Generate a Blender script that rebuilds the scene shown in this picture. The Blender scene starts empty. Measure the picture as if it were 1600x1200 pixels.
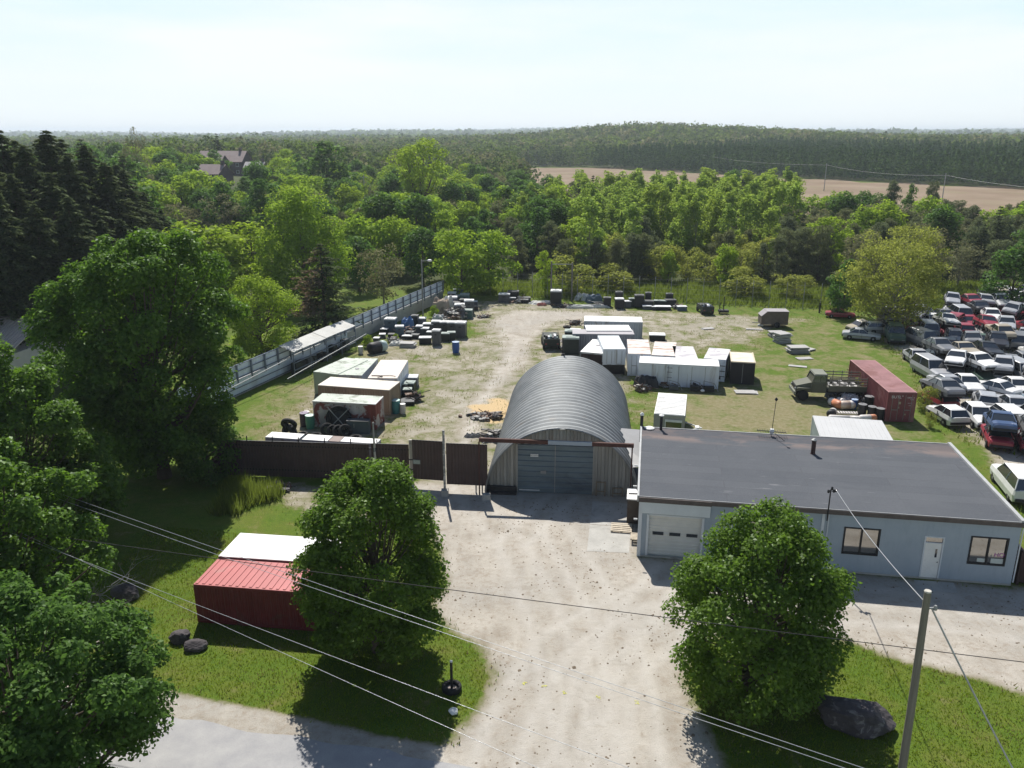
import bpy, math, random
import numpy as np
from mathutils import Vector, Matrix
PI = math.pi
R_ = math.radians
SC = bpy.context.scene
COL = SC.collection

# ---------------------------------------------------------------- camera, sky, sun, exposure
CAM_H, PITCH, FPX = 22.0, R_(17.07), 1280.0
cam = bpy.data.cameras.new('camera'); camo = bpy.data.objects.new('camera', cam); COL.objects.link(camo)
camo.location = (0, 0, CAM_H); camo.rotation_euler = (PI/2-PITCH, 0, 0)
cam.sensor_width = 36; cam.lens = 36*FPX/1600; cam.clip_end = 30000; cam.clip_start = .5
SC.camera = camo
SUN_EL, SUN_AZ = R_(50), R_(-10)       # azimuth measured from +Y towards +X
w = bpy.data.worlds.new('World'); SC.world = w; w.use_nodes = True
nt = w.node_tree; nt.nodes.clear()
sky = nt.nodes.new('ShaderNodeTexSky'); sky.sky_type = 'NISHITA'; sky.sun_disc = False
sky.sun_elevation = SUN_EL; sky.sun_rotation = SUN_AZ; sky.air_density = 1.0; sky.dust_density = .6; sky.ozone_density = 1.2
tc = nt.nodes.new('ShaderNodeTexCoord'); mp = nt.nodes.new('ShaderNodeMapping'); mp.inputs['Scale'].default_value = (1.2, 1.2, 7)
ns = nt.nodes.new('ShaderNodeTexNoise'); ns.inputs['Scale'].default_value = 1.6; ns.inputs['Detail'].default_value = 6; ns.inputs['Roughness'].default_value = .55
rp = nt.nodes.new('ShaderNodeMapRange'); rp.inputs[1].default_value = .38; rp.inputs[2].default_value = .66
cl = nt.nodes.new('ShaderNodeMix'); cl.data_type = 'RGBA'; cl.inputs[6].default_value = (8.2, 10.1, 10.6, 1); cl.inputs[7].default_value = (10.2, 10.7, 10.8, 1)      # thin high cloud over summer haze
cw = nt.nodes.new('ShaderNodeMix'); cw.data_type = 'RGBA'; cw.inputs[7].default_value = (10.3, 10.8, 10.9, 1)
mx = nt.nodes.new('ShaderNodeMix'); mx.data_type = 'RGBA'
bg = nt.nodes.new('ShaderNodeBackground'); bg.inputs['Strength'].default_value = .075
wo = nt.nodes.new('ShaderNodeOutputWorld')
L = nt.links.new
L(tc.outputs['Generated'], mp.inputs[0]); L(mp.outputs[0], ns.inputs['Vector']); L(ns.outputs[0], rp.inputs[0]); L(rp.outputs[0], cl.inputs[0])
spz = nt.nodes.new('ShaderNodeSeparateXYZ'); L(tc.outputs['Generated'], spz.inputs[0])
def rmap(a, b):
    q = nt.nodes.new('ShaderNodeMapRange'); q.inputs[1].default_value = a; q.inputs[2].default_value = b; q.inputs[3].default_value = 1; q.inputs[4].default_value = 0; L(spz.outputs[2], q.inputs[0]); return q.outputs[0]
L(rmap(.0, .11), cw.inputs[0]); L(cl.outputs[2], cw.inputs[6])
L(rmap(.13, .28), mx.inputs[0]); L(sky.outputs[0], mx.inputs[6]); L(cw.outputs[2], mx.inputs[7]); L(mx.outputs[2], bg.inputs[0]); L(bg.outputs[0], wo.inputs[0])
sun = bpy.data.lights.new('sun', 'SUN'); sun.energy = 5.0; sun.angle = R_(.53); sun.color = (1, .955, .88)
suno = bpy.data.objects.new('sun', sun); COL.objects.link(suno)
sd = Vector((math.sin(SUN_AZ)*math.cos(SUN_EL), math.cos(SUN_AZ)*math.cos(SUN_EL), math.sin(SUN_EL)))
suno.rotation_euler = sd.to_track_quat('Z', 'Y').to_euler()
SC.view_settings.view_transform = 'Standard'; SC.view_settings.look = 'None'; SC.view_settings.gamma = 1; SC.view_settings.exposure = .35
SC.render.engine = 'CYCLES'
cy = SC.cycles
cy.max_bounces = 7; cy.diffuse_bounces = 3; cy.glossy_bounces = 3; cy.transmission_bounces = 4; cy.transparent_max_bounces = 6; cy.volume_bounces = 0
cy.use_denoising = True; cy.caustics_reflective = False; cy.caustics_refractive = False

# ---------------------------------------------------------------- survey helpers: photograph pixel -> place on the ground
def G(px, py, z=0.0):
    u = (px-800)/FPX; v = -(py-600)/FPX
    dy = math.cos(PITCH)+v*math.sin(PITCH); dz = -math.sin(PITCH)+v*math.cos(PITCH)
    t = (z-CAM_H)/dz
    return (u*t, dy*t)
def XD(px, y):      # world x of the image column px at distance y (near ground level)
    return (px-800)/FPX*(math.cos(PITCH)*y+math.sin(PITCH)*18)

# ---------------------------------------------------------------- materials
MATS = {}
def _mat(name):
    m = bpy.data.materials.new(name); m.use_nodes = True
    n = m.node_tree; n.nodes.clear()
    o = n.nodes.new('ShaderNodeOutputMaterial'); b = n.nodes.new('ShaderNodeBsdfPrincipled'); n.links.new(b.outputs[0], o.inputs[0])
    return m, n, b, o
def c4(c): return (c[0], c[1], c[2], 1)
def noise(n, scale, det=5, rough=.6, vec=None, dist=0):
    t = n.nodes.new('ShaderNodeTexNoise'); t.inputs['Scale'].default_value = scale; t.inputs['Detail'].default_value = det
    t.inputs['Roughness'].default_value = rough; t.inputs['Distortion'].default_value = dist
    if vec is not None: n.links.new(vec, t.inputs['Vector'])
    return t.outputs[0]
def rng_map(n, s, a, b, c=0., d=1.):
    t = n.nodes.new('ShaderNodeMapRange')
    for i, v in enumerate((a, b, c, d)): t.inputs[i+1].default_value = v
    n.links.new(s, t.inputs[0]); return t.outputs[0]
def mixc(n, f, a, b, mode='MIX'):
    t = n.nodes.new('ShaderNodeMix'); t.data_type = 'RGBA'; t.blend_type = mode
    for s, i in ((f, 0), (a, 6), (b, 7)):
        if isinstance(s, (int, float)): t.inputs[i].default_value = s
        elif isinstance(s, tuple): t.inputs[i].default_value = c4(s)
        else: n.links.new(s, t.inputs[i])
    return t.outputs[2]
def math_(n, op, a, b=0.):
    t = n.nodes.new('ShaderNodeMath'); t.operation = op
    for i, s in enumerate((a, b)):
        if isinstance(s, (int, float)): t.inputs[i].default_value = s
        else: n.links.new(s, t.inputs[i])
    return t.outputs[0]
def objco(n, scale=(1, 1, 1)):
    t = n.nodes.new('ShaderNodeTexCoord'); m = n.nodes.new('ShaderNodeMapping'); m.inputs['Scale'].default_value = scale
    n.links.new(t.outputs['Object'], m.inputs[0]); return m.outputs[0]
def bump(n, b, h, strength=.4, dist=.02):
    t = n.nodes.new('ShaderNodeBump'); t.inputs['Strength'].default_value = strength; t.inputs['Distance'].default_value = dist
    n.links.new(h, t.inputs['Height']); n.links.new(t.outputs[0], b.inputs['Normal'])
def paint(name, col, rough=.6, var=.25, scale=1.5, metal=0., stain=None, sthr=(.55, .7), sscale=.8, streak=(1, 1, 1), bmp=0., spec=.35):
    """weathered painted / metal / wood surface: broad tone variation, fine grain and stains or rust of their own shape"""
    if name in MATS: return MATS[name]
    m, n, b, o = _mat(name)
    v = objco(n, streak)
    f1 = rng_map(n, noise(n, scale, 6, .65, v), .3, .7)
    f2 = rng_map(n, noise(n, scale*14, 3, .6, v), .3, .7)
    dk = tuple(x*(1-var) for x in col); lt = tuple(min(1, x*(1+var*.6)) for x in col)
    c = mixc(n, f1, dk, lt); c = mixc(n, math_(n, 'MULTIPLY', f2, .35), c, dk)
    if stain:
        sf = rng_map(n, noise(n, sscale, 8, .62, v, .6), sthr[0], sthr[1])
        c = mixc(n, sf, c, stain)
    n.links.new(c, b.inputs['Base Color'])
    b.inputs['Roughness'].default_value = rough; b.inputs['Metallic'].default_value = metal; b.inputs['Specular IOR Level'].default_value = spec
    if bmp: bump(n, b, noise(n, scale*6, 4, .6, v), bmp, .02)
    MATS[name] = m; return m
def leafmat(name, col, trans, tcol, hue_var=.35, val_var=.5, gloss=.12):
    if name in MATS: return MATS[name]
    m = bpy.data.materials.new(name); m.use_nodes = True; n = m.node_tree; n.nodes.clear()
    o = n.nodes.new('ShaderNodeOutputMaterial')
    geo = n.nodes.new('ShaderNodeNewGeometry'); oi = n.nodes.new('ShaderNodeObjectInfo')
    dk = tuple(x*(1-val_var) for x in col); lt = (min(1, col[0]*(1+val_var*1.1)), min(1, col[1]*(1+val_var*.75)), col[2]*(1+val_var*.2))
    c = mixc(n, geo.outputs['Random Per Island'], dk, lt)
    warm = (col[0]*1.45, col[1]*1.08, col[2]*.8); cool = (col[0]*.62, col[1]*.86, col[2]*1.25)
    tint = mixc(n, oi.outputs['Random'], cool, warm)
    c = mixc(n, hue_var, c, tint)
    d = n.nodes.new('ShaderNodeBsdfDiffuse'); n.links.new(c, d.inputs[0])
    tr = n.nodes.new('ShaderNodeBsdfTranslucent'); tcn = mixc(n, .6, c, tcol); n.links.new(tcn, tr.inputs[0])
    g = n.nodes.new('ShaderNodeBsdfGlossy'); g.inputs['Roughness'].default_value = .42; g.inputs[0].default_value = (.8, .9, .8, 1)
    m1 = n.nodes.new('ShaderNodeMixShader'); m1.inputs[0].default_value = trans; n.links.new(d.outputs[0], m1.inputs[1]); n.links.new(tr.outputs[0], m1.inputs[2])
    m2 = n.nodes.new('ShaderNodeMixShader'); m2.inputs[0].default_value = gloss*.12; n.links.new(m1.outputs[0], m2.inputs[1]); n.links.new(g.outputs[0], m2.inputs[2])
    n.links.new(m2.outputs[0], o.inputs[0]); MATS[name] = m; return m
def glass(name='window_glass', col=(.02, .025, .03), rough=.05, spec=.9):
    if name in MATS: return MATS[name]
    m, n, b, o = _mat(name); b.inputs['Base Color'].default_value = c4(col); b.inputs['Roughness'].default_value = rough
    b.inputs['Specular IOR Level'].default_value = spec; b.inputs['IOR'].default_value = 1.7; MATS[name] = m; return m

M_bark = paint('bark', (.11, .085, .065), .95, .4, 3, streak=(1, 1, .2), bmp=.6)
M_palebark = paint('pale_bark', (.25, .23, .19), .95, .3, 3, bmp=.4)
M_steel = paint('dull_steel', (.32, .33, .33), .55, .2, 2, .6)
M_dark = paint('dark_iron', (.025, .025, .028), .6, .4, 3)
M_rubber = paint('rubber', (.018, .018, .019), .8, .3, 4)
M_white = paint('white_paint', (.80, .80, .78), .5, .10, .8, stain=(.5, .46, .4), sthr=(.62, .8))
M_glass = glass()
def office_glass():
    m, n, b, o = _mat('office_glass'); b.inputs['Base Color'].default_value = (.36, .35, .335, 1); b.inputs['Metallic'].default_value = .85; b.inputs['Roughness'].default_value = .06; return m
M_oglass = office_glass()
M_wood = paint('weathered_wood', (.28, .22, .16), .85, .35, 2, streak=(1, 8, 8), bmp=.3)
M_conc = paint('concrete', (.44, .43, .40), .9, .22, .9, stain=(.2, .19, .17), sthr=(.55, .8), bmp=.3)

# ---------------------------------------------------------------- mesh building
class MB:
    def __init__(s): s.v = []; s.f = []; s.m = []
    def quad(s, a, b, c, d, mi=0):
        k = len(s.v); s.v += [tuple(a), tuple(b), tuple(c), tuple(d)]; s.f.append((k, k+1, k+2, k+3)); s.m.append(mi)
    def tri(s, a, b, c, mi=0):
        k = len(s.v); s.v += [tuple(a), tuple(b), tuple(c)]; s.f.append((k, k+1, k+2)); s.m.append(mi)
    def box(s, x0, x1, y0, y1, z0, z1, mi=0, M=None, taper=0):
        k = len(s.v); t = taper
        P = [(x0, y0, z0), (x1, y0, z0), (x1, y1, z0), (x0, y1, z0), (x0+t, y0+t, z1), (x1-t, y0+t, z1), (x1-t, y1-t, z1), (x0+t, y1-t, z1)]
        if M is not None: P = [tuple(M @ Vector(p)) for p in P]
        s.v += P
        for f in ((0, 3, 2, 1), (4, 5, 6, 7), (0, 1, 5, 4), (1, 2, 6, 5), (2, 3, 7, 6), (3, 0, 4, 7)):
            s.f.append(tuple(k+i for i in f)); s.m.append(mi)
    def tube(s, pts, rad, n=8, mi=0, cap=True):
        pts = [Vector(p) for p in pts]; rad = rad if hasattr(rad, '__len__') else [rad]*len(pts)
        k0 = len(s.v); ref = None
        for i, p in enumerate(pts):
            d = (pts[min(i+1, len(pts)-1)]-pts[max(i-1, 0)]).normalized()
            if ref is None:
                ref = Vector((0, 0, 1)) if abs(d.z) < .9 else Vector((1, 0, 0))
            u = d.cross(ref).normalized(); w_ = d.cross(u)
            ref = -w_ if False else ref
            for j in range(n):
                a = 2*PI*j/n; s.v.append(tuple(p+(u*math.cos(a)+w_*math.sin(a))*rad[i]))
        for i in range(len(pts)-1):
            for j in range(n):
                a = k0+i*n+j; b = k0+i*n+(j+1) % n; s.f.append((a, b, b+n, a+n)); s.m.append(mi)
        if cap:
            s.f.append(tuple(k0+j for j in range(n))); s.m.append(mi)
            s.f.append(tuple(k0+(len(pts)-1)*n+j for j in reversed(range(n)))); s.m.append(mi)
    def lathe(s, prof, n=16, c=(0, 0, 0), mi=0, axis='z'):
        k0 = len(s.v)
        for (r, z) in prof:
            for j in range(n):
                a = 2*PI*j/n; x, y = r*math.cos(a), r*math.sin(a)
                s.v.append((c[0]+x, c[1]+y, c[2]+z) if axis == 'z' else ((c[0]+z, c[1]+x, c[2]+y) if axis == 'x' else (c[0]+x, c[1]+z, c[2]+y)))
        for i in range(len(prof)-1):
            for j in range(n):
                a = k0+i*n+j; b = k0+i*n+(j+1) % n; s.f.append((a, b, b+n, a+n)); s.m.append(mi)
        s.f.append(tuple(k0+j for j in reversed(range(n)))); s.m.append(mi)
        s.f.append(tuple(k0+(len(prof)-1)*n+j for j in range(n))); s.m.append(mi)
    def corr(s, p0, p1, z0, z1, pitch=.28, dep=.04, mi=0):
        """corrugated upright sheet from p0 to p1 (outside on the right-hand side of p0->p1)"""
        a = Vector((p0[0], p0[1], 0)); b = Vector((p1[0], p1[1], 0)); Lg = (b-a).length; d = (b-a)/Lg; nrm = Vector((d.y, -d.x, 0))
        n = max(1, int(round(Lg/pitch))); pt = Lg/n; prof = []
        for i in range(n):
            for t, o in ((0, 0), (.34, 0), (.5, -dep), (.84, -dep)): prof.append(((i+t)*pt, o))
        prof.append((Lg, 0)); k = len(s.v)
        for t, o in prof:
            q = a+d*t+nrm*o; s.v.append((q.x, q.y, z0)); s.v.append((q.x, q.y, z1))
        for i in range(len(prof)-1):
            s.f.append((k+2*i, k+2*i+2, k+2*i+3, k+2*i+1)); s.m.append(mi)
    def build(s, name, mats, parent=None, smooth=False):
        me = bpy.data.meshes.new(name); me.from_pydata(s.v, [], s.f)
        mats = mats if isinstance(mats, (list, tuple)) else [mats]
        for m in mats: me.materials.append(m)
        if len(mats) > 1: me.polygons.foreach_set('material_index', s.m)
        if smooth: me.polygons.foreach_set('use_smooth', [True]*len(s.f))
        me.update(); return link(name, me, parent)
def link(name, me, parent=None):
    o = bpy.data.objects.new(name, me); COL.objects.link(o)
    if parent is not None: o.parent = parent
    return o
def tag(o, label=None, cat=None, group=None, kind=None):
    if label: o['label'] = label
    if cat: o['category'] = cat
    if group: o['group'] = group
    if kind: o['kind'] = kind
    return o
def thing(name, label, cat, loc=(0, 0, 0), rz=0, group=None):
    o = bpy.data.objects.new(name, None); COL.objects.link(o); o.empty_display_size = .3
    o.location = (loc[0], loc[1], loc[2] if len(loc) > 2 else 0); o.rotation_euler = (0, 0, rz)
    return tag(o, label, cat, group)
KIDS = {}
def copy_tree(o, loc=None, rz=None, scale=None, label=None, group=None, parent=None):
    c = o.copy(); COL.objects.link(c)
    if parent is not None: c.parent = parent
    if loc is not None: c.location = (loc[0], loc[1], loc[2] if len(loc) > 2 else 0)
    if rz is not None: c.rotation_euler = (c.rotation_euler[0], c.rotation_euler[1], rz)
    if scale is not None: c.scale = scale if hasattr(scale, '__len__') else (scale,)*3
    if label: c['label'] = label
    if group: c['group'] = group
    for ch in KIDS.get(o.name) or list(o.children): copy_tree(ch, parent=c)
    return c
class Protos:
    """first use of a kind moves the prototype itself, later uses copy it"""
    def __init__(s): s.d = {}
    def put(s, key, make, loc, rz=0, scale=1, label=None, group=None):
        if key not in s.d:
            o = make(); s.d[key] = o; KIDS[o.name] = list(o.children)
            for ch in KIDS[o.name]: KIDS[ch.name] = list(ch.children)
            o.location = (loc[0], loc[1], loc[2] if len(loc) > 2 else 0); o.rotation_euler[2] = rz
            o.scale = scale if hasattr(scale, '__len__') else (scale,)*3
            if label: o['label'] = label
            if group: o['group'] = group
            return o
        return copy_tree(s.d[key], loc, rz, scale, label, group)
PR = Protos()

def np_mesh(name, V, Fq, mats, parent=None, mi=None, attr=None):
    me = bpy.data.meshes.new(name); n = len(V); k = Fq.shape[1]
    me.vertices.add(n); me.vertices.foreach_set('co', np.ascontiguousarray(V, dtype=np.float32).ravel())
    me.loops.add(Fq.size); me.loops.foreach_set('vertex_index', Fq.astype(np.int32).ravel())
    me.polygons.add(len(Fq)); me.polygons.foreach_set('loop_start', np.arange(0, Fq.size, k, dtype=np.int32))
    for m in (mats if isinstance(mats, (list, tuple)) else [mats]): me.materials.append(m)
    if mi is not None: me.polygons.foreach_set('material_index', mi.astype(np.int32))
    if attr is not None:
        for an, av in attr.items():
            a = me.attributes.new(an, 'FLOAT_VECTOR', 'POINT'); a.data.foreach_set('vector', av.astype(np.float32).ravel())
    me.update(calc_edges=True); return link(name, me, parent)

def nrm(a): return a/np.maximum(np.linalg.norm(a, axis=1, keepdims=True), 1e-6)
def leaves(P, N, size, rng, aspect=.62, T=None):
    """one small rhombic leaf (or leaf spray) per point"""
    n = len(P); N = nrm(N)
    if T is None: T = rng.normal(size=(n, 3))
    T = T-N*np.sum(T*N, 1, keepdims=True); T = nrm(T); B = np.cross(N, T)
    s = (size if hasattr(size, '__len__') else np.full(n, size))[:, None]*.5
    V = np.empty((n, 4, 3)); V[:, 0] = P-T*s; V[:, 1] = P+B*s*aspect+T*s*.12; V[:, 2] = P+T*s; V[:, 3] = P-B*s*aspect+T*s*.12
    V[:, [1, 3]] += N[:, None, :]*s[:, None, :]*.25
    return V.reshape(-1, 3), np.arange(n*4).reshape(n, 4)

def dome(t): return np.sqrt(np.clip(1-(2*t-1)**2, 0, 1))**.8
def egg(t): return np.clip(np.sin(np.clip(t, 0, 1)**.62*PI), 0, 1)**.65
def ovoid(t): return np.clip(np.sin(np.clip(t*.93+.07, 0, 1)**.84*PI), 0, 1)**.48
def cone(t): return np.clip(np.minimum(1, .35+4*t)*(1.02-t)**.8, 0, 1)
def vase(t): return np.clip((.25+.95*t)*np.sqrt(np.clip(1-t**5, 0, 1)), 0, 1)
def column(t): return np.clip(np.minimum(1, .5+1.6*t)*np.sqrt(np.clip(1-t**2.2, 0, 1)), 0, 1)
def crown_pts(rng, R, z0, z1, nclump, cr, nleaf, prof, flat=.7, fill=.1, lob=.14, inner=.4):
    C = []; ph = rng.uniform(0, 6.28, 4)
    while len(C) < nclump:
        t = rng.uniform(0, 1); pr = float(prof(np.array([t]))[0])
        if rng.uniform() > pr+.12: continue
        th = rng.uniform(0, 2*PI)
        lb = 1+lob*math.sin(2*th+ph[0])+lob*math.sin(3*th+ph[1]+4*t)+lob*.8*math.sin(5*th+ph[2]-7*t)
        rho = pr*R*lb*rng.uniform(inner, 1)**.5
        c = np.array([rho*math.cos(th), rho*math.sin(th), z0+(z1-z0)*t])
        if C and len(C) < nclump*.8:
            dd = np.min(np.linalg.norm(np.array(C)-c, axis=1))
            if dd < cr*.62 and rng.uniform() < .8: continue
        C.append(c)
    C = np.array(C); rr = cr*rng.uniform(.5, 1.42, nclump)
    idx = rng.choice(nclump, nleaf, p=rr**2/np.sum(rr**2))
    D = nrm(rng.normal(size=(nleaf, 3))+np.array([0, 0, .45])); rad = rr[idx]*rng.uniform(.25, 1, nleaf)**.4
    P = C[idx]+D*rad[:, None]*np.array([1, 1, flat])
    P += rng.normal(size=P.shape)*cr*.10
    out = P-np.array([0, 0, (z0+z1)/2]); out = nrm(out)
    N = D*.45+out*.2+np.array([0, 0, .65])+rng.normal(size=(nleaf, 3))*.5
    nf = int(nleaf*fill)
    if nf:
        t = rng.uniform(.05, .9, nf); th = rng.uniform(0, 2*PI, nf); rho = prof(t)*R*np.sqrt(rng.uniform(0, .7, nf))
        Pf = np.stack([rho*np.cos(th), rho*np.sin(th), z0+(z1-z0)*t], 1); P = np.vstack([P, Pf]); N = np.vstack([N, rng.normal(size=(nf, 3))+np.array([0, 0, .4])])
    return P, N, C
def trunk_mesh(rng, C, H, r0, z_fork, nl, sides=6, bend=.25):
    mb = MB(); top = np.array([rng.normal()*bend, rng.normal()*bend, H*.82])
    P = [(0, 0, -.1), (0, 0, z_fork*.5), tuple(top*np.array([.3, .3, 1])*np.array([1, 1, z_fork/top[2]])), tuple(top*.7), tuple(top)]
    mb.tube(P, [r0*1.25, r0*.95, r0*.8, r0*.4, r0*.08], sides+2)
    for i in rng.choice(len(C), min(nl, len(C)), replace=False):
        c = C[i]; zb = min(max(z_fork*.7, c[2]*rng.uniform(.35, .7)), H*.75); f = min(1, zb/top[2])
        s0 = np.array([top[0]*f, top[1]*f, zb]); mid = s0*.45+c*.55; mid[2] -= .12*np.linalg.norm(c-s0)
        rb = r0*(.5*(1-f)+.12)
        mb.tube([s0, mid, c], [rb, rb*.5, rb*.14], max(4, sides-1), cap=False)
    return mb
def make_broad(seed, R, z0, H, nclump, cr, nleaf, leaf, mat, prof=egg, r0=.22, nl=24, bark=None, flat=.7, fill=.1, lob=.14, name='broadleaf_tree', sides=6, inner=.4, tr=0):
    rng = np.random.default_rng(seed)
    P, N, C = crown_pts(rng, R, z0, H, nclump, cr, nleaf, prof, flat, fill, lob, inner)
    V, F = leaves(P, N, leaf*rng.uniform(.65, 1.3, len(P)), rng)
    o = thing(name, '', 'tree')
    np_mesh('crown', V, F, mat, o)
    trunk_mesh(rng, C, H, r0, z0+(H-z0)*.08+tr, nl, sides).build('trunk', bark or M_bark, o, True)
    return o
def make_spruce(seed, R, H, nlev, nb, nn, leaf, mat, droop=.28, name='spruce_tree', brown=None, base=.05, up=0.):
    rng = np.random.default_rng(seed); P = []; N = []; T = []
    for i in range(nlev):
        f = base+(1-base)*((i+rng.uniform(0, .6))/nlev)
        Lb = R*(1-f**2.2)**.95*(.75+.25*math.sin(i*2.1))+.15
        for j in range(nb):
            a = rng.uniform(0, 2*PI); Lj = Lb*rng.uniform(.6, 1.12); k = max(5, int(nn*Lj/R)); s = rng.uniform(.08, 1, k)**.75
            lat = rng.normal(size=k)*(.10*Lj*(1.15-s)+.06)
            x = s*Lj*math.cos(a)-lat*math.sin(a); y = s*Lj*math.sin(a)+lat*math.cos(a)
            z = f*H-droop*Lj*s**1.3+up*Lj*s*s-np.abs(lat)*.35+rng.normal(size=k)*.05
            P.append(np.stack([x, y, z], 1)); N.append(np.stack([.25*np.cos(a)*np.ones(k), .25*np.sin(a)*np.ones(k), np.ones(k)], 1)+rng.normal(size=(k, 3))*.45)
            T.append(np.stack([np.cos(a)*np.ones(k), np.sin(a)*np.ones(k), -droop*np.ones(k)], 1)+rng.normal(size=(k, 3))*.5)
    P = np.vstack(P); N = np.vstack(N); T = np.vstack(T)
    V, F = leaves(P, N, leaf*rng.uniform(.6, 1.3, len(P)), rng, .38, T)
    o = thing(name, '', 'tree')
    if brown is not None:
        sel = (P[:, 0] < -.12*R+rng.normal(size=len(P))*.12*R) & (P[:, 2] > .25*H)
        np_mesh('crown', V, F, [mat, brown], o, sel)
    else: np_mesh('crown', V, F, mat, o)
    mb = MB(); mb.tube([(0, 0, -.1), (0, 0, H*.5), (0, 0, H*.97)], [H*.018, H*.011, .02], 7)
    mb.build('trunk', M_bark, o, True); return o
def make_pine(seed, R, z0, H, nclump, cr, nleaf, leaf, mat, prof=egg, name='pine_tree', bark=None, r0=.16):
    rng = np.random.default_rng(seed)
    P, N, C = crown_pts(rng, R, z0, H, nclump, cr, nleaf, prof, .55, .05, .2, .15)
    n = len(P); T = rng.normal(size=(n, 3))*.6+np.array([0, 0, .6])+nrm(P-np.array([0, 0, z0]))*.6
    V, F = leaves(P, rng.normal(size=(n, 3)), leaf*rng.uniform(.6, 1.4, n), rng, .26, T)
    o = thing(name, '', 'tree'); np_mesh('crown', V, F, mat, o)
    trunk_mesh(rng, C, H, r0, z0+.5, 26, 5).build('trunk', bark or M_bark, o, True); return o

# ================================================================ TERRAIN
def sst(a, b, x): t = np.clip((x-a)/(b-a), 0, 1); return t*t*(3-2*t)
PL0 = np.array([XD(925, 552), 552.]); PL1 = np.array([XD(1600, 343), 343.])      # front edge of the pine plantation
PLD = (PL1-PL0)/np.linalg.norm(PL1-PL0); PLN = np.array([-PLD[1], PLD[0]])
if PLN[1] < 0: PLN = -PLN
def hgt(x, y):
    x = np.asarray(x, float); y = np.asarray(y, float)
    s = (x-PL0[0])*PLN[0]+(y-PL0[1])*PLN[1]
    h = 3.5*sst(0, 210, s)*sst(20, 110, x)
    h = h+13*np.exp(-((x-150)/170)**2-((y-900)/170)**2)
    h = h+7*np.exp(-((x+120)/55)**2-((y-330)/110)**2)+5*np.exp(-((x+150)/70)**2-((y-170)/50)**2)
    far = sst(900, 2600, y)
    h = h+far*(-9+5*np.sin(x*.0016+1.2)+4*np.sin(x*.0041+y*.0011)+4*np.sin(y*.0023+x*.0007))
    h = h+sst(3000, 5200, y)*(8+8*np.sin(x*.00055+.6)+5*np.sin(x*.0019+2))
    return h
def inpoly(X, Y, poly, soft):
    """soft inside weight of points in a ground polygon"""
    P = np.array(poly); ins = np.zeros(X.shape, bool); d = np.full(X.shape, 1e9)
    for i in range(len(P)):
        a = P[i]; b = P[(i+1) % len(P)]
        cond = ((a[1] > Y) != (b[1] > Y)) & (X < (b[0]-a[0])*(Y-a[1])/((b[1]-a[1]) if b[1] != a[1] else 1e-9)+a[0])
        ins ^= cond
        e = b-a; t = np.clip(((X-a[0])*e[0]+(Y-a[1])*e[1])/max(1e-9, e@e), 0, 1)
        d = np.minimum(d, np.hypot(X-a[0]-t*e[0], Y-a[1]-t*e[1]))
    return np.clip(.5+np.where(ins, d, -d)/(2*soft), 0, 1)
gp = lambda L_: [G(*p) for p in L_]
DRIVE = gp([(600, 752), (760, 755), (1000, 760), (1000, 868), (1300, 893), (1590, 918), (1900, 935), (1900, 1150), (1600, 1085), (1500, 1052), (1400, 1030), (1330, 1005), (1250, 1000), (1150, 985), (1085, 1010), (1070, 1060), (1095, 1120), (1130, 1180), (1150, 1260), (690, 1260), (690, 1165), (745, 1110), (772, 1060), (745, 1010), (690, 975), (675, 950), (695, 920), (690, 870), (655, 790)])
YARD = gp([(600, 752), (560, 700), (612, 645), (650, 600), (630, 560), (590, 548), (640, 530), (735, 522), (700, 480), (720, 468), (790, 466), (1000, 482), (1320, 498), (1250, 506), (1195, 528), (1190, 545), (1140, 540), (1000, 590), (1010, 640), (1004, 700), (990, 785), (760, 780)])
PATH = gp([(655, 760), (700, 640), (745, 590), (770, 540), (750, 500), (800, 480), (950, 486), (960, 500), (880, 505), (850, 530), (845, 560), (800, 610), (770, 700), (750, 775)])
BARE = gp([(1020, 640), (1120, 600), (1300, 620), (1370, 700), (1000, 700)])
FIELD = [(XD(790, 480), 480), (XD(800, 565), 565)] + [tuple(PL0), tuple(PL1), (XD(2000, 250), 250), (XD(2000, 150), 150), (XD(1600, 168), 168), (XD(1300, 225), 225), (XD(1000, 250), 250), (XD(850, 300), 300)]
LAWNL = gp([(430, 560), (520, 470), (560, 430), (700, 425), (690, 470), (560, 540), (380, 640)])
SHOULD = [(-60, 41.2), (-14.7, 28.75), (-7.5, 26.75), (-3.5, 25.6), (2, 24), (2, 20), (-60, 36)]
SAND = G(776, 641)
SCRAP = gp([(1372, 520), (1420, 492), (1470, 478), (1560, 466), (1640, 455), (1800, 600), (1900, 1000), (1700, 900), (1614, 808), (1510, 684), (1455, 650), (1440, 590), (1400, 552)])
def lin(a, b, st): return list(np.arange(a, b, st))
gxs = np.array([-6000, -4000, -2600, -1800, -1300, -950, -700, -520, -400, -320, -260, -210, -170, -140, -115, -95, -80, -68, -58, -50]+lin(-44, 60, .35)+[60, 64, 70, 78, 88, 100, 115, 135, 160, 185, 210, 240, 280, 330, 400, 500, 620, 780, 1000, 1350, 1800, 2600, 4000, 6000], float)
gys = np.array([-40, -10, 5, 12]+lin(16, 120, .35)+[120, 123, 127, 132, 138, 146, 156, 168, 182, 198, 215, 232, 250, 270, 290, 312, 336, 360, 386, 414, 444, 476, 510, 548, 590, 640, 700, 770, 850, 950, 1080, 1250, 1450, 1700, 2000, 2400, 2900, 3500, 4200, 5000, 6000, 7500], float)
GX, GY = np.meshgrid(gxs, gys); GZ = hgt(GX, GY)
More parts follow.
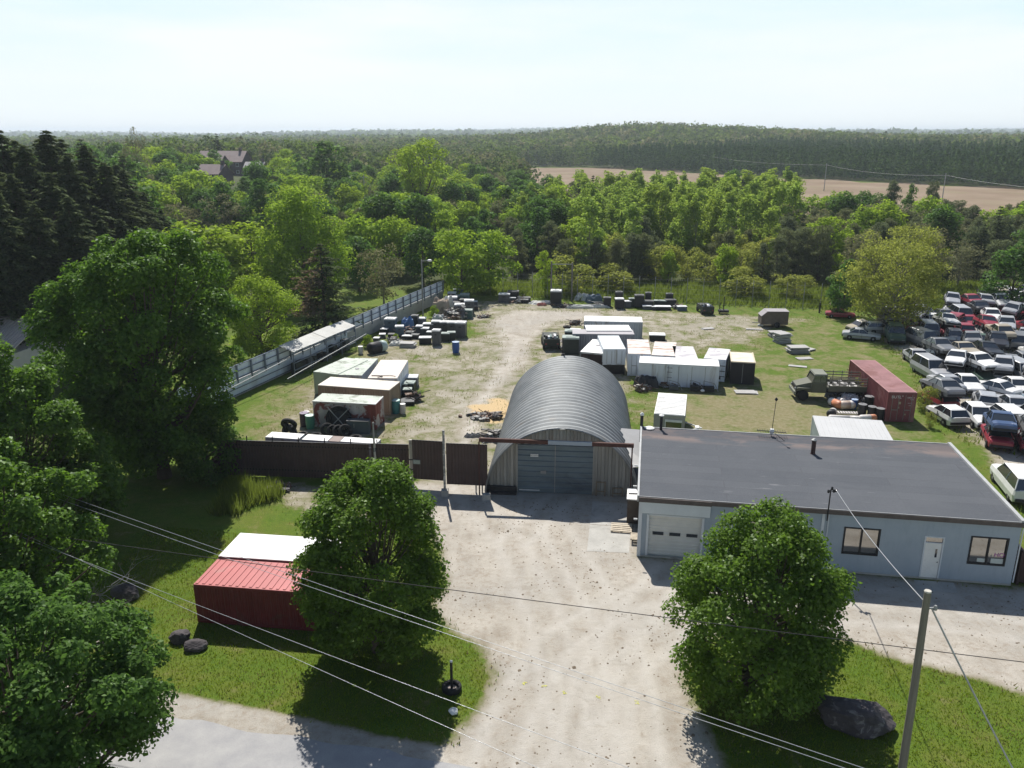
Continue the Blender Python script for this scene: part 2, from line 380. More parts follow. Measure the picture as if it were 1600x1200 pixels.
def gravel_w(X, Y):
    a = inpoly(X, Y, DRIVE, .9); b = .56*inpoly(X, Y, YARD, 2.2); c = .84*inpoly(X, Y, PATH, 2.5); a = np.maximum(a, .52*inpoly(X, Y, gp([(395, 748), (640, 755), (665, 810), (580, 840), (470, 825), (420, 790)]), 1.2)); b = np.maximum(b, .52*inpoly(X, Y, gp([(400, 690), (450, 610), (560, 548), (690, 480), (700, 560), (640, 700)]), 2.5)); e = np.maximum(inpoly(X, Y, SHOULD, .35), .8*inpoly(X, Y, SCRAP, 2))
    g = np.maximum(np.maximum(a, b), np.maximum(c, e))
    return g
GW = gravel_w(GX, GY); BW = inpoly(GX, GY, BARE, 6)*.42+.62*inpoly(GX, GY, gp([(385, 690), (430, 620), (560, 545), (660, 500), (640, 700)]), 3)+.3*inpoly(GX, GY, gp([(1000, 480), (1400, 500), (1500, 700), (1010, 700)]), 4)
SW = np.clip(1.5-np.hypot((GX-SAND[0])/2.0, (GY-SAND[1])/2.7)+.18*np.sin(GX*2.1+GY)+.12*np.sin(GY*3.3), 0, 1)
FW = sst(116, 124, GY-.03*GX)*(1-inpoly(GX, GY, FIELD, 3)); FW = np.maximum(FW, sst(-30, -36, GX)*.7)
RUT = np.zeros(GX.shape)
for tr_ in ([(930, 1230), (880, 1080), (850, 960), (800, 850), (730, 770), (705, 690), (760, 590), (800, 530)], [(930, 1230), (960, 1060), (1060, 970), (1250, 955), (1450, 965), (1700, 1000)], [(880, 1230), (930, 1060), (990, 960), (1050, 890)], [(1000, 1230), (990, 1100), (960, 980), (900, 880), (850, 800)], [(760, 1230), (800, 1120), (870, 1000), (1000, 930), (1250, 925), (1500, 945)], [(800, 850), (860, 790), (880, 775)]):
    q_ = np.array([G(*p) for p in tr_]); t_ = np.linspace(0, 1, len(q_)); tt = np.linspace(0, 1, 90); cx = np.interp(tt, t_, q_[:, 0]); cy_ = np.interp(tt, t_, q_[:, 1])
    for _ in range(6): cx[1:-1] = (cx[:-2]+cx[1:-1]*2+cx[2:])/4; cy_[1:-1] = (cy_[:-2]+cy_[1:-1]*2+cy_[2:])/4
    tx, ty = np.gradient(cx), np.gradient(cy_); ln = np.hypot(tx, ty)
    for o_ in (-.8, .8):
        ax, ay = cx-ty/ln*o_, cy_+tx/ln*o_; d_ = np.full(GX.shape, 9.); sel = (GX > -8) & (GX < 28) & (GY > 18) & (GY < 95)
        dd = np.full(sel.sum(), 9.)
        for a_, b_ in zip(ax, ay): dd = np.minimum(dd, np.hypot(GX[sel]-a_, GY[sel]-b_))
        d_[sel] = dd; RUT = np.maximum(RUT, np.clip(1.15-d_/.42, 0, 1))
nx, ny = len(gxs), len(gys)
ii, jj = np.meshgrid(np.arange(nx-1), np.arange(ny-1)); k0 = (jj*nx+ii).ravel()
FQ = np.stack([k0, k0+1, k0+nx+1, k0+nx], 1)
VV = np.stack([GX.ravel(), GY.ravel(), GZ.ravel()], 1)
fc = VV[FQ].mean(1); fg = GW.ravel()[FQ].mean(1); ff = inpoly(fc[:, 0], fc[:, 1], FIELD, .5) > .5

def ground_mat():
    m, n, b, o = _mat('ground_surface')
    at = n.nodes.new('ShaderNodeAttribute'); at.attribute_name = 'mask'; sp = n.nodes.new('ShaderNodeSeparateXYZ'); n.links.new(at.outputs['Vector'], sp.inputs[0])
    at2 = n.nodes.new('ShaderNodeAttribute'); at2.attribute_name = 'zone'; sp2 = n.nodes.new('ShaderNodeSeparateXYZ'); n.links.new(at2.outputs['Vector'], sp2.inputs[0])
    v = objco(n)
    nb = noise(n, .55, 7, .65, v, .3); nm = noise(n, 2.6, 6, .7, v, .4); nf = noise(n, 22, 4, .7, v); nh = noise(n, .13, 4, .55, v)
    # lawn grass
    g1 = mixc(n, rng_map(n, nm, .3, .7), (.095, .165, .014), (.165, .245, .022))
    g2 = mixc(n, rng_map(n, nb, .42, .68), g1, (.20, .21, .035))
    g3 = mixc(n, rng_map(n, nf, .35, .7), g2, (.035, .065, .012))
    g3 = mixc(n, math_(n, 'MULTIPLY', rng_map(n, nf, .55, .8), .35), g3, (.19, .21, .07))
    # dried / worn turf
    dr = mixc(n, rng_map(n, nm, .35, .65), (.20, .175, .085), (.30, .25, .17))
    dw = rng_map(n, math_(n, 'ADD', math_(n, 'ADD', sp.outputs[1], math_(n, 'MULTIPLY', nb, 1.7)), math_(n, 'MULTIPLY', nm, .5)), 1.25, 1.75)
    g3 = mixc(n, math_(n, 'MULTIPLY', dw, .8), g3, dr)
    # gravel
    a1 = mixc(n, rng_map(n, nb, .35, .65), (.335, .30, .25), (.50, .46, .40))
    a1 = mixc(n, rng_map(n, nh, .45, .7), a1, (.40, .38, .345))
    a2 = mixc(n, math_(n, 'MULTIPLY', rng_map(n, nm, .48, .66), .6), a1, (.28, .225, .165))
    a3 = mixc(n, math_(n, 'MULTIPLY', rng_map(n, nf, .5, .8), .55), a2, (.20, .17, .14))
    a3 = mixc(n, math_(n, 'MULTIPLY', rng_map(n, noise(n, 60, 2, .6, v), .5, .75), .5), a3, (.64, .62, .58))
    a3 = mixc(n, math_(n, 'MULTIPLY', rng_map(n, noise(n, 8, 5, .75, v, .6), .58, .66), .42), a3, (.22, .175, .125))
    tr = n.nodes.new('ShaderNodeTexNoise'); mpp = objco(n, (.55, .08, 1)); mpp.node.inputs['Rotation'].default_value = (0, 0, .25)
    n.links.new(mpp, tr.inputs['Vector']); tr.inputs['Scale'].default_value = 2.2; tr.inputs['Detail'].default_value = 5
    a3 = mixc(n, math_(n, 'MULTIPLY', rng_map(n, tr.outputs[0], .5, .66), .3), a3, (.55, .52, .46))
    rt = math_(n, 'MULTIPLY', sp2.outputs[1], rng_map(n, nm, .3, .6)); a3 = mixc(n, math_(n, 'MULTIPLY', rt, .6), a3, (.60, .58, .54)); a3 = mixc(n, math_(n, 'MULTIPLY', math_(n, 'MULTIPLY', rng_map(n, nb, .5, .62), rng_map(n, nh, .42, .6)), .45), a3, (.27, .235, .185))
    s = math_(n, 'ADD', math_(n, 'MULTIPLY', sp.outputs[0], 1.25), math_(n, 'ADD', math_(n, 'MULTIPLY', nb, 1.0), math_(n, 'ADD', math_(n, 'MULTIPLY', nm, .55), math_(n, 'MULTIPLY', nf, .4))))
    gw = rng_map(n, s, 1.5, 1.72)
    edge = math_(n, 'MULTIPLY', rng_map(n, s, 1.42, 1.56), math_(n, 'SUBTRACT', 1.0, rng_map(n, s, 1.62, 1.95)))
    c = mixc(n, gw, g3, a3); c = mixc(n, math_(n, 'MULTIPLY', edge, .55), c, (.19, .17, .085))
    sn = rng_map(n, math_(n, 'ADD', sp.outputs[2], math_(n, 'MULTIPLY', nm, .8)), .75, 1.05)
    c = mixc(n, sn, c, mixc(n, nf, (.52, .38, .20), (.62, .47, .28)))
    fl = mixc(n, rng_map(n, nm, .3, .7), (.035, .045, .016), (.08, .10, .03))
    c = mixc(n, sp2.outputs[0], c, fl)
    n.links.new(c, b.inputs['Base Color']); b.inputs['Roughness'].default_value = .95; b.inputs['Specular IOR Level'].default_value = .15
    bump(n, b, math_(n, 'ADD', nf, nm), .7, .06); return m
M_ground = ground_mat()
def field_mat():
    m, n, b, o = _mat('ploughed_soil'); v = objco(n)
    wv = n.nodes.new('ShaderNodeTexWave'); mm = objco(n, (1, 1, 1)); mm.node.inputs['Rotation'].default_value = (0, 0, -math.atan2(PLD[1], PLD[0])); n.links.new(mm, wv.inputs[0])
    wv.bands_direction = 'Y'; wv.inputs['Scale'].default_value = .13; wv.inputs['Distortion'].default_value = 2.2; wv.inputs['Detail'].default_value = 3
    c = mixc(n, rng_map(n, noise(n, .035, 6, .65, v), .35, .65), (.20, .145, .10), (.29, .225, .165))
    c = mixc(n, math_(n, 'MULTIPLY', wv.outputs[1], .22), c, (.2, .15, .09)); c = mixc(n, math_(n, 'MULTIPLY', rng_map(n, noise(n, .06, 5, .6, v), .52, .7), .35), c, (.20, .21, .09))
    n.links.new(c, b.inputs['Base Color']); b.inputs['Roughness'].default_value = 1; b.inputs['Specular IOR Level'].default_value = .1; return m
mask3 = np.stack([GW.ravel(), BW.ravel(), SW.ravel()], 1); zone3 = np.stack([FW.ravel(), RUT.ravel(), FW.ravel()], 1)
def sub_ground(name, sel, mat):
    F = FQ[sel]; u, inv = np.unique(F, return_inverse=True)
    o = np_mesh(name, VV[u], inv.reshape(F.shape), mat, attr={'mask': mask3[u], 'zone': zone3[u]}); tag(o, kind='structure'); return o
sub_ground('ploughed_field', ff, field_mat())
sub_ground('gravel_yard', (fg > .5) & ~ff, M_ground)
sub_ground('grass_ground', (fg <= .5) & ~ff, M_ground)

# asphalt road across the bottom edge
def road():
    m, n, b, o = _mat('asphalt'); v = objco(n)
    c = mixc(n, rng_map(n, noise(n, 1.1, 6, .6, v), .3, .7), (.30, .30, .31), (.40, .395, .39)); c = mixc(n, math_(n, 'MULTIPLY', rng_map(n, noise(n, 45, 3, .7, v), .45, .7), .5), c, (.20, .2, .21))
    n.links.new(c, b.inputs['Base Color']); b.inputs['Roughness'].default_value = .9; bump(n, b, noise(n, 60, 3, .7, v), .3, .01)
    A = np.array(G(266, 1116)); Bp = np.array(G(600, 1176)); d = (Bp-A)/np.linalg.norm(Bp-A); nn = np.array([-d[1], d[0]]); rg = random.Random(4)
    mb = MB(); pts = []
    for i in range(181):
        s = -70+i*.7; e = .10*math.sin(i*.35)+.07*math.sin(i*1.3)+rg.uniform(-.05, .05)
        p = A+d*s+nn*e; q = A+d*s-nn*7; pts.append((p, q))
    for (p, q), (p2, q2) in zip(pts, pts[1:]): mb.quad((q[0], q[1], .006), (q2[0], q2[1], .006), (p2[0], p2[1], .006), (p[0], p[1], .006))
    tag(mb.build('asphalt_road', m), kind='structure')
    # concrete pad beside the arched shed
    mb = MB(); cs = gp([(926, 783), (988, 788), (983, 864), (917, 861)]); mid = [((cs[0][0]+cs[3][0])/2, (cs[0][1]+cs[3][1])/2), ((cs[1][0]+cs[2][0])/2, (cs[1][1]+cs[2][1])/2)]
    z = .008; q = lambda a, b_, c_, d_: mb.quad((*a, z), (*b_, z), (*c_, z), (*d_, z))
    lp = lambda a, b_, t: (a[0]+(b_[0]-a[0])*t, a[1]+(b_[1]-a[1])*t)
    q(cs[3], cs[2], lp(cs[2], cs[1], .49), lp(cs[3], cs[0], .49)); q(lp(cs[3], cs[0], .505), lp(cs[2], cs[1], .505), cs[1], cs[0])
    tag(mb.build('concrete_path', M_conc), kind='structure')
    mb = MB(); cs = gp([(1428, 906), (1490, 911), (1497, 927), (1432, 922)]); q(cs[3], cs[2], cs[1], cs[0]); tag(mb.build('concrete_path', M_conc), kind='structure')
road()

# loose stones and clods on the gravel, lawn grass and weeds that nobody could count
M_pebble = paint('clod', (.22, .175, .125), .95, .5, 3)
def scatter_pts(n, x0, x1, y0, y1, rng, cond):
    X = rng.uniform(x0, x1, n); Y = rng.uniform(y0, y1, n); k = cond(X, Y); return X[k], Y[k]
rg0 = np.random.default_rng(11)
def pebbles():
    X, Y = scatter_pts(5200, -6, 27, 22, 47, rg0, lambda x, y: (inpoly(x, y, DRIVE, .6) > .6) & (rg0.uniform(size=len(x)) < .25+.75*(np.sin(x*.7+y*.3)+np.sin(y*.9-x*.4) > .2)))
    n = len(X); s = rg0.uniform(.02, .065, n)*np.where(rg0.uniform(size=n) < .04, 1.9, 1); V = np.zeros((n, 5, 3)); a = rg0.uniform(0, 6.28, n)
    for j in range(4):
        r = s*rg0.uniform(.7, 1.3, n); V[:, j, 0] = X+r*np.cos(a+j*PI/2); V[:, j, 1] = Y+r*np.sin(a+j*PI/2); V[:, j, 2] = -.005
    V[:, 4, 0] = X+rg0.normal(size=n)*.01; V[:, 4, 1] = Y; V[:, 4, 2] = s*rg0.uniform(.5, 1, n)
    b0 = np.arange(n)*5; F = np.concatenate([np.stack([b0+j, b0+(j+1) % 4, b0+4], 1) for j in range(4)])
    o = np_mesh('pebbles', V.reshape(-1, 3), F, M_pebble); tag(o, 'small dark clods and stones strewn over the pale gravel forecourt', 'pebbles', kind='stuff')
pebbles()
M_grass = leafmat('lawn_grass', (.12, .185, .014), .45, (.26, .36, .02), .1, .5, .03)
M_weed = leafmat('weeds', (.13, .19, .035), .45, (.26, .34, .05), .15, .6, .03)
M_dry = leafmat('dry_grass', (.22, .19, .09), .3, (.3, .26, .1), .1, .4, .03)
def blades(name, X, Y, h, wd, mat, label, cat, rng, lean=.35, mi=None, z=None):
    n = len(X); hh = h*rng.uniform(.5, 1.3, n); a = rng.uniform(0, 6.28, n); ww = wd*rng.uniform(.6, 1.3, n)
    Z = hgt(X, Y) if z is None else z
    V = np.zeros((n, 3, 3)); V[:, 0] = np.stack([X-ww*np.cos(a), Y-ww*np.sin(a), Z-.01], 1); V[:, 1] = np.stack([X+ww*np.cos(a), Y+ww*np.sin(a), Z-.01], 1)
    V[:, 2] = np.stack([X+rng.normal(size=n)*lean*hh, Y+rng.normal(size=n)*lean*hh, Z+hh], 1)
    o = np_mesh(name, V.reshape(-1, 3), np.arange(n*3).reshape(n, 3), mat, mi=mi); tag(o, label, cat, kind='stuff'); return o
gw_at = lambda x, y: gravel_w(x, y)
X, Y = scatter_pts(150000, -21, 24, 21.5, 46, rg0, lambda x, y: (y > 24.6-.24*(x+3)) & (gw_at(x, y) < .42) & (y < 39-.16*(x-6)))
blades('lawn_grass', X, Y, .10, .022, [M_grass, M_dry], 'mown green lawn grass along the road verge', 'grass', rg0, mi=(rg0.uniform(size=len(X)) < .06+.25*(np.sin(X*1.1)+np.sin(Y*1.7+X*.4) > .9)))
X, Y = scatter_pts(60000, -22, 40, 22, 112, rg0, lambda x, y: (y > 27.6-.24*(x+14)) & (gw_at(x, y) < .8) & (gw_at(x, y) > .12) & (np.sin(x*1.3+2*np.sin(y*.5+x*.21))+np.sin(y*.9+x*.3+2*np.sin(x*.4))+rg0.normal(size=len(x))*.8 > .4))
blades('yard_grass', X, Y, .16, .03, [M_weed, M_dry], 'patchy yellowing grass between the gravel tracks', 'grass', rg0, mi=(rg0.uniform(size=len(X)) < .5))
px_ = rg0.uniform(-2.3, 2.3, 9000); py_ = rg0.uniform(-2.6, 2.6, 9000); k = np.hypot(px_/2.3, py_/2.6) < .55+.25*np.sin(3*np.arctan2(py_, px_)+1)+rg0.uniform(-.3, .4, 9000); wc = G(372, 795)
blades('tall_grass', wc[0]+px_[k], wc[1]+1.5+py_[k], 0.9, .03, M_weed, 'tall pale green grass clump left of the dark brown fence', 'grass', rg0, .22)
X, Y = scatter_pts(60000, -22, 75, 103, 124, rg0, lambda x, y: (y > 113.5-.22*(x-0)+rg0.normal(size=len(x))*.6) & (x > -12))
blades('tall_weeds', X, Y, .75, .07, M_weed, 'band of rough tall weeds behind the rear wire fence', 'weeds', rg0, .4)
X, Y = scatter_pts(26000, 20, 60, 44, 100, rg0, lambda x, y: (np.sin(x*.8+y*.3)+np.sin(y*.7+x*.5)+rg0.normal(size=len(x)) > .8) & (inpoly(x, y, SCRAP, 2) > .3))
blades('scrapyard_weeds', X, Y, .35, .05, M_weed, 'weeds growing among the wrecked cars on the right', 'weeds', rg0, .4)

# ================================================================ FAR WOODS
def mass(name, pts, R, H, per, leaf, mat, label, cone=False, seed=5):
    rng = np.random.default_rng(seed); n = len(pts); Rr = R*rng.uniform(.7, 1.3, n); Hh = H*rng.uniform(.72, 1.22, n); zb = hgt(pts[:, 0], pts[:, 1])
    idx = np.repeat(np.arange(n), per); m = len(idx); D = nrm(rng.normal(size=(m, 3))+np.array([0, -.25, .5]))
    if cone:
        t = rng.uniform(0, 1, m)**.9; a = rng.uniform(0, 6.28, m); r = Rr[idx]*(1.02-t)**.8*rng.uniform(.6, 1.05, m)
        P = np.stack([pts[idx, 0]+r*np.cos(a), pts[idx, 1]+r*np.sin(a), zb[idx]+Hh[idx]*(.12+.88*t)], 1); N = np.stack([np.cos(a), np.sin(a), np.full(m, .7)], 1)+rng.normal(size=(m, 3))*.4
    else:
        P = np.stack([pts[idx, 0]+D[:, 0]*Rr[idx], pts[idx, 1]+D[:, 1]*Rr[idx], zb[idx]+Hh[idx]*(.55+.45*D[:, 2])], 1)+rng.normal(size=(m, 3))*.12*R; N = D+rng.normal(size=(m, 3))*.5
    V, F = leaves(P, N, leaf*rng.uniform(.6, 1.4, m), rng, .75)
    mi = None
    if isinstance(mat, list): mi = rng.choice(len(mat), n, p=[.42, .36, .22] if len(mat) == 3 else None)[idx]
    tag(np_mesh(name, V, F, mat, mi=mi), label, 'woods', kind='stuff')
M_maple = leafmat('maple_leaf', (.088, .172, .024), .42, (.21, .40, .03), .3, .7, .12)
M_maple2 = leafmat('bluish_green_leaf', (.080, .165, .040), .42, (.17, .34, .045), .25, .7, .06)  # bluish green foliage, the leaf's own colour
M_bright = leafmat('bright_leaf', (.21, .33, .038), .5, (.42, .60, .045), .4, .6, .04)
M_aspen = leafmat('aspen_leaf', (.235, .345, .065), .5, (.46, .62, .09), .35, .5, .04)
M_pale = leafmat('pale_leaf', (.24, .28, .07), .5, (.48, .54, .09), .2, .45, .04)
M_pine = leafmat('pine_needles', (.15, .19, .105), .30, (.24, .29, .11), .3, .6, .04)
M_brown = leafmat('sparse_twigs', (.19, .205, .115), .3, (.27, .28, .12), .15, .45, .03)
M_spruce = leafmat('spruce_needles', (.075, .108, .052), .25, (.15, .2, .08), .15, .6, .03)
M_deadn = leafmat('dying_needles', (.20, .155, .10), .25, (.24, .18, .1), .2, .45, .03)
M_plant = leafmat('plantation_needles', (.060, .120, .042), .22, (.12, .2, .04), .2, .55, .02)
M_far = leafmat('far_leaf', (.105, .17, .042), .4, (.2, .28, .05), .2, .5, .02)
M_far2 = leafmat('far_leaf_dark', (.075, .12, .045), .3, (.13, .18, .05), .2, .5, .02)
rg1 = np.random.default_rng(21)
def jgrid(px0, px1, d0, d1, sp, rng, cond=None):
    out = []; y = d0
    while y < d1:
        x0, x1 = XD(px0, y), XD(px1, y); n = int((x1-x0)/sp)+1
        for i in range(n): out.append((x0+(i+rng.uniform(0, 1))*sp, y+rng.uniform(0, 1)*sp))
        y += sp*.87
    a = np.array(out)
    if cond is not None: a = a[cond(a[:, 0], a[:, 1])]
    return a
infield = lambda x, y: inpoly(x, y, FIELD, 1.5) > .05
pside = lambda x, y: (x-PL0[0])*PLN[0]+(y-PL0[1])*PLN[1]
inplant = lambda x, y: (pside(x, y) > 0) & (pside(x, y) < 200) & (((x-PL0[0])*PLD[0]+(y-PL0[1])*PLD[1]) > 0)
HOUSES = [(XD(352, 330), 330, 17), (XD(338, 262), 262, 10), (XD(400, 300), 300, 8)]
def clear_house(x, y):
    k = np.ones(x.shape, bool)
    for hx, hy, r in HOUSES: k &= ~((np.abs(x-hx*(y/hy)) < r) & (y < hy+9) & (y > hy-42))
    return k
def far_woods():
    c = lambda x, y: ~infield(x, y) & ~((pside(x, y) > -2) & (pside(x, y) < 205) & (((x-PL0[0])*PLD[0]+(y-PL0[1])*PLD[1]) > -3)) & clear_house(x, y)
    # broadleaf and mixed woods from 300 m on, thinning into ridges
    a = jgrid(-150, 940, 300, 620, 6.6, rg1, c); mass('distant_woods', a, 3.9, 11.5, 90, 1.25, [M_far, M_far2, M_brown], 'hazy mixed woodland stretching away beyond the yard', seed=6)
    a = jgrid(-250, 1850, 600, 1150, 11, rg1, lambda x, y: c(x, y)); mass('distant_woods', a, 6.5, 13, 46, 2.4, [M_far, M_far2, M_brown], 'pale green wooded ridge on the horizon above the pine plantation', seed=7)
    a = jgrid(-300, 1900, 1150, 2400, 24, rg1); mass('distant_woods', a, 13, 15, 22, 6, [M_far, M_far2, M_far], 'far woodland fading to blue below the skyline', seed=8)
    a = jgrid(-300, 1900, 2400, 6500, 62, rg1); mass('distant_woods', a, 34, 20, 16, 18, [M_far, M_far2, M_far2], 'bluish wooded hills on the far skyline', seed=9)
    # the plantation
    pts = []; s = 0
    while s < 200:
        t = 0
        while t < 420: q = PL0+PLD*(t+rg1.normal()*.5)+PLN*(s+rg1.normal()*.4); pts.append(q); t += 3.9 if s < 60 else 5.2
        s += 4.3 if s < 60 else 6
    pts = np.array(pts); pts = pts[pts[:, 0] < .72*pts[:, 1]]
    mass('pine_plantation', pts, 2.5, 12.5, 95, 1.15, M_plant, 'dense dark pine plantation standing behind the ploughed field', cone=True, seed=10)
    a = jgrid(700, 900, 480, 640, 7, rg1, lambda x, y: ~infield(x, y) & ~inplant(x, y)); mass('hedgerow_trees', a, 3.4, 9, 60, 1.2, [M_far, M_far2, M_far], 'hedgerow of trees at the left end of the ploughed field', seed=12)
far_woods()

# ---------------------------------------------------------------- individual trees of the woods
def P_broad(k, mat, R=3.4, H=10.5, n=3400, prof=egg, nc=42, cr=1.15, leaf=.46, name='broadleaf_tree', bark=None, z0=1.2, r0=.2, lob=.2, fill=.1):
    return lambda: make_broad(100+k, R, z0, H, nc, cr, n, leaf, mat, prof, r0, 16, bark, .7, fill, lob, name, 5)
KIND = {}
for i in range(3): KIND['bright', i] = P_broad(i, M_bright, 3.5, 10, 3600, dome if i == 1 else egg)
for i in range(3): KIND['aspen', i] = P_broad(10+i, M_aspen, 2.0, 11.5, 2600, column, 34, .8, .40, 'aspen_tree', M_palebark, .8, .11, .22, .2)
for i in range(2): KIND['green', i] = P_broad(20+i, M_maple2, 3.3, 10, 3400, egg, 40, 1.15, .46)
for i in range(2): KIND['pale', i] = P_broad(30+i, M_pale, 2.6, 6.5, 2200, dome, 30, .9, .36, 'willow_shrub', M_palebark, .2, .12)
for i in range(2): KIND['bare', i] = P_broad(40+i, M_brown, 3.0, 8.5, 1900, dome, 44, .9, .34, 'sparse_tree', M_palebark, 1.2, .15)
for i in range(3): KIND['pine', i] = (lambda i=i: make_pine(200+i, 2.2, .3, 8.4, 60, .62, 5200, .36, M_pine, [cone, column, cone][i]))
for i in range(2): KIND['spruce', i] = (lambda i=i: make_spruce(300+i, 2.6, 11, 20, 7, 34, .5, M_spruce))
def put_tree(kind, x, y, H, label, group, rng, wid=1.0, cat='tree'):
    base = {'bright': 10, 'aspen': 11.5, 'green': 10, 'pale': 6.5, 'bare': 8.5, 'pine': 8.2, 'spruce': 11}[kind]
    nv = {'bright': 3, 'aspen': 3, 'pine': 3}.get(kind, 2); i = int(rng.integers(nv)); s = H/base
    return PR.put((kind, i), KIND[kind, i], (x, y, float(hgt(x, y))), rng.uniform(0, 6.28), (s*wid*rng.uniform(.88, 1.15), s*wid*rng.uniform(.88, 1.15), s), label, group)
def wood(pts, mixd, Hd, where, rng, wid=1.0):
    ks = list(mixd); p = np.array([mixd[k] for k in ks]); p = p/p.sum()
    nm = {'bright': 'bright green broadleaf tree', 'aspen': 'slender light green aspen', 'green': 'mid green rounded tree', 'pale': 'pale grey-green willow shrub', 'bare': 'sparse brownish tree in thin leaf', 'pine': 'scrubby grey-green pine', 'spruce': 'dark pointed spruce'}
    U = (pts[:, 0]/(.956*pts[:, 1]+6))*FPX+800; pmin, pmax, dmin, dmax = U.min(), U.max()+1, pts[:, 1].min(), pts[:, 1].max()+1
    for x, y in pts:
        k = ks[int(rng.choice(len(ks), p=p))]; H = rng.uniform(*Hd[k])
        u = (x/(.956*y+6))*FPX+800; s = (u-pmin)/(pmax-pmin); f = (y-dmin)/(dmax-dmin)
        q = ('left' if s < .33 else 'middle' if s < .67 else 'right')+(' front' if f < .33 else ' centre' if f < .67 else ' rear')
        put_tree(k, x, y, H, nm[k]+', '+q+' '+where, nm[k]+'s '+where, rng, wid)
rg2 = np.random.default_rng(33)
HD = {'bright': (8, 11.5), 'aspen': (9.5, 13.5), 'green': (8, 11), 'pale': (3.5, 6), 'bare': (6, 9.5), 'pine': (6, 9), 'spruce': (8, 12)}
nof = lambda x, y: ~infield(x, y)
wood(jgrid(905, 1225, 138, 222, 4.7, rg2, nof), {'aspen': .74, 'pine': .14, 'spruce': .05, 'pale': .07}, HD, 'of the light green grove behind the yard', rg2)
wood(jgrid(880, 1235, 122, 137, 4.6, rg2, nof), {'pine': .45, 'aspen': .1, 'pale': .3, 'spruce': .12}, {**HD, 'aspen': (5, 8), 'pine': (5, 8)}, 'of the wood edge behind the rear fence', rg2)
def gcond(x, y): return nof(x, y) & (y < 165+.35*np.maximum(0, 130-x*.95))
wood(jgrid(1225, 1660, 119, 235, 5.2, rg2, lambda x, y: gcond(x, y) & ((x < 90) | (y > 125))), {'pine': .74, 'bare': .14, 'green': .05, 'bright': .05, 'spruce': .06}, {**HD, 'pine': (6.5, 9)}, 'of the pinewood right of the grove', rg2, 1.08)
wood(jgrid(775, 905, 124, 250, 5.6, rg2, nof), {'pine': .52, 'green': .14, 'bright': .1, 'bare': .12, 'aspen': .1}, HD, 'of the dark wood behind the yard', rg2, 1.05)
wood(jgrid(430, 775, 136, 300, 8.2, rg2, lambda x, y: nof(x, y) & clear_house(x, y)), {'bright': .22, 'green': .24, 'pine': .28, 'bare': .22, 'pale': .04}, {**HD, 'green': (8, 12)}, 'of the mixed wood beyond the fence', rg2, 1.1)
wood(jgrid(150, 430, 150, 300, 8.6, rg2, clear_house), {'bright': .22, 'green': .34, 'pine': .14, 'bare': .24, 'spruce': .06}, {**HD, 'green': (9, 13), 'bright': (9, 13)}, 'of the wooded rise below the houses', rg2, 1.15)
wood(jgrid(-80, 150, 120, 240, 9.5, rg2), {'green': .5, 'bright': .2, 'spruce': .3}, {**HD, 'green': (11, 15), 'spruce': (13, 18), 'bright': (11, 14)}, 'of the wood behind the tall spruces', rg2, 1.15)

# named single trees of the middle distance
rg3 = np.random.default_rng(77)
def single(kind, px, D, H, W, label, cat='tree'):
    base_w = {'bright': 7.4, 'aspen': 4.4, 'green': 7, 'pale': 5.4, 'bare': 6.2, 'pine': 5, 'spruce': 5.6}[kind]; base = {'bright': 10, 'aspen': 11.5, 'green': 10, 'pale': 6.5, 'bare': 8.5, 'pine': 8.2, 'spruce': 11}[kind]
    o = put_tree(kind, XD(px, D), D, H, label, None, rg3); o.scale = (W/base_w, W/base_w, H/base)
    if 'group' in o: del o['group']
    return o
single('bright', 330, 106, 11.5, 13, 'broad yellow-green tree left of the tallest lawn tree, dark hollow below it')
single('bright', 395, 112, 10.5, 9, 'yellow-green tree tucked between the broad left tree and the tall lawn tree')
single('bright', 575, 128, 10.2, 9, 'rounded yellow-green tree behind the lawn, right of the tall tree')
single('bright', 625, 132, 9.6, 8, 'yellow-green tree above the bare-branched lawn pine')
single('green', 560, 117, 7.5, 6.5, 'dark-based green tree at the back edge of the lawn')
single('green', 660, 122, 8.2, 7, 'green tree behind the lamp post at the lawn edge')
single('bright', 705, 127, 8, 7, 'yellow-green tree just left of the rounded tree at the fence end')
single('bright', 720, 113, 8.6, 7.5, 'full rounded green tree where the grey fence ends')
single('bright', 765, 116, 8.2, 7.2, 'rounded green tree at the rear left corner of the gravel yard')
single('bare', 598, 107, 7.8, 5.4, 'thin grey-green pine with bare lower branches on the lawn behind the fence')
single('green', 838, 150, 10.5, 6, 'lone conical green tree rising from the dark wood behind the yard')
def elm():
    o = make_broad(505, 6.6, 6.5, 19.5, 60, 1.6, 7000, .5, M_bright, vase, .5, 36, M_bark, .7, .1, .2, 'elm_tree', 6); D = 190; o.location = (XD(657, D), D, float(hgt(XD(657, D), D))); tag(o, 'tall elm-shaped tree with a bare trunk standing above the mixed wood', 'tree')
elm()
single('green', 515, 240, 19, 19, 'very broad rounded tree high on the left wooded slope')
single('bright', 1138, 121, 6.6, 4, 'small bright green tree at the wood edge behind the rear fence')
single('bright', 1045, 123, 5.4, 2.6, 'narrow yellow-green sapling in front of the dark pines behind the rear fence')
single('bright', 852, 113, 6, 2.6, 'slim bright sapling beside the left tall rear post')
single('pale', 895, 115, 5, 6, 'spreading pale shrub behind the tall rear posts')
single('pale', 1165, 113.5, 3.6, 6.5, 'low pale willow bush against the rear fence, right part')
single('pale', 960, 117, 3.6, 6, 'low yellow-green bush behind the middle of the rear fence')
single('pale', 1245, 112, 3.4, 5, 'small grey-green bush behind the rear fence near its right end')
single('green', 1322, 101, 7.2, 4.6, 'upright mid green tree just left of the large pale tree')
single('green', 1585, 104, 8, 7, 'bright-edged green tree at the right border above the scrapyard')
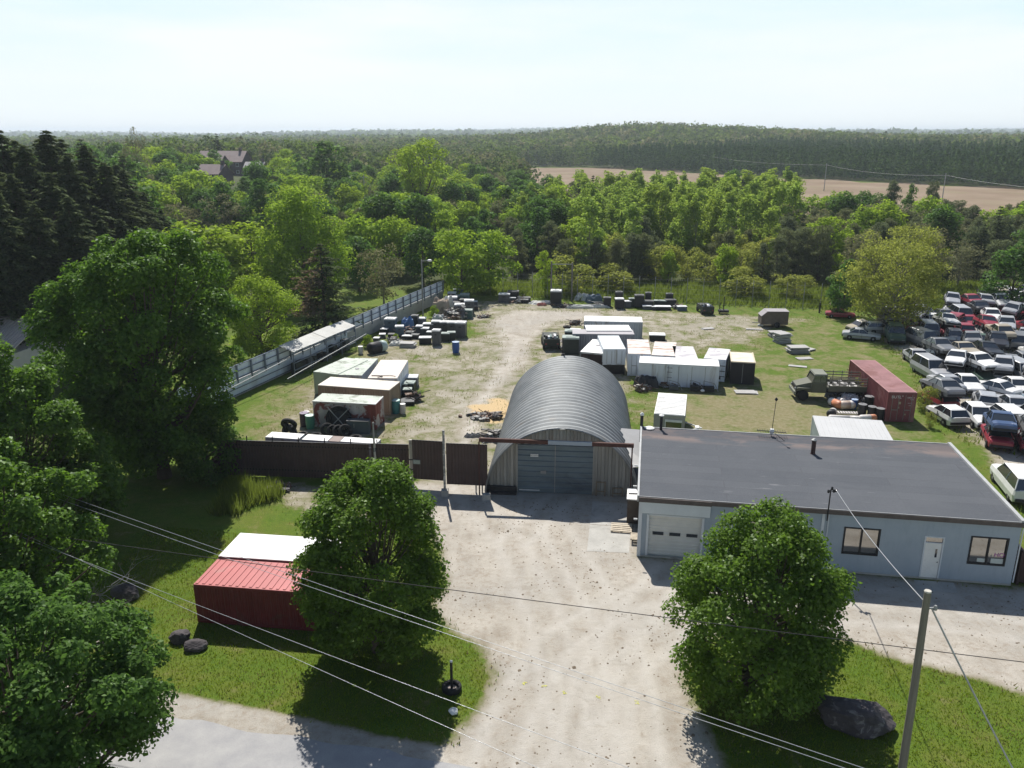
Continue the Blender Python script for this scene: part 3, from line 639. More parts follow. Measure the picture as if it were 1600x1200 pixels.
single('green', 1140, 205, 12.5, 6, 'dark conical tree amid the top of the light green grove')
single('green', 1145, 250, 11, 8, 'round green tree on the near edge of the ploughed field')
single('pine', 1388, 182, 13, 5.5, 'tall dark pine standing up against the ploughed field')
single('pine', 1452, 180, 12, 4.5, 'tall thin pine right of the tallest one before the ploughed field')
single('green', 1420, 183, 11.5, 4, 'small green tree between the two tall pines before the field')
single('bare', 226, 210, 19, 5, 'sparse airy tree top breaking the left skyline')
single('spruce', 345, 345, 15, 8, 'dark pointed tree rising behind the distant large house')

# large pale tree at the right, rear
def big_pale():
    o = make_broad(501, 5.3, 1.4, 11.6, 120, 1.15, 21000, .24, M_pale, dome, .26, 60, M_palebark, .62, .12, .22, 'pale_tree', 6, .3)
    x, y = G(1392, 519); o.location = (x, y, 0); tag(o, 'large airy pale green tree beside the blurred scrapyard corner', 'tree'); return o
big_pale()
def tall_maple():
    o = make_broad(502, 5.2, .8, 14.8, 95, 1.35, 17000, .34, M_bright, egg, .35, 40, None, .75, .25, .12, 'maple_tree', 6)
    D = 108; o.location = (XD(477, D), D, 0); tag(o, 'tallest rounded green tree on the lawn behind the left fence', 'tree')
tall_maple()
def lawn_spruce():
    o = make_spruce(503, 4.2, 10.6, 30, 9, 60, .38, M_spruce, .22, brown=M_deadn, up=.1)
    x, y = XD(506, 89), 89; o.location = (x, y, 0); o.scale = (1.25, 1.25, 1); o.rotation_euler[2] = .3; tag(o, 'dark spruce with a browned left side behind the grey fence', 'tree')
lawn_spruce()
# wall of tall dark spruces on the far left
SPR = {}
def spr(i): return lambda: make_spruce(520+i, 5.6, 22, 54, 10, 120, .5, M_spruce, .40, up=.05)
sl = [(-30, 80, 22.5, 'cut by the left border'), (12, 84, 23, 'nearest the left border'), (45, 90, 24, 'second from the left border'), (80, 87, 22.6, 'third along the dark wall'), (112, 92, 24, 'fourth along the dark wall'), (140, 88, 21.5, 'fifth along the dark wall'),
      (166, 95, 22.5, 'sixth along the dark wall'), (192, 93, 20.6, 'seventh along the dark wall'), (216, 100, 19.5, 'eighth along, lower than the seventh'), (240, 108, 16.5, 'ninth along, sloping down to the right'), (262, 116, 13.5, 'last and lowest of the dark wall'),
      (0, 92, 22, 'behind the dark wall, far left'), (60, 98, 23, 'behind the dark wall, left'), (98, 99, 23, 'behind the dark wall, centre'), (128, 100, 23, 'behind the dark wall, right of centre'), (205, 104, 20, 'behind the dark wall, right'), (55, 80, 20, 'in front of the dark wall, left of middle'), (110, 82, 20, 'in front of the dark wall, centre'), (205, 88, 15, 'in front of the dark wall, far right'),
      (30, 74, 19, 'in front of the dark wall, far left'), (85, 76, 17.5, 'in front of the dark wall, middle'), (135, 79, 18, 'in front of the dark wall, right of middle'), (180, 82, 15.5, 'in front of the dark wall, right')]
for i, (px, D, H, t) in enumerate(sl):
    o = PR.put(('bigspruce', i % 3), spr(i % 3), (XD(px, D), D, 0), rg3.uniform(0, 6), (H/22*1.3, H/22*1.3, (H-1.6)/22), 'tall dark spruce '+t, 'tall spruces at the far left')

# ---------------------------------------------------------------- near trees
def near(seed, px, D, R, H, nc, cr, nl, leaf, mat, prof, label, z0=1.3, lob=.14, fill=.08, limbs=70, r0=.24, inner=.4, rz=0):
    o = make_broad(seed, R, z0, H, nc, cr, nl, leaf, mat, prof, r0, limbs, None, .78, fill, lob, 'maple_tree', 8, inner)
    o.location = (XD(px, D) if not isinstance(px, tuple) else px[0], D, 0); o.rotation_euler[2] = rz; tag(o, label, 'tree'); return o
near(621, (-6.0,), 31.3, 2.8, 8.75, 130, .68, 52000, .165, M_maple, ovoid, 'round dense maple beside the red container on the front lawn', .7, .06, .02, 90, .2, .6)
near(641, (9.7,), 28.2, 3.1, 8.1, 150, .66, 52000, .165, M_maple, ovoid, 'wide dense maple in front of the blue-grey building', .7, .05, .02, 90, .2, .6)
near(603, (-23.2,), 50.5, 5.3, 15.9, 150, 1.05, 84000, .26, M_maple, dome, 'huge maple left of centre overhanging the dark brown fence', 1.0, .16, .12, 70, .4)
near(604, (-25.9,), 40, 3.9, 11.3, 95, .85, 56000, .22, M_maple, egg, 'large maple at the left border below the metal house roof', 1.0, .12, .12)
near(605, (-21.8,), 30.3, 3.3, 10.2, 120, .64, 42000, .20, M_maple, ovoid, 'maple at the left border with power lines in front', 2.2, .2)
near(606, (-15.7,), 21.3, 4.3, 8.2, 210, .56, 64000, .18, M_maple2, dome, 'nearest bluish green maple in the bottom left corner', .6, .16)
near(607, (-21,), 26, 3.5, 6.4, 120, .6, 34000, .19, M_maple2, dome, 'maple behind the nearest one at the lower left border', .6, .2)
near(608, (-25.0,), 79, 3.4, 7.9, 60, .9, 15000, .22, M_bright, dome, 'drooping yellow-green tree between the huge maple and the grey fence', .8, .2)
near(610, (-45.2,), 62, 4, 9.5, 60, 1.1, 15000, .28, M_maple, dome, 'green tree at the left border beside the house roof', .8, .2)
near(611, (-20,), 50.5, 2.2, 3.4, 36, .6, 9000, .18, M_maple2, dome, 'low leafy bush at the left end of the dark brown fence', .1, .2)
def dead_branch():
    rng = np.random.default_rng(9); mb = MB(); 
    def br(p, d, l, r, lv):
        q = p+d*l; m = (p+q)/2+rng.normal(size=3)*l*.08; mb.tube([p, m, q], [r, r*.75, r*.5], 5, cap=False)
        if lv:
            for _ in range(3 if lv > 1 else 2):
                nd = nrm((d+rng.normal(size=3)*.55)[None])[0]; br(p+(q-p)*rng.uniform(.45, 1), nd, l*rng.uniform(.55, .8), r*.5, lv-1)
    br(np.array([-20.6, 32.2, 1.2]), nrm(np.array([[.8, .1, .5]]))[0], 1.9, .075, 4); br(np.array([-20.6, 32.0, .4]), nrm(np.array([[.9, -.3, .25]]))[0], 1.7, .07, 4)
    br(np.array([-20.4, 29.5, 1.4]), nrm(np.array([[.9, .2, .15]]))[0], 1.8, .07, 4); br(np.array([-19.9, 28.6, 2.2]), nrm(np.array([[.9, .3, .1]]))[0], 1.5, .05, 4)
    mb.tube([(-20.4, 31, -.1), (-20.6, 31.2, 2.6)], [.22, .14], 8)
    tag(mb.build('dead_tree', paint('grey_bark', (.27, .26, .25), .9, .3, 4)), 'leafless grey branching dead tree among the lower left maples', 'dead tree')
dead_branch()

# ================================================================ BUILDINGS
def siding_mat():
    m, n, b, o = _mat('blue_siding'); v = objco(n)
    c = mixc(n, rng_map(n, noise(n, .7, 6, .6, v), .3, .7), (.29, .35, .415), (.35, .405, .46)); c = mixc(n, math_(n, 'MULTIPLY', rng_map(n, noise(n, 3, 6, .7, objco(n, (1, 1, .2))), .5, .75), .35), c, (.20, .235, .28))
    n.links.new(c, b.inputs['Base Color']); b.inputs['Roughness'].default_value = .5; return m
M_siding = siding_mat()
def roof_mat():
    m, n, b, o = _mat('rolled_roofing'); v = objco(n)
    wv = n.nodes.new('ShaderNodeTexBrick'); n.links.new(objco(n, (1, 1, 1)), wv.inputs[0])
    wv.inputs['Scale'].default_value = 1.0; wv.inputs['Brick Width'].default_value = 9; wv.inputs['Row Height'].default_value = .92; wv.inputs['Mortar Size'].default_value = .022; wv.inputs['Mortar Smooth'].default_value = .4
    wv.inputs['Color1'].default_value = c4((.082, .090, .103)); wv.inputs['Color2'].default_value = c4((.096, .104, .117)); wv.inputs['Mortar'].default_value = c4((.072, .076, .086))
    c = mixc(n, math_(n, 'MULTIPLY', rng_map(n, noise(n, .35, 7, .6, v, .4), .4, .7), .5), wv.outputs[0], (.115, .122, .135))
    c = mixc(n, math_(n, 'MULTIPLY', rng_map(n, noise(n, 26, 3, .7, v), .4, .8), .35), c, (.2, .2, .21))
    # worn reddish-brown ponding stains in a band near the rear edge
    sp = n.nodes.new('ShaderNodeSeparateXYZ'); n.links.new(v, sp.inputs[0])
    band = math_(n, 'MULTIPLY', rng_map(n, sp.outputs[1], 8.2, 9.0), rng_map(n, noise(n, .45, 6, .6, objco(n, (1, 2.2, 1)), .5), .46, .62))
    c = mixc(n, math_(n, 'MULTIPLY', band, .8), c, (.22, .175, .16))
    c = mixc(n, math_(n, 'MULTIPLY', rng_map(n, sp.outputs[1], 9.2, 9.6), .5), c, (.085, .085, .095))
    wl = rng_map(n, noise(n, 1.3, 3, .5, objco(n, (.35, 3.2, 1)), 1.2), .69, .71); c = mixc(n, math_(n, 'MULTIPLY', wl, .3), c, (.3, .3, .31))
    n.links.new(c, b.inputs['Base Color']); b.inputs['Roughness'].default_value = .95; b.inputs['Specular IOR Level'].default_value = .08; bump(n, b, noise(n, 3, 5, .6, v), .3, .02); return m
BO = G(996, 868); BA = math.atan2(36.77-39.86, 25.45-6.82); BW_, BD, BH = 18.75, 10.75, 3.55
M_trim = paint('brown_fascia', (.115, .095, .088), .7, .3, 2); M_bluetrim = paint('pale_trim', (.62, .66, .70), .5, .12, 1)
def text(body, size, loc, rot, mat, parent, name='lettering', ext=.004, align='CENTER'):
    cu = bpy.data.curves.new(name, 'FONT'); cu.body = body; cu.size = size; cu.extrude = ext; cu.align_x = align; cu.align_y = 'CENTER'; cu.materials.append(mat)
    tmp = bpy.data.objects.new(name, cu); COL.objects.link(tmp); bpy.context.view_layer.update()
    me = bpy.data.meshes.new_from_object(tmp.evaluated_get(bpy.context.evaluated_depsgraph_get())); bpy.data.objects.remove(tmp)
    if not me.materials: me.materials.append(mat)
    o = bpy.data.objects.new(name, me); COL.objects.link(o); o.parent = parent; o.location = loc; o.rotation_euler = rot; return o
def wall_open(x0, x1, z0, z1, opens, y=0.0, mi=0, step=.2, mb=None):
    """clapboard wall in the plane y, each board a tilted strip, with real openings (ox0, ox1, oz0, oz1)"""
    mb = mb or MB(); z = z0; xs = sorted({x0, x1, *[o[0] for o in opens], *[o[1] for o in opens]})
    while z < z1-1e-6:
        zt = min(z+step, z1)
        cuts = sorted({z, zt, *[q for o in opens for q in o[2:4] if z < q < zt]})
        for za, zb in zip(cuts, cuts[1:]):
            for xa, xb in zip(xs, xs[1:]):
                zm, xm = (za+zb)/2, (xa+xb)/2
                if any(o[0] < xm < o[1] and o[2] < zm < o[3] for o in opens): continue
                ya = y-.03*(1-(za-z)/step); yb = y-.03*(1-(zb-z)/step)
                mb.quad((xa, ya, za), (xb, ya, za), (xb, yb, zb), (xa, yb, zb), mi)
        for xa, xb in zip(xs, xs[1:]):
            if not any(o[0] < (xa+xb)/2 < o[1] and o[2] < z < o[3] for o in opens): mb.quad((xa, y, z), (xb, y, z), (xb, y-.03, z), (xa, y-.03, z), mi)
        z = zt
    return mb
def window(parent, x0, x1, z0, z1, y, frame_mat, panes=2, fr=.06, inner=None):
    mb = MB(); yo, yi = y-.05, y+.06
    mb.box(x0-.02, x0+fr, yo, yi, z0-.02, z1+.02); mb.box(x1-fr, x1+.02, yo, yi, z0-.02, z1+.02); mb.box(x0+fr, x1-fr, yo, yi, z0-.02, z0+fr); mb.box(x0+fr, x1-fr, yo, yi, z1-fr, z1+.02)
    for i in range(1, panes):
        xm = x0+(x1-x0)*i/panes; mb.box(xm-.035, xm+.035, yo+.005, yi-.005, z0+fr, z1-fr)
    f = mb.build('window', frame_mat, parent)
    w_ = (x1-x0-2*fr)/panes
    for i in range(panes):
        g = MB(); a = x0+fr+w_*i+.02; c = a+w_-.04; g.box(a, c, y+.03, y+.04, z0+fr-.01, z1-fr+.01); g.build('pane', M_oglass, f)
    return f
def main_building():
    b = thing('commercial_building', 'low blue-grey sided building with a flat dark rolled roof and garage door', 'building', (*BO, 0), BA)
    gx0, gx1, gz1 = .52, 3.28, 2.52
    opens = [(gx0, gx1, 0, gz1), (10.45, 12.2, 1.1, 2.6), (16.53, 18.27, 1.07, 2.6), (14.35, 15.3, 0, 2.42), (5.7, 7.4, 1.1, 2.6)]
    mb = wall_open(0, BW_, 0, BH-.25, opens)
    mb.build('front_wall', M_siding, b)
    mb = MB()
    for x, s in ((0, -1), (BW_, 1)):
        z = 0
        while z < BH-.25:
            zt = min(z+.2, BH-.25); mb.quad((x+s*.018, 0, z), (x+s*.018, BD, z), (x, BD, zt), (x, 0, zt)); z = zt
    mb.quad((0, BD, 0), (BW_, BD, 0), (BW_, BD, BH-.25), (0, BD, BH-.25)); mb.build('side_wall', paint('grey_siding', (.42, .45, .47), .7, .2, 1), b)
    mb = MB(); mb.box(-.06, BW_+.06, -.10, BD+.06, BH-.05, BH); mb.build('roof', roof_mat(), b)
    mb = MB(); mb.box(-.075, 3.70, -.20, -.101, BH-.27, BH-.012); mb.box(3.70, BW_+.08, -.15, -.101, BH-.25, BH-.012); mb.build('fascia', M_trim, b)
    mb = MB(); mb.box(-.06, BW_+.06, -.10, -.065, BH, BH+.025); mb.box(-.17, -.061, -.1, BD+.05, BH-.3, BH+.05); mb.box(BW_-.10, BW_+.09, -.1, BD+.05, BH+.001, BH+.11); mb.box(-.05, BW_-.11, BD-.02, BD+.05, BH+.001, BH+.035); mb.build('roof_edge_trim', paint('dull_edge_trim', (.42, .43, .43), .6, .2, 2), b)
    # garage bay: header box, posts, sectional door
    mb = MB(); mb.box(.08, 3.66, -.17, -.02, BH-.92, BH-.28); mb.build('garage_header', paint('header_panel', (.60, .65, .68), .55, .1, 1), b)
    mb = MB(); mb.box(-.05, .14, -.06, -.02, 0, BH-.27); mb.box(.40, .52, -.05, .12, 0, gz1); mb.box(3.28, 3.40, -.05, .12, 0, gz1); mb.box(.52, 3.28, .0, .12, gz1-.08, gz1); mb.box(9.28, 9.42, -.05, -.02, 0, BH-.27); mb.build('corner_board', M_bluetrim, b)
    gd = None; mb = MB(); n = 4; hz = (gz1-.1)/n
    for i in range(n):
        for q in range(3):
            z0 = .02+i*hz+q*hz/3; z1 = z0+hz/3-(.02 if q == 2 else 0); mb.quad((gx0, .14, z0), (gx1, .14, z0), (gx1, .125, z1-.03), (gx0, .125, z1-.03)); mb.quad((gx0, .125, z1-.03), (gx1, .125, z1-.03), (gx1, .14, z1), (gx0, .14, z1))
    mb.box(gx0, gx1, .145, .2, 0, gz1); gd = mb.build('garage_door', paint('door_white', (.66, .66, .63), .5, .1, 1.5), b)
    for xc in (1.03, 1.92, 2.82):
        m2 = MB(); m2.box(xc-.29, xc+.29, .105, .13, 1.28, 1.46); m2.build('window', M_glass, gd)
    window(b, 10.45, 12.2, 1.1, 2.6, 0, M_dark); w2 = window(b, 16.53, 18.27, 1.07, 2.6, 0, M_dark); window(b, 5.7, 7.4, 1.1, 2.6, 0, M_trim)
    # things seen inside the right window: papers and letters on the glass
    mb = MB(); mb.box(16.98, 17.35, .015, .022, 1.18, 1.38); mb.box(17.62, 18.2, .015, .022, 1.15, 1.42); mb.build('notice', paint('paper', (.55, .6, .58), .8, .1), w2)
    text('HO', .32, (17.98, .02, 1.62), (PI/2, 0, 0), paint('sign_magenta', (.45, .12, .4), .7, .1), w2); text('- A -', .16, (17.62, .02, 1.56), (PI/2, 0, 0), paint('sign_grey', (.4, .38, .42), .7, .1), w2)
    # front door with transom
    mb = MB(); mb.box(14.35, 14.42, -.04, .08, 0, 2.42); mb.box(15.23, 15.3, -.04, .08, 0, 2.42); mb.box(14.42, 15.23, -.04, .08, 2.36, 2.42); mb.box(14.42, 15.23, -.03, .07, 2.03, 2.08); mb.build('door_frame', M_bluetrim, b)
    mb = MB(); mb.box(14.43, 15.22, .0, .045, .02, 2.03); d = mb.build('door', M_white, b)
    mb = MB(); mb.box(14.95, 15.05, -.012, .0, 1.25, 1.72); mb.build('window', M_glass, d)
    mb = MB(); mb.tube([(15.14, -.0, 1.0), (15.14, -.06, 1.0), (15.06, -.06, 1.0)], .018, 6); mb.build('handle', M_steel, d)
    mb = MB(); mb.box(14.43, 15.22, .02, .03, 2.085, 2.355); mb.build('transom', M_oglass, b)
    mb = MB(); mb.box(0, BW_, -.05, -.022, 0, .09); mb.build('base_strip', M_conc, b)
    mb = MB(); mb.tube([(-.2, 2.2, 3.1), (-.42, 2.2, 3.1)], .05, 6); mb.tube([(-.2, 5.2, 3.1), (-.42, 5.2, 3.1)], .05, 6); mb.tube([(-.1, -.06, 2.2), (-.3, -.06, 2.2)], .05, 6); mb.build('wall_lamp', M_white, b)
    mb = MB(); mb.tube([(BW_+.07, -.03, .2), (BW_+.07, -.03, 3.2)], .035, 6); mb.tube([(9.6, -.05, .8), (9.6, -.05, 3.4)], .03, 6); mb.build('conduit', M_bluetrim, b)
    MI = Matrix.Translation((*BO, 0)) @ Matrix.Rotation(BA, 4, 'Z')
    W_ = lambda x, y, z: tuple(MI @ Vector((x, y, z)))
    def roof_xy(px, py):
        x, y = G(px, py, BH); q = MI.inverted() @ Vector((x, y, BH)); return q.x, q.y
    # roof things
    x, y = roof_xy(1270, 709); t = thing('chimney', 'dark brown metal flue pipe standing on the flat roof', 'chimney', W_(x, y, BH), BA)
    mb = MB(); mb.lathe([(.16, 0), (.13, .05), (.13, .86)], 14); mb.build('pipe', paint('rusty_flue', (.07, .035, .03), .7, .3), t); mb = MB(); mb.lathe([(.17, .86), (.17, .9), (.05, .99)], 14); mb.build('cap', M_steel, t)
    x, y = roof_xy(1026, 673); t = thing('vent_pipe', 'short rusty vent pipe with a pale cap at the roof corner', 'vent pipe', W_(1.15, 10.45, BH), BA)
    mb = MB(); mb.lathe([(.09, 0), (.09, .95)], 10); mb.build('pipe', M_dark, t); mb = MB(); mb.lathe([(.16, .95), (.17, 1.0), (.04, 1.07)], 12); mb.build('cap', M_white, t)
    t = thing('vent_pipe', 'dark pipe with a domed cap rising behind the roof corner', 'vent pipe', W_(-.1, 10.95, 0), BA)
    mb = MB(); mb.lathe([(.1, 0), (.1, 4.3)], 10); mb.build('pipe', M_dark, t); mb = MB(); mb.lathe([(.13, 4.3), (.13, 4.4), (.04, 4.5)], 10); mb.build('cap', M_white, t)
    mb = MB(); mb.lathe([(.30, .03), (.32, .07), (.22, .12)], 16, (0, 0, 0)); o = mb.build('roof_cap', M_white); o.location = W_(.42, 10.5, BH); tag(o, 'round white cap lying on the roof corner by the vent pipe', 'roof cap')
    # television antenna on a mast at the rear edge
    t = thing('antenna', 'dark rooftop aerial with short cross rods on a thin mast', 'antenna', W_(8.05, 10.4, BH), BA)
    mb = MB(); mb.tube([(0, 0, 0), (.1, 0, 2.4)], .02, 6); mb.build('mast', M_dark, t)
    mb = MB(); mb.tube([(-.9, 0, .35), (.9, 0, .28)], .025, 6)
    for i in range(12): xx = -.85+i*.155; mb.tube([(xx, -.32, .33), (xx, .32, .33)], .014, 4)
    mb.tube([(.1, -.5, .4), (.7, -.9, .05)], .02, 5); mb.build('boom', M_dark, t)
    mb = MB(); mb.lathe([(.12, 0), (.15, .15), (.12, .3)], 10, (.02, 0, .18)); mb.build('rotor', M_white, t)
    mb = MB(); mb.lathe([(.03, 2.35), (.11, 2.45), (.03, 2.58)], 10, (.1, 0, 0)); mb.build('head', M_dark, t)
    # service mast at the front edge
    t = thing('service_mast', 'short dark service mast with insulators at the front roof edge', 'service mast', W_(9.5, -.12, BH-.6), BA)
    mb = MB(); mb.tube([(0, -.05, 0), (0, -.05, 1.75)], .035, 6); mb.build('mast', M_dark, t)
    mb = MB()
    for xx, zz in ((-.1, 1.62), (.06, 1.8), (.16, 1.66), (.26, 1.7)): mb.lathe([(.03, -.08), (.06, -.04), (.06, .06), (.03, .1)], 8, (xx, -.05, zz))
    mb.tube([(-.12, -.05, 1.66), (.3, -.05, 1.66)], .02, 5); mb.build('insulator', M_dark, t)
    # dark pipe/board beyond the right corner
    mb = MB(); mb.box(-.06, .06, -.2, 1.6, 0, 1.9); mb.box(.06, .5, -.1, 1.5, .1, 1.5); o = mb.build('storage_cabinet', paint('dark_brown_board', (.05, .03, .028), .8, .3)); o.location = W_(BW_+.35, .3, 0); o.rotation_euler[2] = BA; tag(o, 'dark brown board cabinet against the right end of the blue-grey building', 'cabinet')
    return W_
BWORLD = main_building()

QO = (-1.65, 48.0); QA = R_(-5.2); QW, QL, QC, QR_ = 9.6, 17.2, -.33, 4.80
def corrugated_arch():
    m, n, b, o = _mat('galvanised_sheet'); v = objco(n)
    c = mixc(n, rng_map(n, noise(n, .6, 7, .62, v, .3), .35, .68), (.17, .185, .195), (.27, .285, .29)); c = mixc(n, math_(n, 'MULTIPLY', rng_map(n, noise(n, 5, 5, .7, objco(n, (.3, 1, 1))), .45, .7), .45), c, (.16, .175, .18))
    c = mixc(n, math_(n, 'MULTIPLY', rng_map(n, noise(n, .9, 6, .6, v), .6, .72), .35), c, (.22, .17, .12))
    n.links.new(c, b.inputs['Base Color']); b.inputs['Metallic'].default_value = .15; b.inputs['Roughness'].default_value = .62; MATS['galv'] = m
    t = thing('arched_metal_shed', 'long arched shed of ribbed galvanised sheet with a wide grey double door', 'building', (*QO, 0), QA)

    a0 = math.asin(-QC/QR_); ang = np.linspace(a0, PI-a0, 49); nr = 26; ys = []
    for i in range(nr):
        for f, d in ((0, 0), (.18, .0), (.34, .15), (.66, .15), (.82, .0)): ys.append(((i+f)*QL/nr, d))
    ys.append((QL, 0)); V = []; ox = QW/2
    for (yy, d) in ys:
        r = QR_+d
        for a in ang: V.append((ox+r*math.cos(a), yy, QC+r*math.sin(a)))
    V = np.array(V); ni = len(ang); jj_, ii_ = np.meshgrid(np.arange(ni-1), np.arange(len(ys)-1)); k = (ii_*ni+jj_).ravel(); F = np.stack([k, k+1, k+ni+1, k+ni], 1)
    np_mesh('arched_roof', V, F, m, t)
    # bolt lines / seams
    mb = MB()
    for a in np.linspace(a0+.42, PI-a0-.42, 7):
        for i in range(nr):
            for q in (0.02, .5): yy = (i+.5)*QL/nr; r = QR_+.115; mb.box(ox+r*math.cos(a)-.03, ox+r*math.cos(a)+.03, yy-.09, yy+.09, QC+r*math.sin(a)-.012, QC+r*math.sin(a)+.01); break
    mb.build('bolt_row', M_steel, t)
    fr = MB(); pts = [(ox+(QR_+.05)*math.cos(a), -.02, QC+(QR_+.05)*math.sin(a)) for a in ang]; fr.tube(pts, .06, 6); fr.build('edge_rib', M_steel, t)
    # front end wall, recessed, of upright ribbed sheet around the doorway
    dx0, dx1, dz = 2.0, 6.72, 3.30; yw = .38; mb = MB(); x = 0.0; st = .44; i = 0
    zt = lambda xx: max(0, QC+math.sqrt(max(0, (QR_-.02)**2-(xx-ox)**2)))
    while x < QW-.01:
        for f0, f1, d0, d1 in ((0, .42, 0, 0), (.42, .50, 0, -.11), (.50, .92, -.11, -.11), (.92, 1, -.11, 0)):
            xa, xb = x+f0*st, x+f1*st; za, zb = zt(xa), zt(min(xb, QW))
            lo = dz if (xa+xb)/2 > dx0-.05 and (xa+xb)/2 < dx1+.05 else 0
            if max(za, zb) > lo+.02: mb.quad((xa, yw+d0, lo), (xb, yw+d1, lo), (xb, yw+d1, max(lo, zb)), (xa, yw+d0, max(lo, za)))
        x += st
    mb.build('end_wall', paint('end_sheet', (.36, .345, .31), .6, .22, 1, stain=(.22, .17, .13), sthr=(.6, .75), streak=(1, 1, .35)), t)
    mb = MB(); yb = QL-.1; xs_ = np.linspace(0, QW, 41)
    for a, c_ in zip(xs_, xs_[1:]): mb.quad((a, yb, 0), (c_, yb, 0), (c_, yb, zt(c_)), (a, yb, zt(a)))
    mb.build('rear_wall', MATS['end_sheet'], t)
    MD = paint('blue_grey_door', (.17, .215, .24), .6, .2, 1.5, stain=(.1, .12, .14), sthr=(.5, .7), streak=(.4, 1, 1))
    for s, (xa, xb) in enumerate(((dx0, 4.34), (4.38, dx1))):
        mb = MB(); z = .06; hh = .36
        while z < dz-.05:
            z1 = min(z+hh, dz); mb.quad((xa, .28, z), (xb, .28, z), (xb, .28, z1-.13), (xa, .28, z1-.13)); mb.quad((xa, .28, z1-.13), (xb, .28, z1-.13), (xb, .205, z1-.10), (xa, .205, z1-.10)); mb.quad((xa, .205, z1-.10), (xb, .205, z1-.10), (xb, .205, z1-.03), (xa, .205, z1-.03)); mb.quad((xa, .205, z1-.03), (xb, .205, z1-.03), (xb, .28, z1), (xa, .28, z1)); z = z1
        mb.box(xa, xb, .29, .33, .03, dz); d = mb.build('door', MD, t)
        if s == 0:
            m2 = MB(); m2.box(2.8, 3.3, .195, .215, 2.5, 2.68); sg = m2.build('sign', M_white, d)
            text('NO ENTRY', .10, (3.05, .19, 2.59), (PI/2, 0, 0), M_dark, sg)
            m2 = MB(); m2.box(3.72, 3.80, .16, .22, 1.35, 1.6); m2.box(3.45, 3.72, .18, .22, 1.38, 1.56); m2.build('handle', M_steel, d)
            m2 = MB(); m2.box(2.1, 3.4, .19, .22, .18, .24); m2.build('bottom_bar', M_white, d)
    mb = MB(); mb.box(dx0-.09, dx0, .17, .36, 0, dz+.02); mb.box(dx1, dx1+.09, .17, .36, 0, dz+.02); mb.box(4.34, 4.38, .2, .3, 0, dz); mb.build('door_frame', MATS['end_sheet'], t)
    Mx = Matrix.Translation((*QO, 0)) @ Matrix.Rotation(QA, 4, 'Z'); QWd = lambda x, y, z=0: tuple(Mx @ Vector((x, y, z)))
    # sliding gate beam in front
    g = thing('gate_beam', 'rusty brown overhead beam with end posts crossing in front of the arched shed', 'beam', QWd(0, -.35), QA)
    mb = MB(); mb.box(-.4, 3.9, -.08, .08, 3.62, 3.86, M=Matrix.Rotation(R_(.4), 4, 'Y')); mb.box(6.6, 9.15, -.08, .08, 3.62, 3.86, M=Matrix.Rotation(R_(.4), 4, 'Y')); mb.build('rail', paint('rust_brown', (.10, .045, .035), .8, .4, 2), g)
    mb = MB(); mb.box(3.9, 6.6, -.07, .07, 3.62, 3.86, M=Matrix.Rotation(R_(.4), 4, 'Y')); mb.build('middle_rail', M_siding, g)
    mb = MB(); mb.box(-.42, -.34, -.05, .05, 0, 3.6); mb.build('post', MATS['rust_brown'], g); mb = MB(); mb.box(9.05, 9.13, -.05, .05, 0, 3.6); mb.build('post', MATS['rust_brown'], g)
    # steel sheet lean-to between shed and building
    g = thing('sheet_infill', 'grey sheet-metal screen filling the gap between arched shed and building', 'metal screen', QWd(8.3, 2.4), QA)
    mb = MB(); ML = paint('pale_sheet', (.25, .255, .265), .5, .15, 1)
    for (a_, dz_) in ((0, 0), (1, -.03)):
        q_ = [(.55, -1.7, 1.75+dz_), (1.95, -1.5, 1.85+dz_), (2.0, 2.6, 2.75+dz_), (-.75, 2.6, 2.9+dz_)]; mb.quad(*(q_ if a_ == 0 else q_[::-1]))
    mb.build('roof_sheet', ML, g)
    mb = MB(); mb.corr((.6, -1.6), (1.95, -1.42), 0, 1.70, .3, .05); mb.build('panel', paint('slate_sheet', (.16, .19, .24), .5, .15, 1), g)
    mb = MB(); mb.tube([(1.5, .2, 0), (1.5, .2, 3.0)], .04, 6); mb.build('post', M_dark, g)
    # antenna pole at the rear of the arch
    t2 = thing('flue_pipe', 'thin dark pipe with bracket standing at the rear top of the arched shed', 'pipe', QWd(4.25, QL+.12)); mb = MB(); mb.tube([(0, 0, 0), (0, 0, 6.0)], .06, 8); mb.build('pole', M_dark, t2); mb = MB(); mb.box(-.12, .12, -.28, -.02, 4.35, 4.72); mb.build('bracket', M_dark, t2)
    # small things at the shed front
    for (x, w_, h_, lb) in ((6.95, .62, .95, 'left pale timber frame leaning on the right side of the arched shed front'), (8.0, .66, .6, 'right, lower timber frame leaning at the foot of the arched shed front')):
        mb = MB(); mb.box(0, .07, -.03, .03, 0, h_); mb.box(w_-.07, w_, -.03, .03, 0, h_); mb.box(.07, w_-.07, -.03, .03, h_-.07, h_); mb.box(.07, w_-.07, -.03, .03, h_*.3, h_*.3+.06); o = mb.build('wooden_trestle', M_wood); o.location = QWd(x, .12); o.rotation_euler = (R_(-8), 0, QA); tag(o, lb, 'wooden frame')
    mb = MB(); mb.box(0, 1.9, -.25, .25, 0, .12); mb.box(0, 1.9, .1, .25, .12, .42); o = mb.build('timber_stack', paint('dark_timber', (.05, .045, .045), .9, .4)); o.location = QWd(.05, .0); o.rotation_euler[2] = QA; tag(o, 'dark timbers at the left foot of the arched shed wall', 'timber')
    return QWd
QWORLD = corrugated_arch()
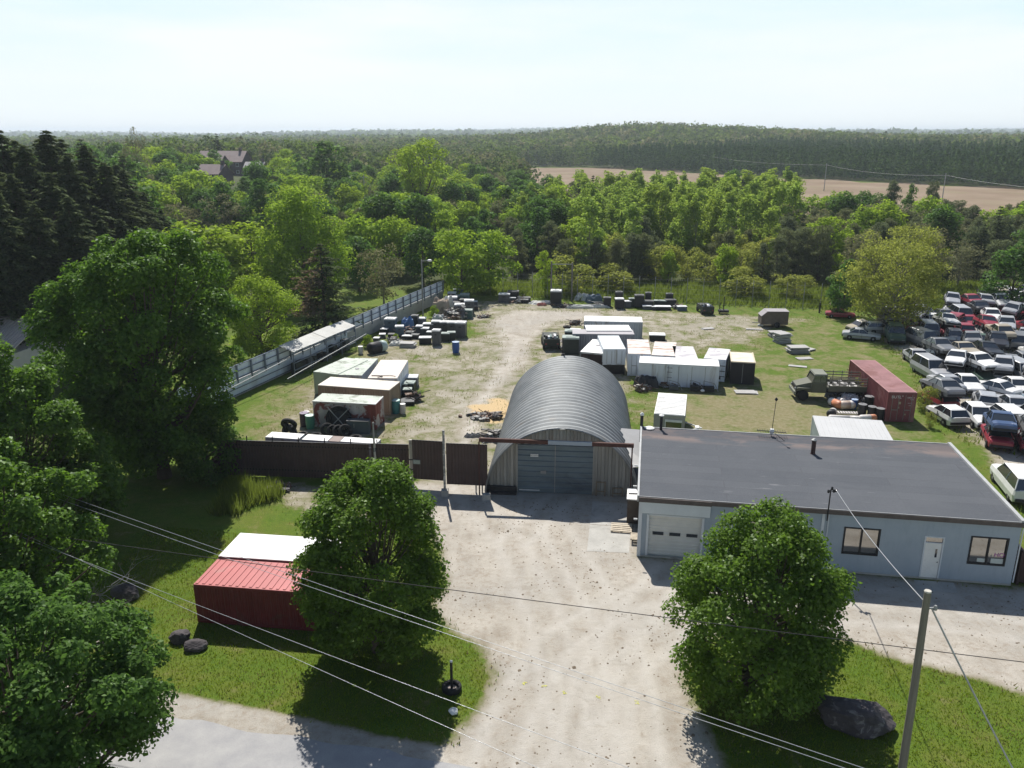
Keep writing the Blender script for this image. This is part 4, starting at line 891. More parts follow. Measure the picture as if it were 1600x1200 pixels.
def pallet(loc, rz, label, tilt=0, sc=1):
    def mk():
        t = thing('wooden_pallet', label, 'pallet'); mb = MB()
        for i in range(5): mb.box(0, 1.2, i*.225, i*.225+.14, .11, .13)
        mb.build('top_boards', paint('pale_pallet', (.55, .48, .38), .85, .2, 2), t); mb = MB()
        for i in range(3): mb.box(i*.55, i*.55+.1, 0, 1.04, .02, .11)
        mb.build('bearer', MATS['pale_pallet'], t); mb = MB()
        for i in range(3): mb.box(0, 1.2, i*.45, i*.45+.12, 0, .02)
        mb.build('bottom_boards', MATS['pale_pallet'], t); return t
    o = PR.put('pallet', mk, loc, rz, sc, label, 'wooden pallets'); return o
x, y = G(972, 828); pallet((x-.7, y-.3, 0), -.16, 'pale wooden pallet lying at the edge of the concrete pad')
x, y = G(988, 838); pallet((x-.25, y-.9, .25), -.16, 'second wooden pallet propped against the building corner', sc=.7)
def white_bin():
    t = thing('storage_bin', 'tall brown bin with a white lid and a hose on top between shed and building', 'bin', (*G(991, 818), 0), BA)
    mb = MB(); mb.box(-.45, .42, -.1, 1.3, .05, 1.55); mb.build('body', paint('brown_board', (.075, .06, .05), .8, .3), t); mb = MB(); mb.box(-.5, .47, -.15, .62, 1.56, 1.62); mb.box(-.5, .47, .66, 1.38, 1.56, 1.62); mb.build('lid', M_white, t)
    mb = MB(); mb.tube([(-.4, .55, 1.66), (.2, .6, 1.66), (.3, .9, 1.66), (.05, 1.2, 1.66)], .03, 6); mb.build('hose', M_dark, t)
white_bin()

# ================================================================ FENCES, GATES, POLES
M_brown_sheet = paint('dark_brown_sheet', (.095, .062, .058), .55, .25, 1.2, stain=(.085, .06, .055), sthr=(.6, .8))
def vec(a, b): d = (b[0]-a[0], b[1]-a[1]); l = math.hypot(*d); return l, math.atan2(d[1], d[0])
def front_fence():
    A = (-19.6, 50.75); B = (-6.72, 49.72); Lg, an = vec(A, B)
    t = thing('metal_fence', 'dark brown ribbed sheet fence left of the open gate panels', 'fence', (*A, 0), an)
    mb = MB(); mb.corr((0, 0), (Lg-2.65, 0), .05, 2.55, .2, .03); mb.build('sheet', M_brown_sheet, t); mb = MB(); mb.corr((Lg-2.5, 0), (Lg, 0), .05, 2.6, .2, .03); mb.build('sheet', M_brown_sheet, t)
    mb = MB(); mb.box(0, Lg, .02, .08, .5, .58); mb.box(0, Lg, .02, .08, 2.2, 2.28); mb.box(0, Lg-2.65, -.05, .03, 2.55, 2.58); mb.box(Lg-2.5, Lg, -.05, .03, 2.6, 2.63); mb.build('rail', M_dark, t)
    for i in range(7): mb = MB(); x = .3+i*1.75; mb.tube([(x, .14, 0), (x, .14, 2.85)], .035, 6); mb.build('post', M_dark, t)
    M_lp = paint('pale_post', (.60, .57, .50), .7, .2, 2, stain=(.3, .22, .16), sthr=(.5, .7))
    p = thing('tall_post', 'tall grey pipe post with white bands where the brown fence panels meet', 'post', (-8.95, 49.75, 0)); mb = MB(); mb.tube([(0, 0, 0), (-.02, 0, 4.1)], .06, 8); mb.build('pole', M_steel, p); mb = MB(); mb.lathe([(.075, 2.4), (.075, 2.75)], 8); mb.lathe([(.075, .2), (.075, 2.1)], 8); mb.lathe([(.07, 4.1), (.03, 4.16)], 8); mb.build('band', M_lp, p)
    p = thing('tall_post', 'cream gate post between the brown fence and the left gate panel', 'post', (-6.58, 49.6, 0)); mb = MB(); mb.box(-.10, .10, -.06, .06, 0, 3.0); mb.build('pole', M_lp, p); mb = MB(); mb.box(-.12, .12, -.08, .08, .9, .97); mb.box(-.12, .12, -.08, .08, 1.6, 1.67); mb.build('hinge', M_dark, p)
    x, y = G(695, 776); g = thing('sheet_gate', 'left dark brown sheet gate panel with a small pale notice', 'gate', (-6.4, 48.95, 0), R_(-9.5))
    mb = MB(); mb.corr((0, 0), (2.1, 0), .55, 3.25, .2, .03); mb.build('sheet', M_brown_sheet, g); mb = MB(); mb.box(0, 2.1, .01, .06, .55, .62); mb.box(0, 2.1, .01, .06, 3.18, 3.25); mb.box(0, .06, .06, .1, .55, 3.25); mb.box(2.04, 2.1, .06, .1, .55, 3.25); mb.build('frame', M_dark, g)
    mb = MB(); mb.box(.06, .52, -.07, -.05, 1.62, 1.9); sg = mb.build('sign', paint('faded_sign', (.42, .46, .42), .7, .2, 4), g); text('GATE', .16, (.29, -.074, 1.76), (PI/2, 0, 0), paint('faded_ink', (.6, .64, .58), .7, .1), sg)
    g = thing('sheet_gate', 'right dark brown sheet gate panel beside the arched shed', 'gate', (-4.17, 48.2, 0), R_(-6))
    mb = MB(); mb.corr((0, 0), (2.62, 0), .5, 3.3, .2, .03); mb.build('sheet', M_brown_sheet, g); mb = MB(); mb.box(0, 2.62, .01, .06, .5, .57); mb.box(0, 2.62, .01, .06, 3.23, 3.3); mb.box(2.56, 2.62, .06, .1, .5, 3.3); mb.build('frame', M_dark, g)
    mb = MB(); mb.box(1.85, 1.93, -.04, .04, 0, .5); mb.box(2.25, 2.33, -.04, .04, 0, .5); mb.build('leg', M_steel, g)
    p = thing('gate_post', 'tall peeling steel post in a concrete foot between the two gate panels', 'post', (x, y+.15, 0)); mb = MB(); mb.tube([(0, 0, .2), (0, 0, 4.4)], .075, 8); mb.build('pole', paint('peeling_steel', (.26, .26, .26), .7, .3, 6, stain=(.62, .6, .56), sthr=(.5, .56), sscale=3), p); mb = MB(); mb.box(-.22, .22, -.2, .2, 0, .42); mb.build('foot', M_conc, p)
    x, y = G(768, 786); mb = MB(); mb.box(-.3, .25, -.25, .2, 0, .35, taper=.05); o = mb.build('concrete_block', M_conc); o.location = (x-.3, y+.6, 0); tag(o, 'pale concrete block under the right gate panel end', 'block')
front_fence()
M_sheetblue = paint('blue_grey_sheet', (.72, .79, .88), .5, .14, .6, stain=(.55, .58, .62), sthr=(.5, .7), streak=(1, 1, .4))
def left_fence():
    A = (-26.5, 60.5); B = (-9.4, 110.5); Lg, an = vec(A, B)
    t = thing('sheet_fence', 'long blue-grey sheet metal fence on a concrete wall along the left of the yard', 'fence', (*A, 0), an)
    mb = MB(); mb.box(0, Lg, 0, .25, 0, 1.32); mb.build('concrete_wall', M_conc, t); mb = MB(); mb.box(0, Lg, -.03, .3, 1.32, 1.4); mb.build('coping', paint('pale_coping', (.62, .61, .58), .8, .1, 2), t)
    n = 26; st = Lg/n
    mb = MB(); mb.corr((0, .12), (Lg, .12), 1.43, 2.75, .25, .025); mb.corr((Lg, .14), (0, .14), 1.43, 2.75, .25, .025); mb.build('sheet', M_sheetblue, t)
    mb = MB(); mb.corr((0, -.045), (26.9, -.045), .12, 1.425, .25, .02); mb.build('lower_sheet', M_sheetblue, t)
    mb = MB(); mb.box(0, 26.9, -.10, -.072, .7, .78); mb.box(0, 26.9, -.10, -.072, .16, .24); mb.build('lower_rail', MATS.get('slate_rail') or paint('slate_rail', (.17, .20, .25), .6, .2), t)
    mb = MB(); mb.box(0, Lg, .03, .08, 1.5, 1.58); mb.box(0, Lg, .03, .08, 2.1, 2.18); mb.box(0, Lg, .03, .08, 2.66, 2.72); mb.build('rail', paint('slate_rail', (.17, .20, .25), .6, .2), t)
    for i in range(n+1): mb = MB(); mb.box(i*st-.07, i*st+.07, -.1, .03, 1.15, 2.8); mb.build('post', MATS['slate_rail'], t)
    # open-fronted lean-to against the fence
    Mx = Matrix.Translation((*A, 0)) @ Matrix.Rotation(an, 4, 'Z'); W = lambda x, y, z=0: tuple(Mx @ Vector((x, y, z)))
    g = thing('lean_to_shelter', 'open lean-to shelter with pale sheet roof built against the left fence', 'shelter', W(14.6, -.15), an)
    mb = MB()
    for i in range(4): z0 = 2.9-.03*(i % 2); mb.quad((i*2.9, -1.35, 2.5+z0-2.95), (i*2.9+2.95, -1.35, 2.5+z0-2.95), (i*2.9+2.95, .25, z0), (i*2.9, .25, z0))
    mb.build('roof_sheet', paint('pale_roof_sheet', (.46, .46, .44), .6, .2, 1, stain=(.3, .27, .22), sthr=(.55, .75)), g)
    for i in range(5): mb = MB(); mb.tube([(i*2.9, -1.3, 0), (i*2.9, -1.3, 2.4)], .045, 6); mb.build('post', MATS['slate_rail'], g)
    mb = MB(); mb.box(0, 11.6, -1.34, -1.27, 1.3, 1.38); mb.box(0, 11.6, -1.34, -1.27, .6, .68); mb.box(0, 11.6, -1.34, -1.27, 2.22, 2.3); mb.build('rail', MATS['slate_rail'], g)
    rg = random.Random(2)
    for i in range(9):
        mb = MB(); w_, h_ = rg.uniform(.5, .9), rg.uniform(.5, 1.1); mb.box(0, w_, 0, .7, 0, h_); mb.box(.03, w_-.03, .03, .67, h_, h_+.05); o = mb.build('stored_crate', M_junk[i % 3]); o.location = W(15.2+i*1.2, -1.1+rg.uniform(-.2, .2)); o.rotation_euler[2] = an+rg.uniform(-.2, .2); tag(o, 'dark crate stored under the lean-to shelter', 'crate', 'crates under the lean-to shelter')
    for (px, hh, lb) in ((470, 3.2, 'slanting'),):
        o = MB(); o.tube([W(3, -.8, 1.2), W(14, -1.4, 2.0)], .04, 6); o.tube([W(11, -3.1, 1.0), W(27, -2.3, 1.4)], .04, 6); o = o.build('long_pipes', M_steel); tag(o, 'long thin pipes lying along the lean-to shelter', 'pipe')
M_junk = [paint('dark_green_case', (.032, .042, .036), .6, .3, 2), paint('black_case', (.024, .025, .028), .55, .3, 2), paint('grey_case', (.11, .115, .12), .6, .25, 2), paint('lilac_grey_case', (.20, .20, .24), .6, .2, 2),
          paint('slate_blue_case', (.095, .14, .18), .55, .2, 2), paint('teal_case', (.10, .17, .16), .55, .2, 2)]
left_fence()
def rear_fence():
    A = G(786, 463); B = G(1335, 489); Lg, an = vec(A, B)
    t = thing('wire_fence', 'tall wire fence on thin posts along the rear of the yard', 'fence', (*A, 0), an); n = 22
    for i in range(n+1): mb = MB(); x = i*Lg/n; mb.tube([(x, 0, 0), (x, 0, 3.3)], .045, 6); mb.tube([(x, 0, 3.3), (x, .25, 3.6)], .03, 5); mb.build('post', M_steel, t)
    mb = MB()
    for z in (.3, .9, 1.5, 2.1, 2.7, 3.25): mb.tube([(0, .05, z), (Lg, .05, z)], .008, 4)
    mb.build('wire', M_steel, t)
rear_fence()
def wood_pole(px, py, H, label, r=.13, cross=None):
    x, y = G(px, py); t = thing('timber_pole', label, 'pole', (x, y, 0)); mb = MB(); mb.tube([(0, 0, -.2), (0, 0, H)], [r, r*.8], 8); mb.build('pole', paint('grey_pole', (.22, .20, .18), .9, .3, 2), t)
    if cross: mb = MB(); mb.tube([(0, 0, H-.4), cross], .05, 6); mb.build('crossbar', M_steel, t)
    return t
x0, y0 = G(861, 470); x1, y1 = G(893, 471)
wood_pole(861, 470, 5.4, 'left tall pole of the bar frame at the rear of the yard', cross=(x1-x0, 0, 5.0)); wood_pole(893, 471, 5.3, 'right tall pole of the bar frame at the rear of the yard')
def lamp_post():
    x, y = G(661, 497); t = thing('lamp_post', 'slim grey lamp post beside the left fence', 'lamp post', (x, y, 0)); mb = MB(); mb.tube([(0, 0, 0), (.05, 0, 7.2)], [.11, .07], 8); mb.build('pole', M_steel, t)
    mb = MB(); mb.tube([(.05, 0, 7.05), (.9, -.1, 7.15)], .035, 6); mb.build('arm', M_steel, t); mb = MB(); mb.lathe([(.06, 0), (.13, .1), (.15, .45), (.05, .55)], 8, (.75, -.1, 7.15), axis='x'); mb.build('lamp_head', M_white, t)
lamp_post()
def utility_pole():
    b = (13.05, 22.35); t = thing('utility_pole', 'weathered wooden service pole at the bottom right in front of the boulder', 'utility pole', (*b, 0))
    mb = MB(); mb.tube([(0, 0, -.3), (-.05, .05, 4), (-.12, .1, 8.35)], [.14, .125, .105], 12); mb.build('pole', paint('pole_wood', (.20, .185, .145), .9, .3, 3, streak=(3, 3, .15), bmp=.5), t)
    mb = MB(); mb.lathe([(.11, 8.34), (.115, 8.36), (.1, 8.39)], 12, (-.12, .1, 0)); mb.build('cap', paint('pale_cap', (.5, .48, .42), .8, .2), t)
    mb = MB(); mb.tube([(-.12, .1, 7.75), (.2, .1, 7.78)], .03, 6); mb.lathe([(.05, 7.7), (.07, 7.78), (.04, 7.86)], 8, (.2, .1, 0)); mb.build('insulator', M_steel, t)
    return (b[0]+.08, b[1]+.1, 7.78), (b[0]-.12, b[1]+.1, 7.95)
UP1, UP2 = utility_pole()
def P3(px, py, z): x, y = G(px, py, z); return Vector((x, y, z))
def wire(A, B, r, sag, mat, label, name='power_line'):
    A = Vector(A); B = Vector(B); mb = MB(); n = 28; pts = []
    for i in range(n+1): t = i/n; p = A.lerp(B, t); p.z -= sag*4*t*(1-t); pts.append(p)
    mb.tube(pts, r, 5); tag(mb.build(name, mat, None, True), label, 'power line')
M_alu = paint('bare_aluminium', (.45, .46, .48), .35, .1, 3, .5); M_black = paint('black_cable', (.03, .03, .03), .6, .1)
def ext(a, b, f0, f1): d = b-a; return a-d*f0, b+d*f1
a, b = ext(P3(33, 748, 7.2), P3(1350, 1197, 7.2), .12, .15); wire(a, b, .0085, .15, M_alu, 'upper bright overhead wire of the close pair crossing from the left edge to the bottom')
a, b = ext(P3(33, 757, 7.0), P3(1350, 1207, 7.0), .12, .15); wire(a, b, .0085, .15, M_alu, 'lower bright overhead wire of the close pair crossing from the left edge to the bottom')
a, b = ext(P3(143, 880, 6.0), P3(760, 1112, 6.0), .3, .9); wire(a, b, .0085, .1, M_alu, 'bright overhead wire above the front left lawn, upper of the lower pair')
a, b = ext(P3(143, 882, 5.8), P3(708, 1136, 5.8), .3, .9); wire(a, b, .0080, .1, M_alu, 'bright overhead wire above the front left lawn, lower of the lower pair')
a, b = ext(P3(95, 838, 6.2), P3(1600, 1033, 6.2), .12, .1); wire(a, b, .014, .12, M_black, 'single dark overhead cable crossing the forecourt from left to right')
wire(UP2, BWORLD(9.72, -.2, 4.75), .019, .22, M_alu, 'twisted service cable from the wooden pole to the building mast', 'service_cable')
wire(UP1, P3(1590, 1215, 2.6), .03, .06, M_alu, 'thick service cable running from the wooden pole top to the lower right', 'service_cable')

# ================================================================ CONTAINERS, TRAILERS, SHEDS
def container(name, label, ftl, ftr, btl, h, body, roof, cat='container', group=None, ribs=.28, door='end', dark_open=False, wheels=False, dep=None, roofribs=False, wid=None, z0=.08, writing=False, door_mat=None):
    """box unit from three surveyed roof corners: front left, front right, back left"""
    A = G(*ftl, h); B = G(*ftr, h); Cc = G(*btl, h); Lg, an = vec(A, B); Lg = wid or Lg
    nx_, ny_ = -math.sin(an), math.cos(an); D = dep or max(.8, (Cc[0]-A[0])*nx_+(Cc[1]-A[1])*ny_)
    t = thing(name, label, cat, (*A, 0), an, group)
    mb = MB()
    if ribs:
        for p, q in (((0, 0), (Lg, 0)), ((Lg, 0), (Lg, D)), ((Lg, D), (0, D)), ((0, D), (0, 0))):
            if dark_open and p == (0, 0) and q == (Lg, 0): continue
            mb.corr(p, q, z0, h-.07, ribs, .035)
    else:
        for f in range(4):
            if dark_open and f == 0: continue
            p, q = [((0, 0), (Lg, 0)), ((Lg, 0), (Lg, D)), ((Lg, D), (0, D)), ((0, D), (0, 0))][f]; mb.quad((*p, z0), (*q, z0), (*q, h-.07), (*p, h-.07))
    mb.build('wall', body, t)
    if not ribs:
        mb = MB(); k_ = max(2, int(round(Lg/1.25)))
        if not dark_open:
            for i in range(1, k_): mb.box(i*Lg/k_-.018, i*Lg/k_+.018, -.012, -.002, z0+.06, h-.19)
        k_ = max(2, int(round(D/1.25)))
        for i in range(1, k_): mb.box(Lg+.002, Lg+.012, i*D/k_-.018, i*D/k_+.018, z0+.06, h-.19)
        mb.build('panel_seam', M_steel, t)
    mb = MB(); mb.box(-.02, Lg+.02, -.02, D+.02, h-.07, h-.02)
    if roofribs:
        n = int(max(Lg, D)/.32)
        for i in range(n):
            if Lg > D: mb.box(i*Lg/n+.04, i*Lg/n+.17, .06, D-.06, h-.02, h+.008)
            else: mb.box(.06, Lg-.06, i*D/n+.04, i*D/n+.17, h-.02, h+.008)
    mb.build('roof', roof, t)
    mb = MB()
    for xx in (-.03, Lg-.08):
        for yy in (-.03, D-.08): mb.box(xx, xx+.11, yy, yy+.11, z0-.05, h-.075)
    mb.box(.08, Lg-.08, -.035, .02, z0-.05, z0+.06); mb.box(.08, Lg-.08, -.035, -.004, h-.18, h-.072); mb.box(Lg+.004, Lg+.035, .08, D-.08, h-.18, h-.072); mb.build('frame', body, t)
    if dark_open:
        mb = MB(); mb.quad((.05, .5, z0), (Lg-.05, .5, z0), (Lg-.05, .5, h-.1), (.05, .5, h-.1)); mb.quad((.05, -.02, z0), (Lg-.05, -.02, z0), (Lg-.05, .5, z0), (.05, .5, z0)); mb.box(0, Lg*.3, -.03, .02, z0, h-.1, 0); mb.build('panel_and_shade', dark_open if not isinstance(dark_open, bool) else M_dark, t)  # dark back and floor sheets paint in the shade inside; left part is a panel
    if door in ('end', 'front'):
        e = -.03; a, b_ = (.1, Lg-.1); dm = door_mat or body
        for s in (0, 1):
            xa = a if s == 0 else (a+b_)/2+.01; xb = (a+b_)/2-.01 if s == 0 else b_
            if door == 'front' and Lg > 5: xa, xb = Lg*.38+s*.75, Lg*.38+s*.75+.72
            mb = MB(); mb.box(xa, xb, e-.02, e, z0+.1, h-.2); d = mb.build('door', dm, t)
            mb = MB()
            for q in (.25, .75): xx = xa+(xb-xa)*q; mb.tube([(xx, e-.05, z0+.1), (xx, e-.05, h-.22)], .018, 5)
            mb.box(xa+(xb-xa)*.25, xa+(xb-xa)*.75, e-.06, e-.03, 1.0, 1.05); mb.build('lock_bar', M_steel, d)
    if wheels:
        for yy in (D*.3,): pass
    return t, Lg, D
W_top = paint('white_roof', (.80, .80, .78), .6, .10, .7, stain=(.48, .46, .43), sthr=(.56, .74))
C_red = paint('container_red', (.17, .028, .03), .5, .25, 1, stain=(.12, .05, .04), sthr=(.6, .75)); C_redroof = paint('red_roof', (.42, .085, .085), .5, .15, .8, stain=(.30, .16, .14), sthr=(.6, .74))
container('shipping_container', 'red ribbed container nearest the road on the front left lawn', (303, 912), (515, 927.5), (340, 872), 2.05, C_red, C_redroof, roofribs=True, door=None)
container('shipping_container', 'red-walled container with a bright white roof behind the front red one', (342, 868), (510, 879), (372, 832), 2.15, C_red, W_top, door=None)
C_mar = paint('faded_maroon', (.22, .065, .07), .6, .25, 1, stain=(.32, .16, .15), sthr=(.58, .72), streak=(1, 1, .4)); C_marroof = paint('faded_maroon_roof', (.44, .235, .235), .7, .22, .8, stain=(.30, .14, .13), sthr=(.52, .66), sscale=.6)
t, Lg, D = container('shipping_container', 'long faded maroon shipping container with white lettering on its doors', (1389, 612), (1433, 613), (1338, 562), 2.5, C_mar, C_marroof, roofribs=True)
M_let = paint('faded_white', (.78, .74, .75), .8, .2, 4)
for s_, sz, xx, zz in (('BUTL', .32, .62, 2.08), ('*', .3, 1.08, 2.12), ('42861 3', .17, 1.72, 2.05), ('22 G1', .11, 1.82, 1.9), ('MAX. WT.', .08, 1.7, 1.6), ('TARE', .08, 1.7, 1.4)): text(s_, sz, (xx, -.066, zz), (PI/2, 0, 0), M_let, t)
mb = MB(); mb.box(.82, 1.02, -.07, -.058, 1.5, 1.7); mb.box(.85, .93, -.07, -.058, 1.15, 1.28); mb.box(1.38, 1.5, -.07, -.058, .6, .72); mb.build('sticker', paint('tan_sticker', (.42, .36, .25), .8, .1), t)
M_wb = paint('bluish_white_body', (.66, .71, .78), .5, .10, .8, stain=(.30, .27, .24), sthr=(.57, .76), streak=(1.6, 1.6, .25)); M_greywall = paint('grey_wall', (.42, .45, .48), .6, .15, 1, stain=(.22, .18, .15), sthr=(.56, .72), streak=(1.6, 1.6, .25)); M_slate = paint('slate_panel', (.20, .21, .24), .6, .2, 1, streak=(1, 1, .2)); M_slateroof = paint('lilac_grey_roof', (.40, .38, .40), .7, .12, 1)
M_rustroof = paint('rust_stained_roof', (.70, .66, .62), .7, .15, 1, stain=(.36, .19, .13), sthr=(.48, .64), sscale=1.1, streak=(.5, 1.6, 1)); M_cream = paint('cream_roof', (.72, .66, .54), .7, .12, 1, stain=(.5, .4, .3), sthr=(.55, .75))
M_mosroof = paint('mossy_roof', (.55, .60, .53), .8, .2, 1, stain=(.25, .27, .22), sthr=(.50, .64), sscale=1.2); M_mint = paint('pale_green_wall', (.36, .42, .33), .7, .15, 1); M_tanwall = paint('tan_board_wall', (.30, .235, .165), .8, .2, 1, streak=(3, 3, .2)); M_tanroof = paint('tan_white_roof', (.70, .66, .58), .7, .12, .8, stain=(.5, .44, .36), sthr=(.5, .8), streak=(1, .3, 1))
M_rustwall = paint('flaking_white_wall', (.50, .46, .44), .7, .2, 1, stain=(.20, .055, .045), sthr=(.47, .51), sscale=.75); M_pinkroof = paint('pinkish_roof', (.74, .66, .58), .7, .1, .8, stain=(.6, .5, .42), sthr=(.5, .75)); M_greytop = paint('white_grey_patched_roof', (.70, .69, .68), .7, .1, .7, stain=(.42, .40, .43), sthr=(.45, .58), sscale=.7)
container('storage_container', 'long white container, farthest of the group behind the arched shed', (913, 501), (1004, 503), (913, 493), 2.3, M_greywall, W_top, door='front')
container('storage_container', 'white-roofed container between the farthest white and the slate one', (917, 516), (987, 516), (920, 507.5), 2.2, M_greywall, W_top, ribs=0, door=None)
container('storage_container', 'slate grey ribbed container with a lilac-grey roof', (895, 521), (991, 522), (896, 514), 2.1, M_slate, M_slateroof, door=None)
t, Lg, D = container('storage_shed', 'small white-roofed shed with a dark open front behind the arched shed', (907, 549), (943, 552), (918, 529), 2.0, M_greywall, W_top, ribs=0, door=None, dark_open=paint('dark_red_panel_shade', (.05, .035, .035), .8, .2))  # near-black red serves the front panel and the painted-in shade behind it
mb = MB(); mb.lathe([(.28, 0), (.24, .05)], 12, (Lg*.5, D*.55, 2.0-.02)); mb.build('hatch', M_slateroof, t)
def box_truck_body():
    t, Lg, D = container('box_truck', 'raised white box body with twin rear doors and dark underside', (943, 545), (977.5, 545), (950, 524), 2.55, M_wb, paint('bluish_roof', (.60, .65, .68), .6, .1, 1), cat='truck body', ribs=0, z0=1.05)
    mb = MB(); mb.box(.05, Lg-.05, .1, D-.1, .62, .99); mb.box(0, .12, .0, .2, 0, 1.0); mb.box(Lg-.12, Lg, .0, .2, 0, 1.0); mb.box(.1, Lg-.1, .3, .4, 0, .62); mb.build('chassis', M_dark, t)
    for xx in (.15, Lg-.4):
        for yy in (D*.25, D*.75): mb = MB(); mb.lathe([(.2, 0), (.45, .02), (.45, .24), (.2, .26)], 14, (xx, yy, .45), axis='x'); mb.build('wheel', M_rubber, t, True)
box_truck_body()
container('storage_container', 'container with a rust-streaked roof, left of the two side by side', (982, 552), (1017, 553), (990, 530), 2.2, M_wb, M_rustroof, door='end')
container('storage_container', 'container with a rust-streaked roof, right of the two side by side', (1018.5, 554), (1054, 556), (1022.5, 533), 2.15, M_greywall, M_rustroof, door=None)
container('storage_container', 'white container with a grey patched roof behind the long white trailer', (1057, 561), (1091, 562), (1059, 540.5), 2.15, M_wb, M_greytop, ribs=0, door=None)
t, Lg, D = container('storage_container', 'white container with a grey patched roof and black side straps near the dark box', (1100, 559), (1134, 562), (1099.5, 542), 2.15, M_wb, M_greytop, ribs=0, door=None)
mb = MB()
for z in (.5, 1.0, 1.5): mb.box(-.02, Lg+.02, -.05, -.037, z, z+.06)
mb.build('strap', M_dark, t)
t, Lg, D = container('storage_container', 'dark-walled box with a cream rimmed roof right of the white containers', (1143, 565), (1180, 567), (1143, 549.5), 2.1, paint('black_brown_wall', (.03, .027, .028), .8, .2), M_cream, ribs=0, door=None)
mb = MB(); mb.box(-.05, Lg+.05, -.05, .06, 2.081, 2.14); mb.box(-.05, .06, .06, D, 2.081, 2.14); mb.box(Lg-.06, Lg+.05, .06, D, 2.081, 2.14); mb.build('rim', paint('cream_rim', (.6, .52, .4), .7, .1), t)
def long_trailer():
    t, Lg, D = container('long_trailer', 'long bluish white trailer with a hinged side door and junk in front', (999, 566), (1124, 572), (1001.5, 556), 2.2, M_wb, W_top, cat='trailer', ribs=0, door=None, z0=.12)
    mb = MB(); mb.box(2.62, 3.5, -.05, -.01, .2, 2.0); d = mb.build('door', M_wb, t); mb = MB()
    for z in (.4, .9, 1.4, 1.8): mb.box(2.5, 2.95, -.075, -.052, z, z+.045)
    mb.box(3.5, 3.54, -.06, -.01, .2, 2.0); mb.box(2.58, 2.62, -.06, -.01, .2, 2.0); mb.build('hinge', M_slate, d)
    mb = MB(); mb.box(Lg, Lg+.1, .4, .7, .9, 1.2); mb.box(Lg, Lg+.25, .9, 1.3, .7, .9); mb.build('coupling', M_dark, t)
    return t
LT = long_trailer()
t, Lg, D = container('small_trailer', 'small white-roofed trailer behind the corner of the blue-grey building', (1022.5, 645.5), (1070, 649), (1026, 613), 2.2, paint('beige_wall', (.40, .385, .35), .6, .15, 1), W_top, cat='trailer', ribs=0, door=None, roofribs=True, z0=.3)
mb = MB(); mb.box(.85, 2.0, -.05, -.01, .9, 1.75); w2 = mb.build('window', M_glass, t); mb = MB(); mb.box(.8, 2.05, -.07, -.05, 1.62, 1.8); mb.box(.8, .86, -.07, -.05, .9, 1.62); mb.build('frame', M_white, w2)
for xx in (-.05, Lg-.15): mb = MB(); mb.lathe([(.15, 0), (.35, .02), (.35, .2), (.15, .22)], 14, (xx, D*.45, .35), axis='x'); mb.build('wheel', M_rubber, t, True)
mb = MB(); mb.tube([(Lg, D*.3, .4), (Lg+1.3, D*.5, .4)], .05, 6); mb.tube([(Lg, D*.7, .4), (Lg+1.3, D*.5, .4)], .05, 6); mb.box(Lg+.8, Lg+1.1, D*.45, D*.55, .1, .5); mb.build('drawbar', M_white, t)
container('storage_container', 'pale grey sheet-roofed container behind the rear edge of the building', (1282, 683), (1398, 692), (1258, 653.5), 2.3, paint('pale_wall', (.5, .54, .55), .6, .15, 1), paint('pale_grey_roof', (.50, .505, .51), .6, .08, .6), ribs=.3, door=None, roofribs=True, dep=4.6)
container('storage_container', 'pale green container with mossy roof, leftmost of the left-hand group', (490, 580), (527, 584.5), (519, 556), 2.1, M_mint, M_mosroof, ribs=0, door=None)
t, Lg, D = container('storage_container', 'grey-white container with mossy roof beside the pale green one', (528, 585), (565, 586), (557, 559), 2.05, M_greywall, M_mosroof, ribs=0, door=None)
mb = MB(); mb.lathe([(.2, 0), (.17, .04)], 10, (Lg*.55, D*.35, 2.04)); mb.build('hatch', M_slateroof, t)
t, Lg, D = container('box_trailer', 'pinkish white box trailer behind the tan shed in the left-hand group', (575, 590), (620, 590.5), (606, 562), 2.15, M_wb, M_pinkroof, cat='trailer', ribs=0, door=None)
mb = MB(); mb.tube([(.2, .5, 2.2), (.9, .45, 2.2), (1.2, .2, 2.2), (.8, .05, 2.2)], .04, 6); mb.tube([(.9, .45, 2.2), (1.8, .6, 2.2), (2.3, .3, 2.2)], .03, 6); mb.build('cable', M_dark, t)
container('wooden_shed', 'long tan board-walled unit with a cream white roof in the left-hand group', (497, 601), (608, 609), (511, 588), 2.2, M_tanwall, M_tanroof, cat='shed', ribs=.22, door=None)
t, Lg, D = container('old_container', 'white container with flaking rust patches, nearest of the left-hand group', (489, 626), (586, 631), (502, 614), 2.15, M_rustwall, M_mosroof, ribs=.6, door=None)
mb = MB(); mb.box(-.05, Lg+.05, -.05, .02, 2.085, 2.14); mb.box(Lg-.02, Lg+.05, .02, D, 2.085, 2.14); mb.build('rim', M_white, t)
for i, (a, b_, c_, lb) in enumerate((((415, 682), (466, 685.5), (421, 674), 'left white roofed low box behind the dark brown fence'), ((472, 686), (511, 688.5), (479, 678), 'middle white roofed low box behind the dark brown fence'), ((532, 689), (588, 692.5), (536, 682), 'right white roofed low box behind the dark brown fence'))):
    container('low_container', lb, a, b_, c_, 2.35, M_greywall, W_top, group='white low boxes behind the brown fence', ribs=0, door=None)
container('low_container', 'brownish roofed low box between two white ones behind the dark brown fence', (512, 688.5), (530, 689.5), (516, 680.5), 2.3, M_greywall, paint('brown_roof', (.3, .24, .22), .8, .2), ribs=0, door=None)

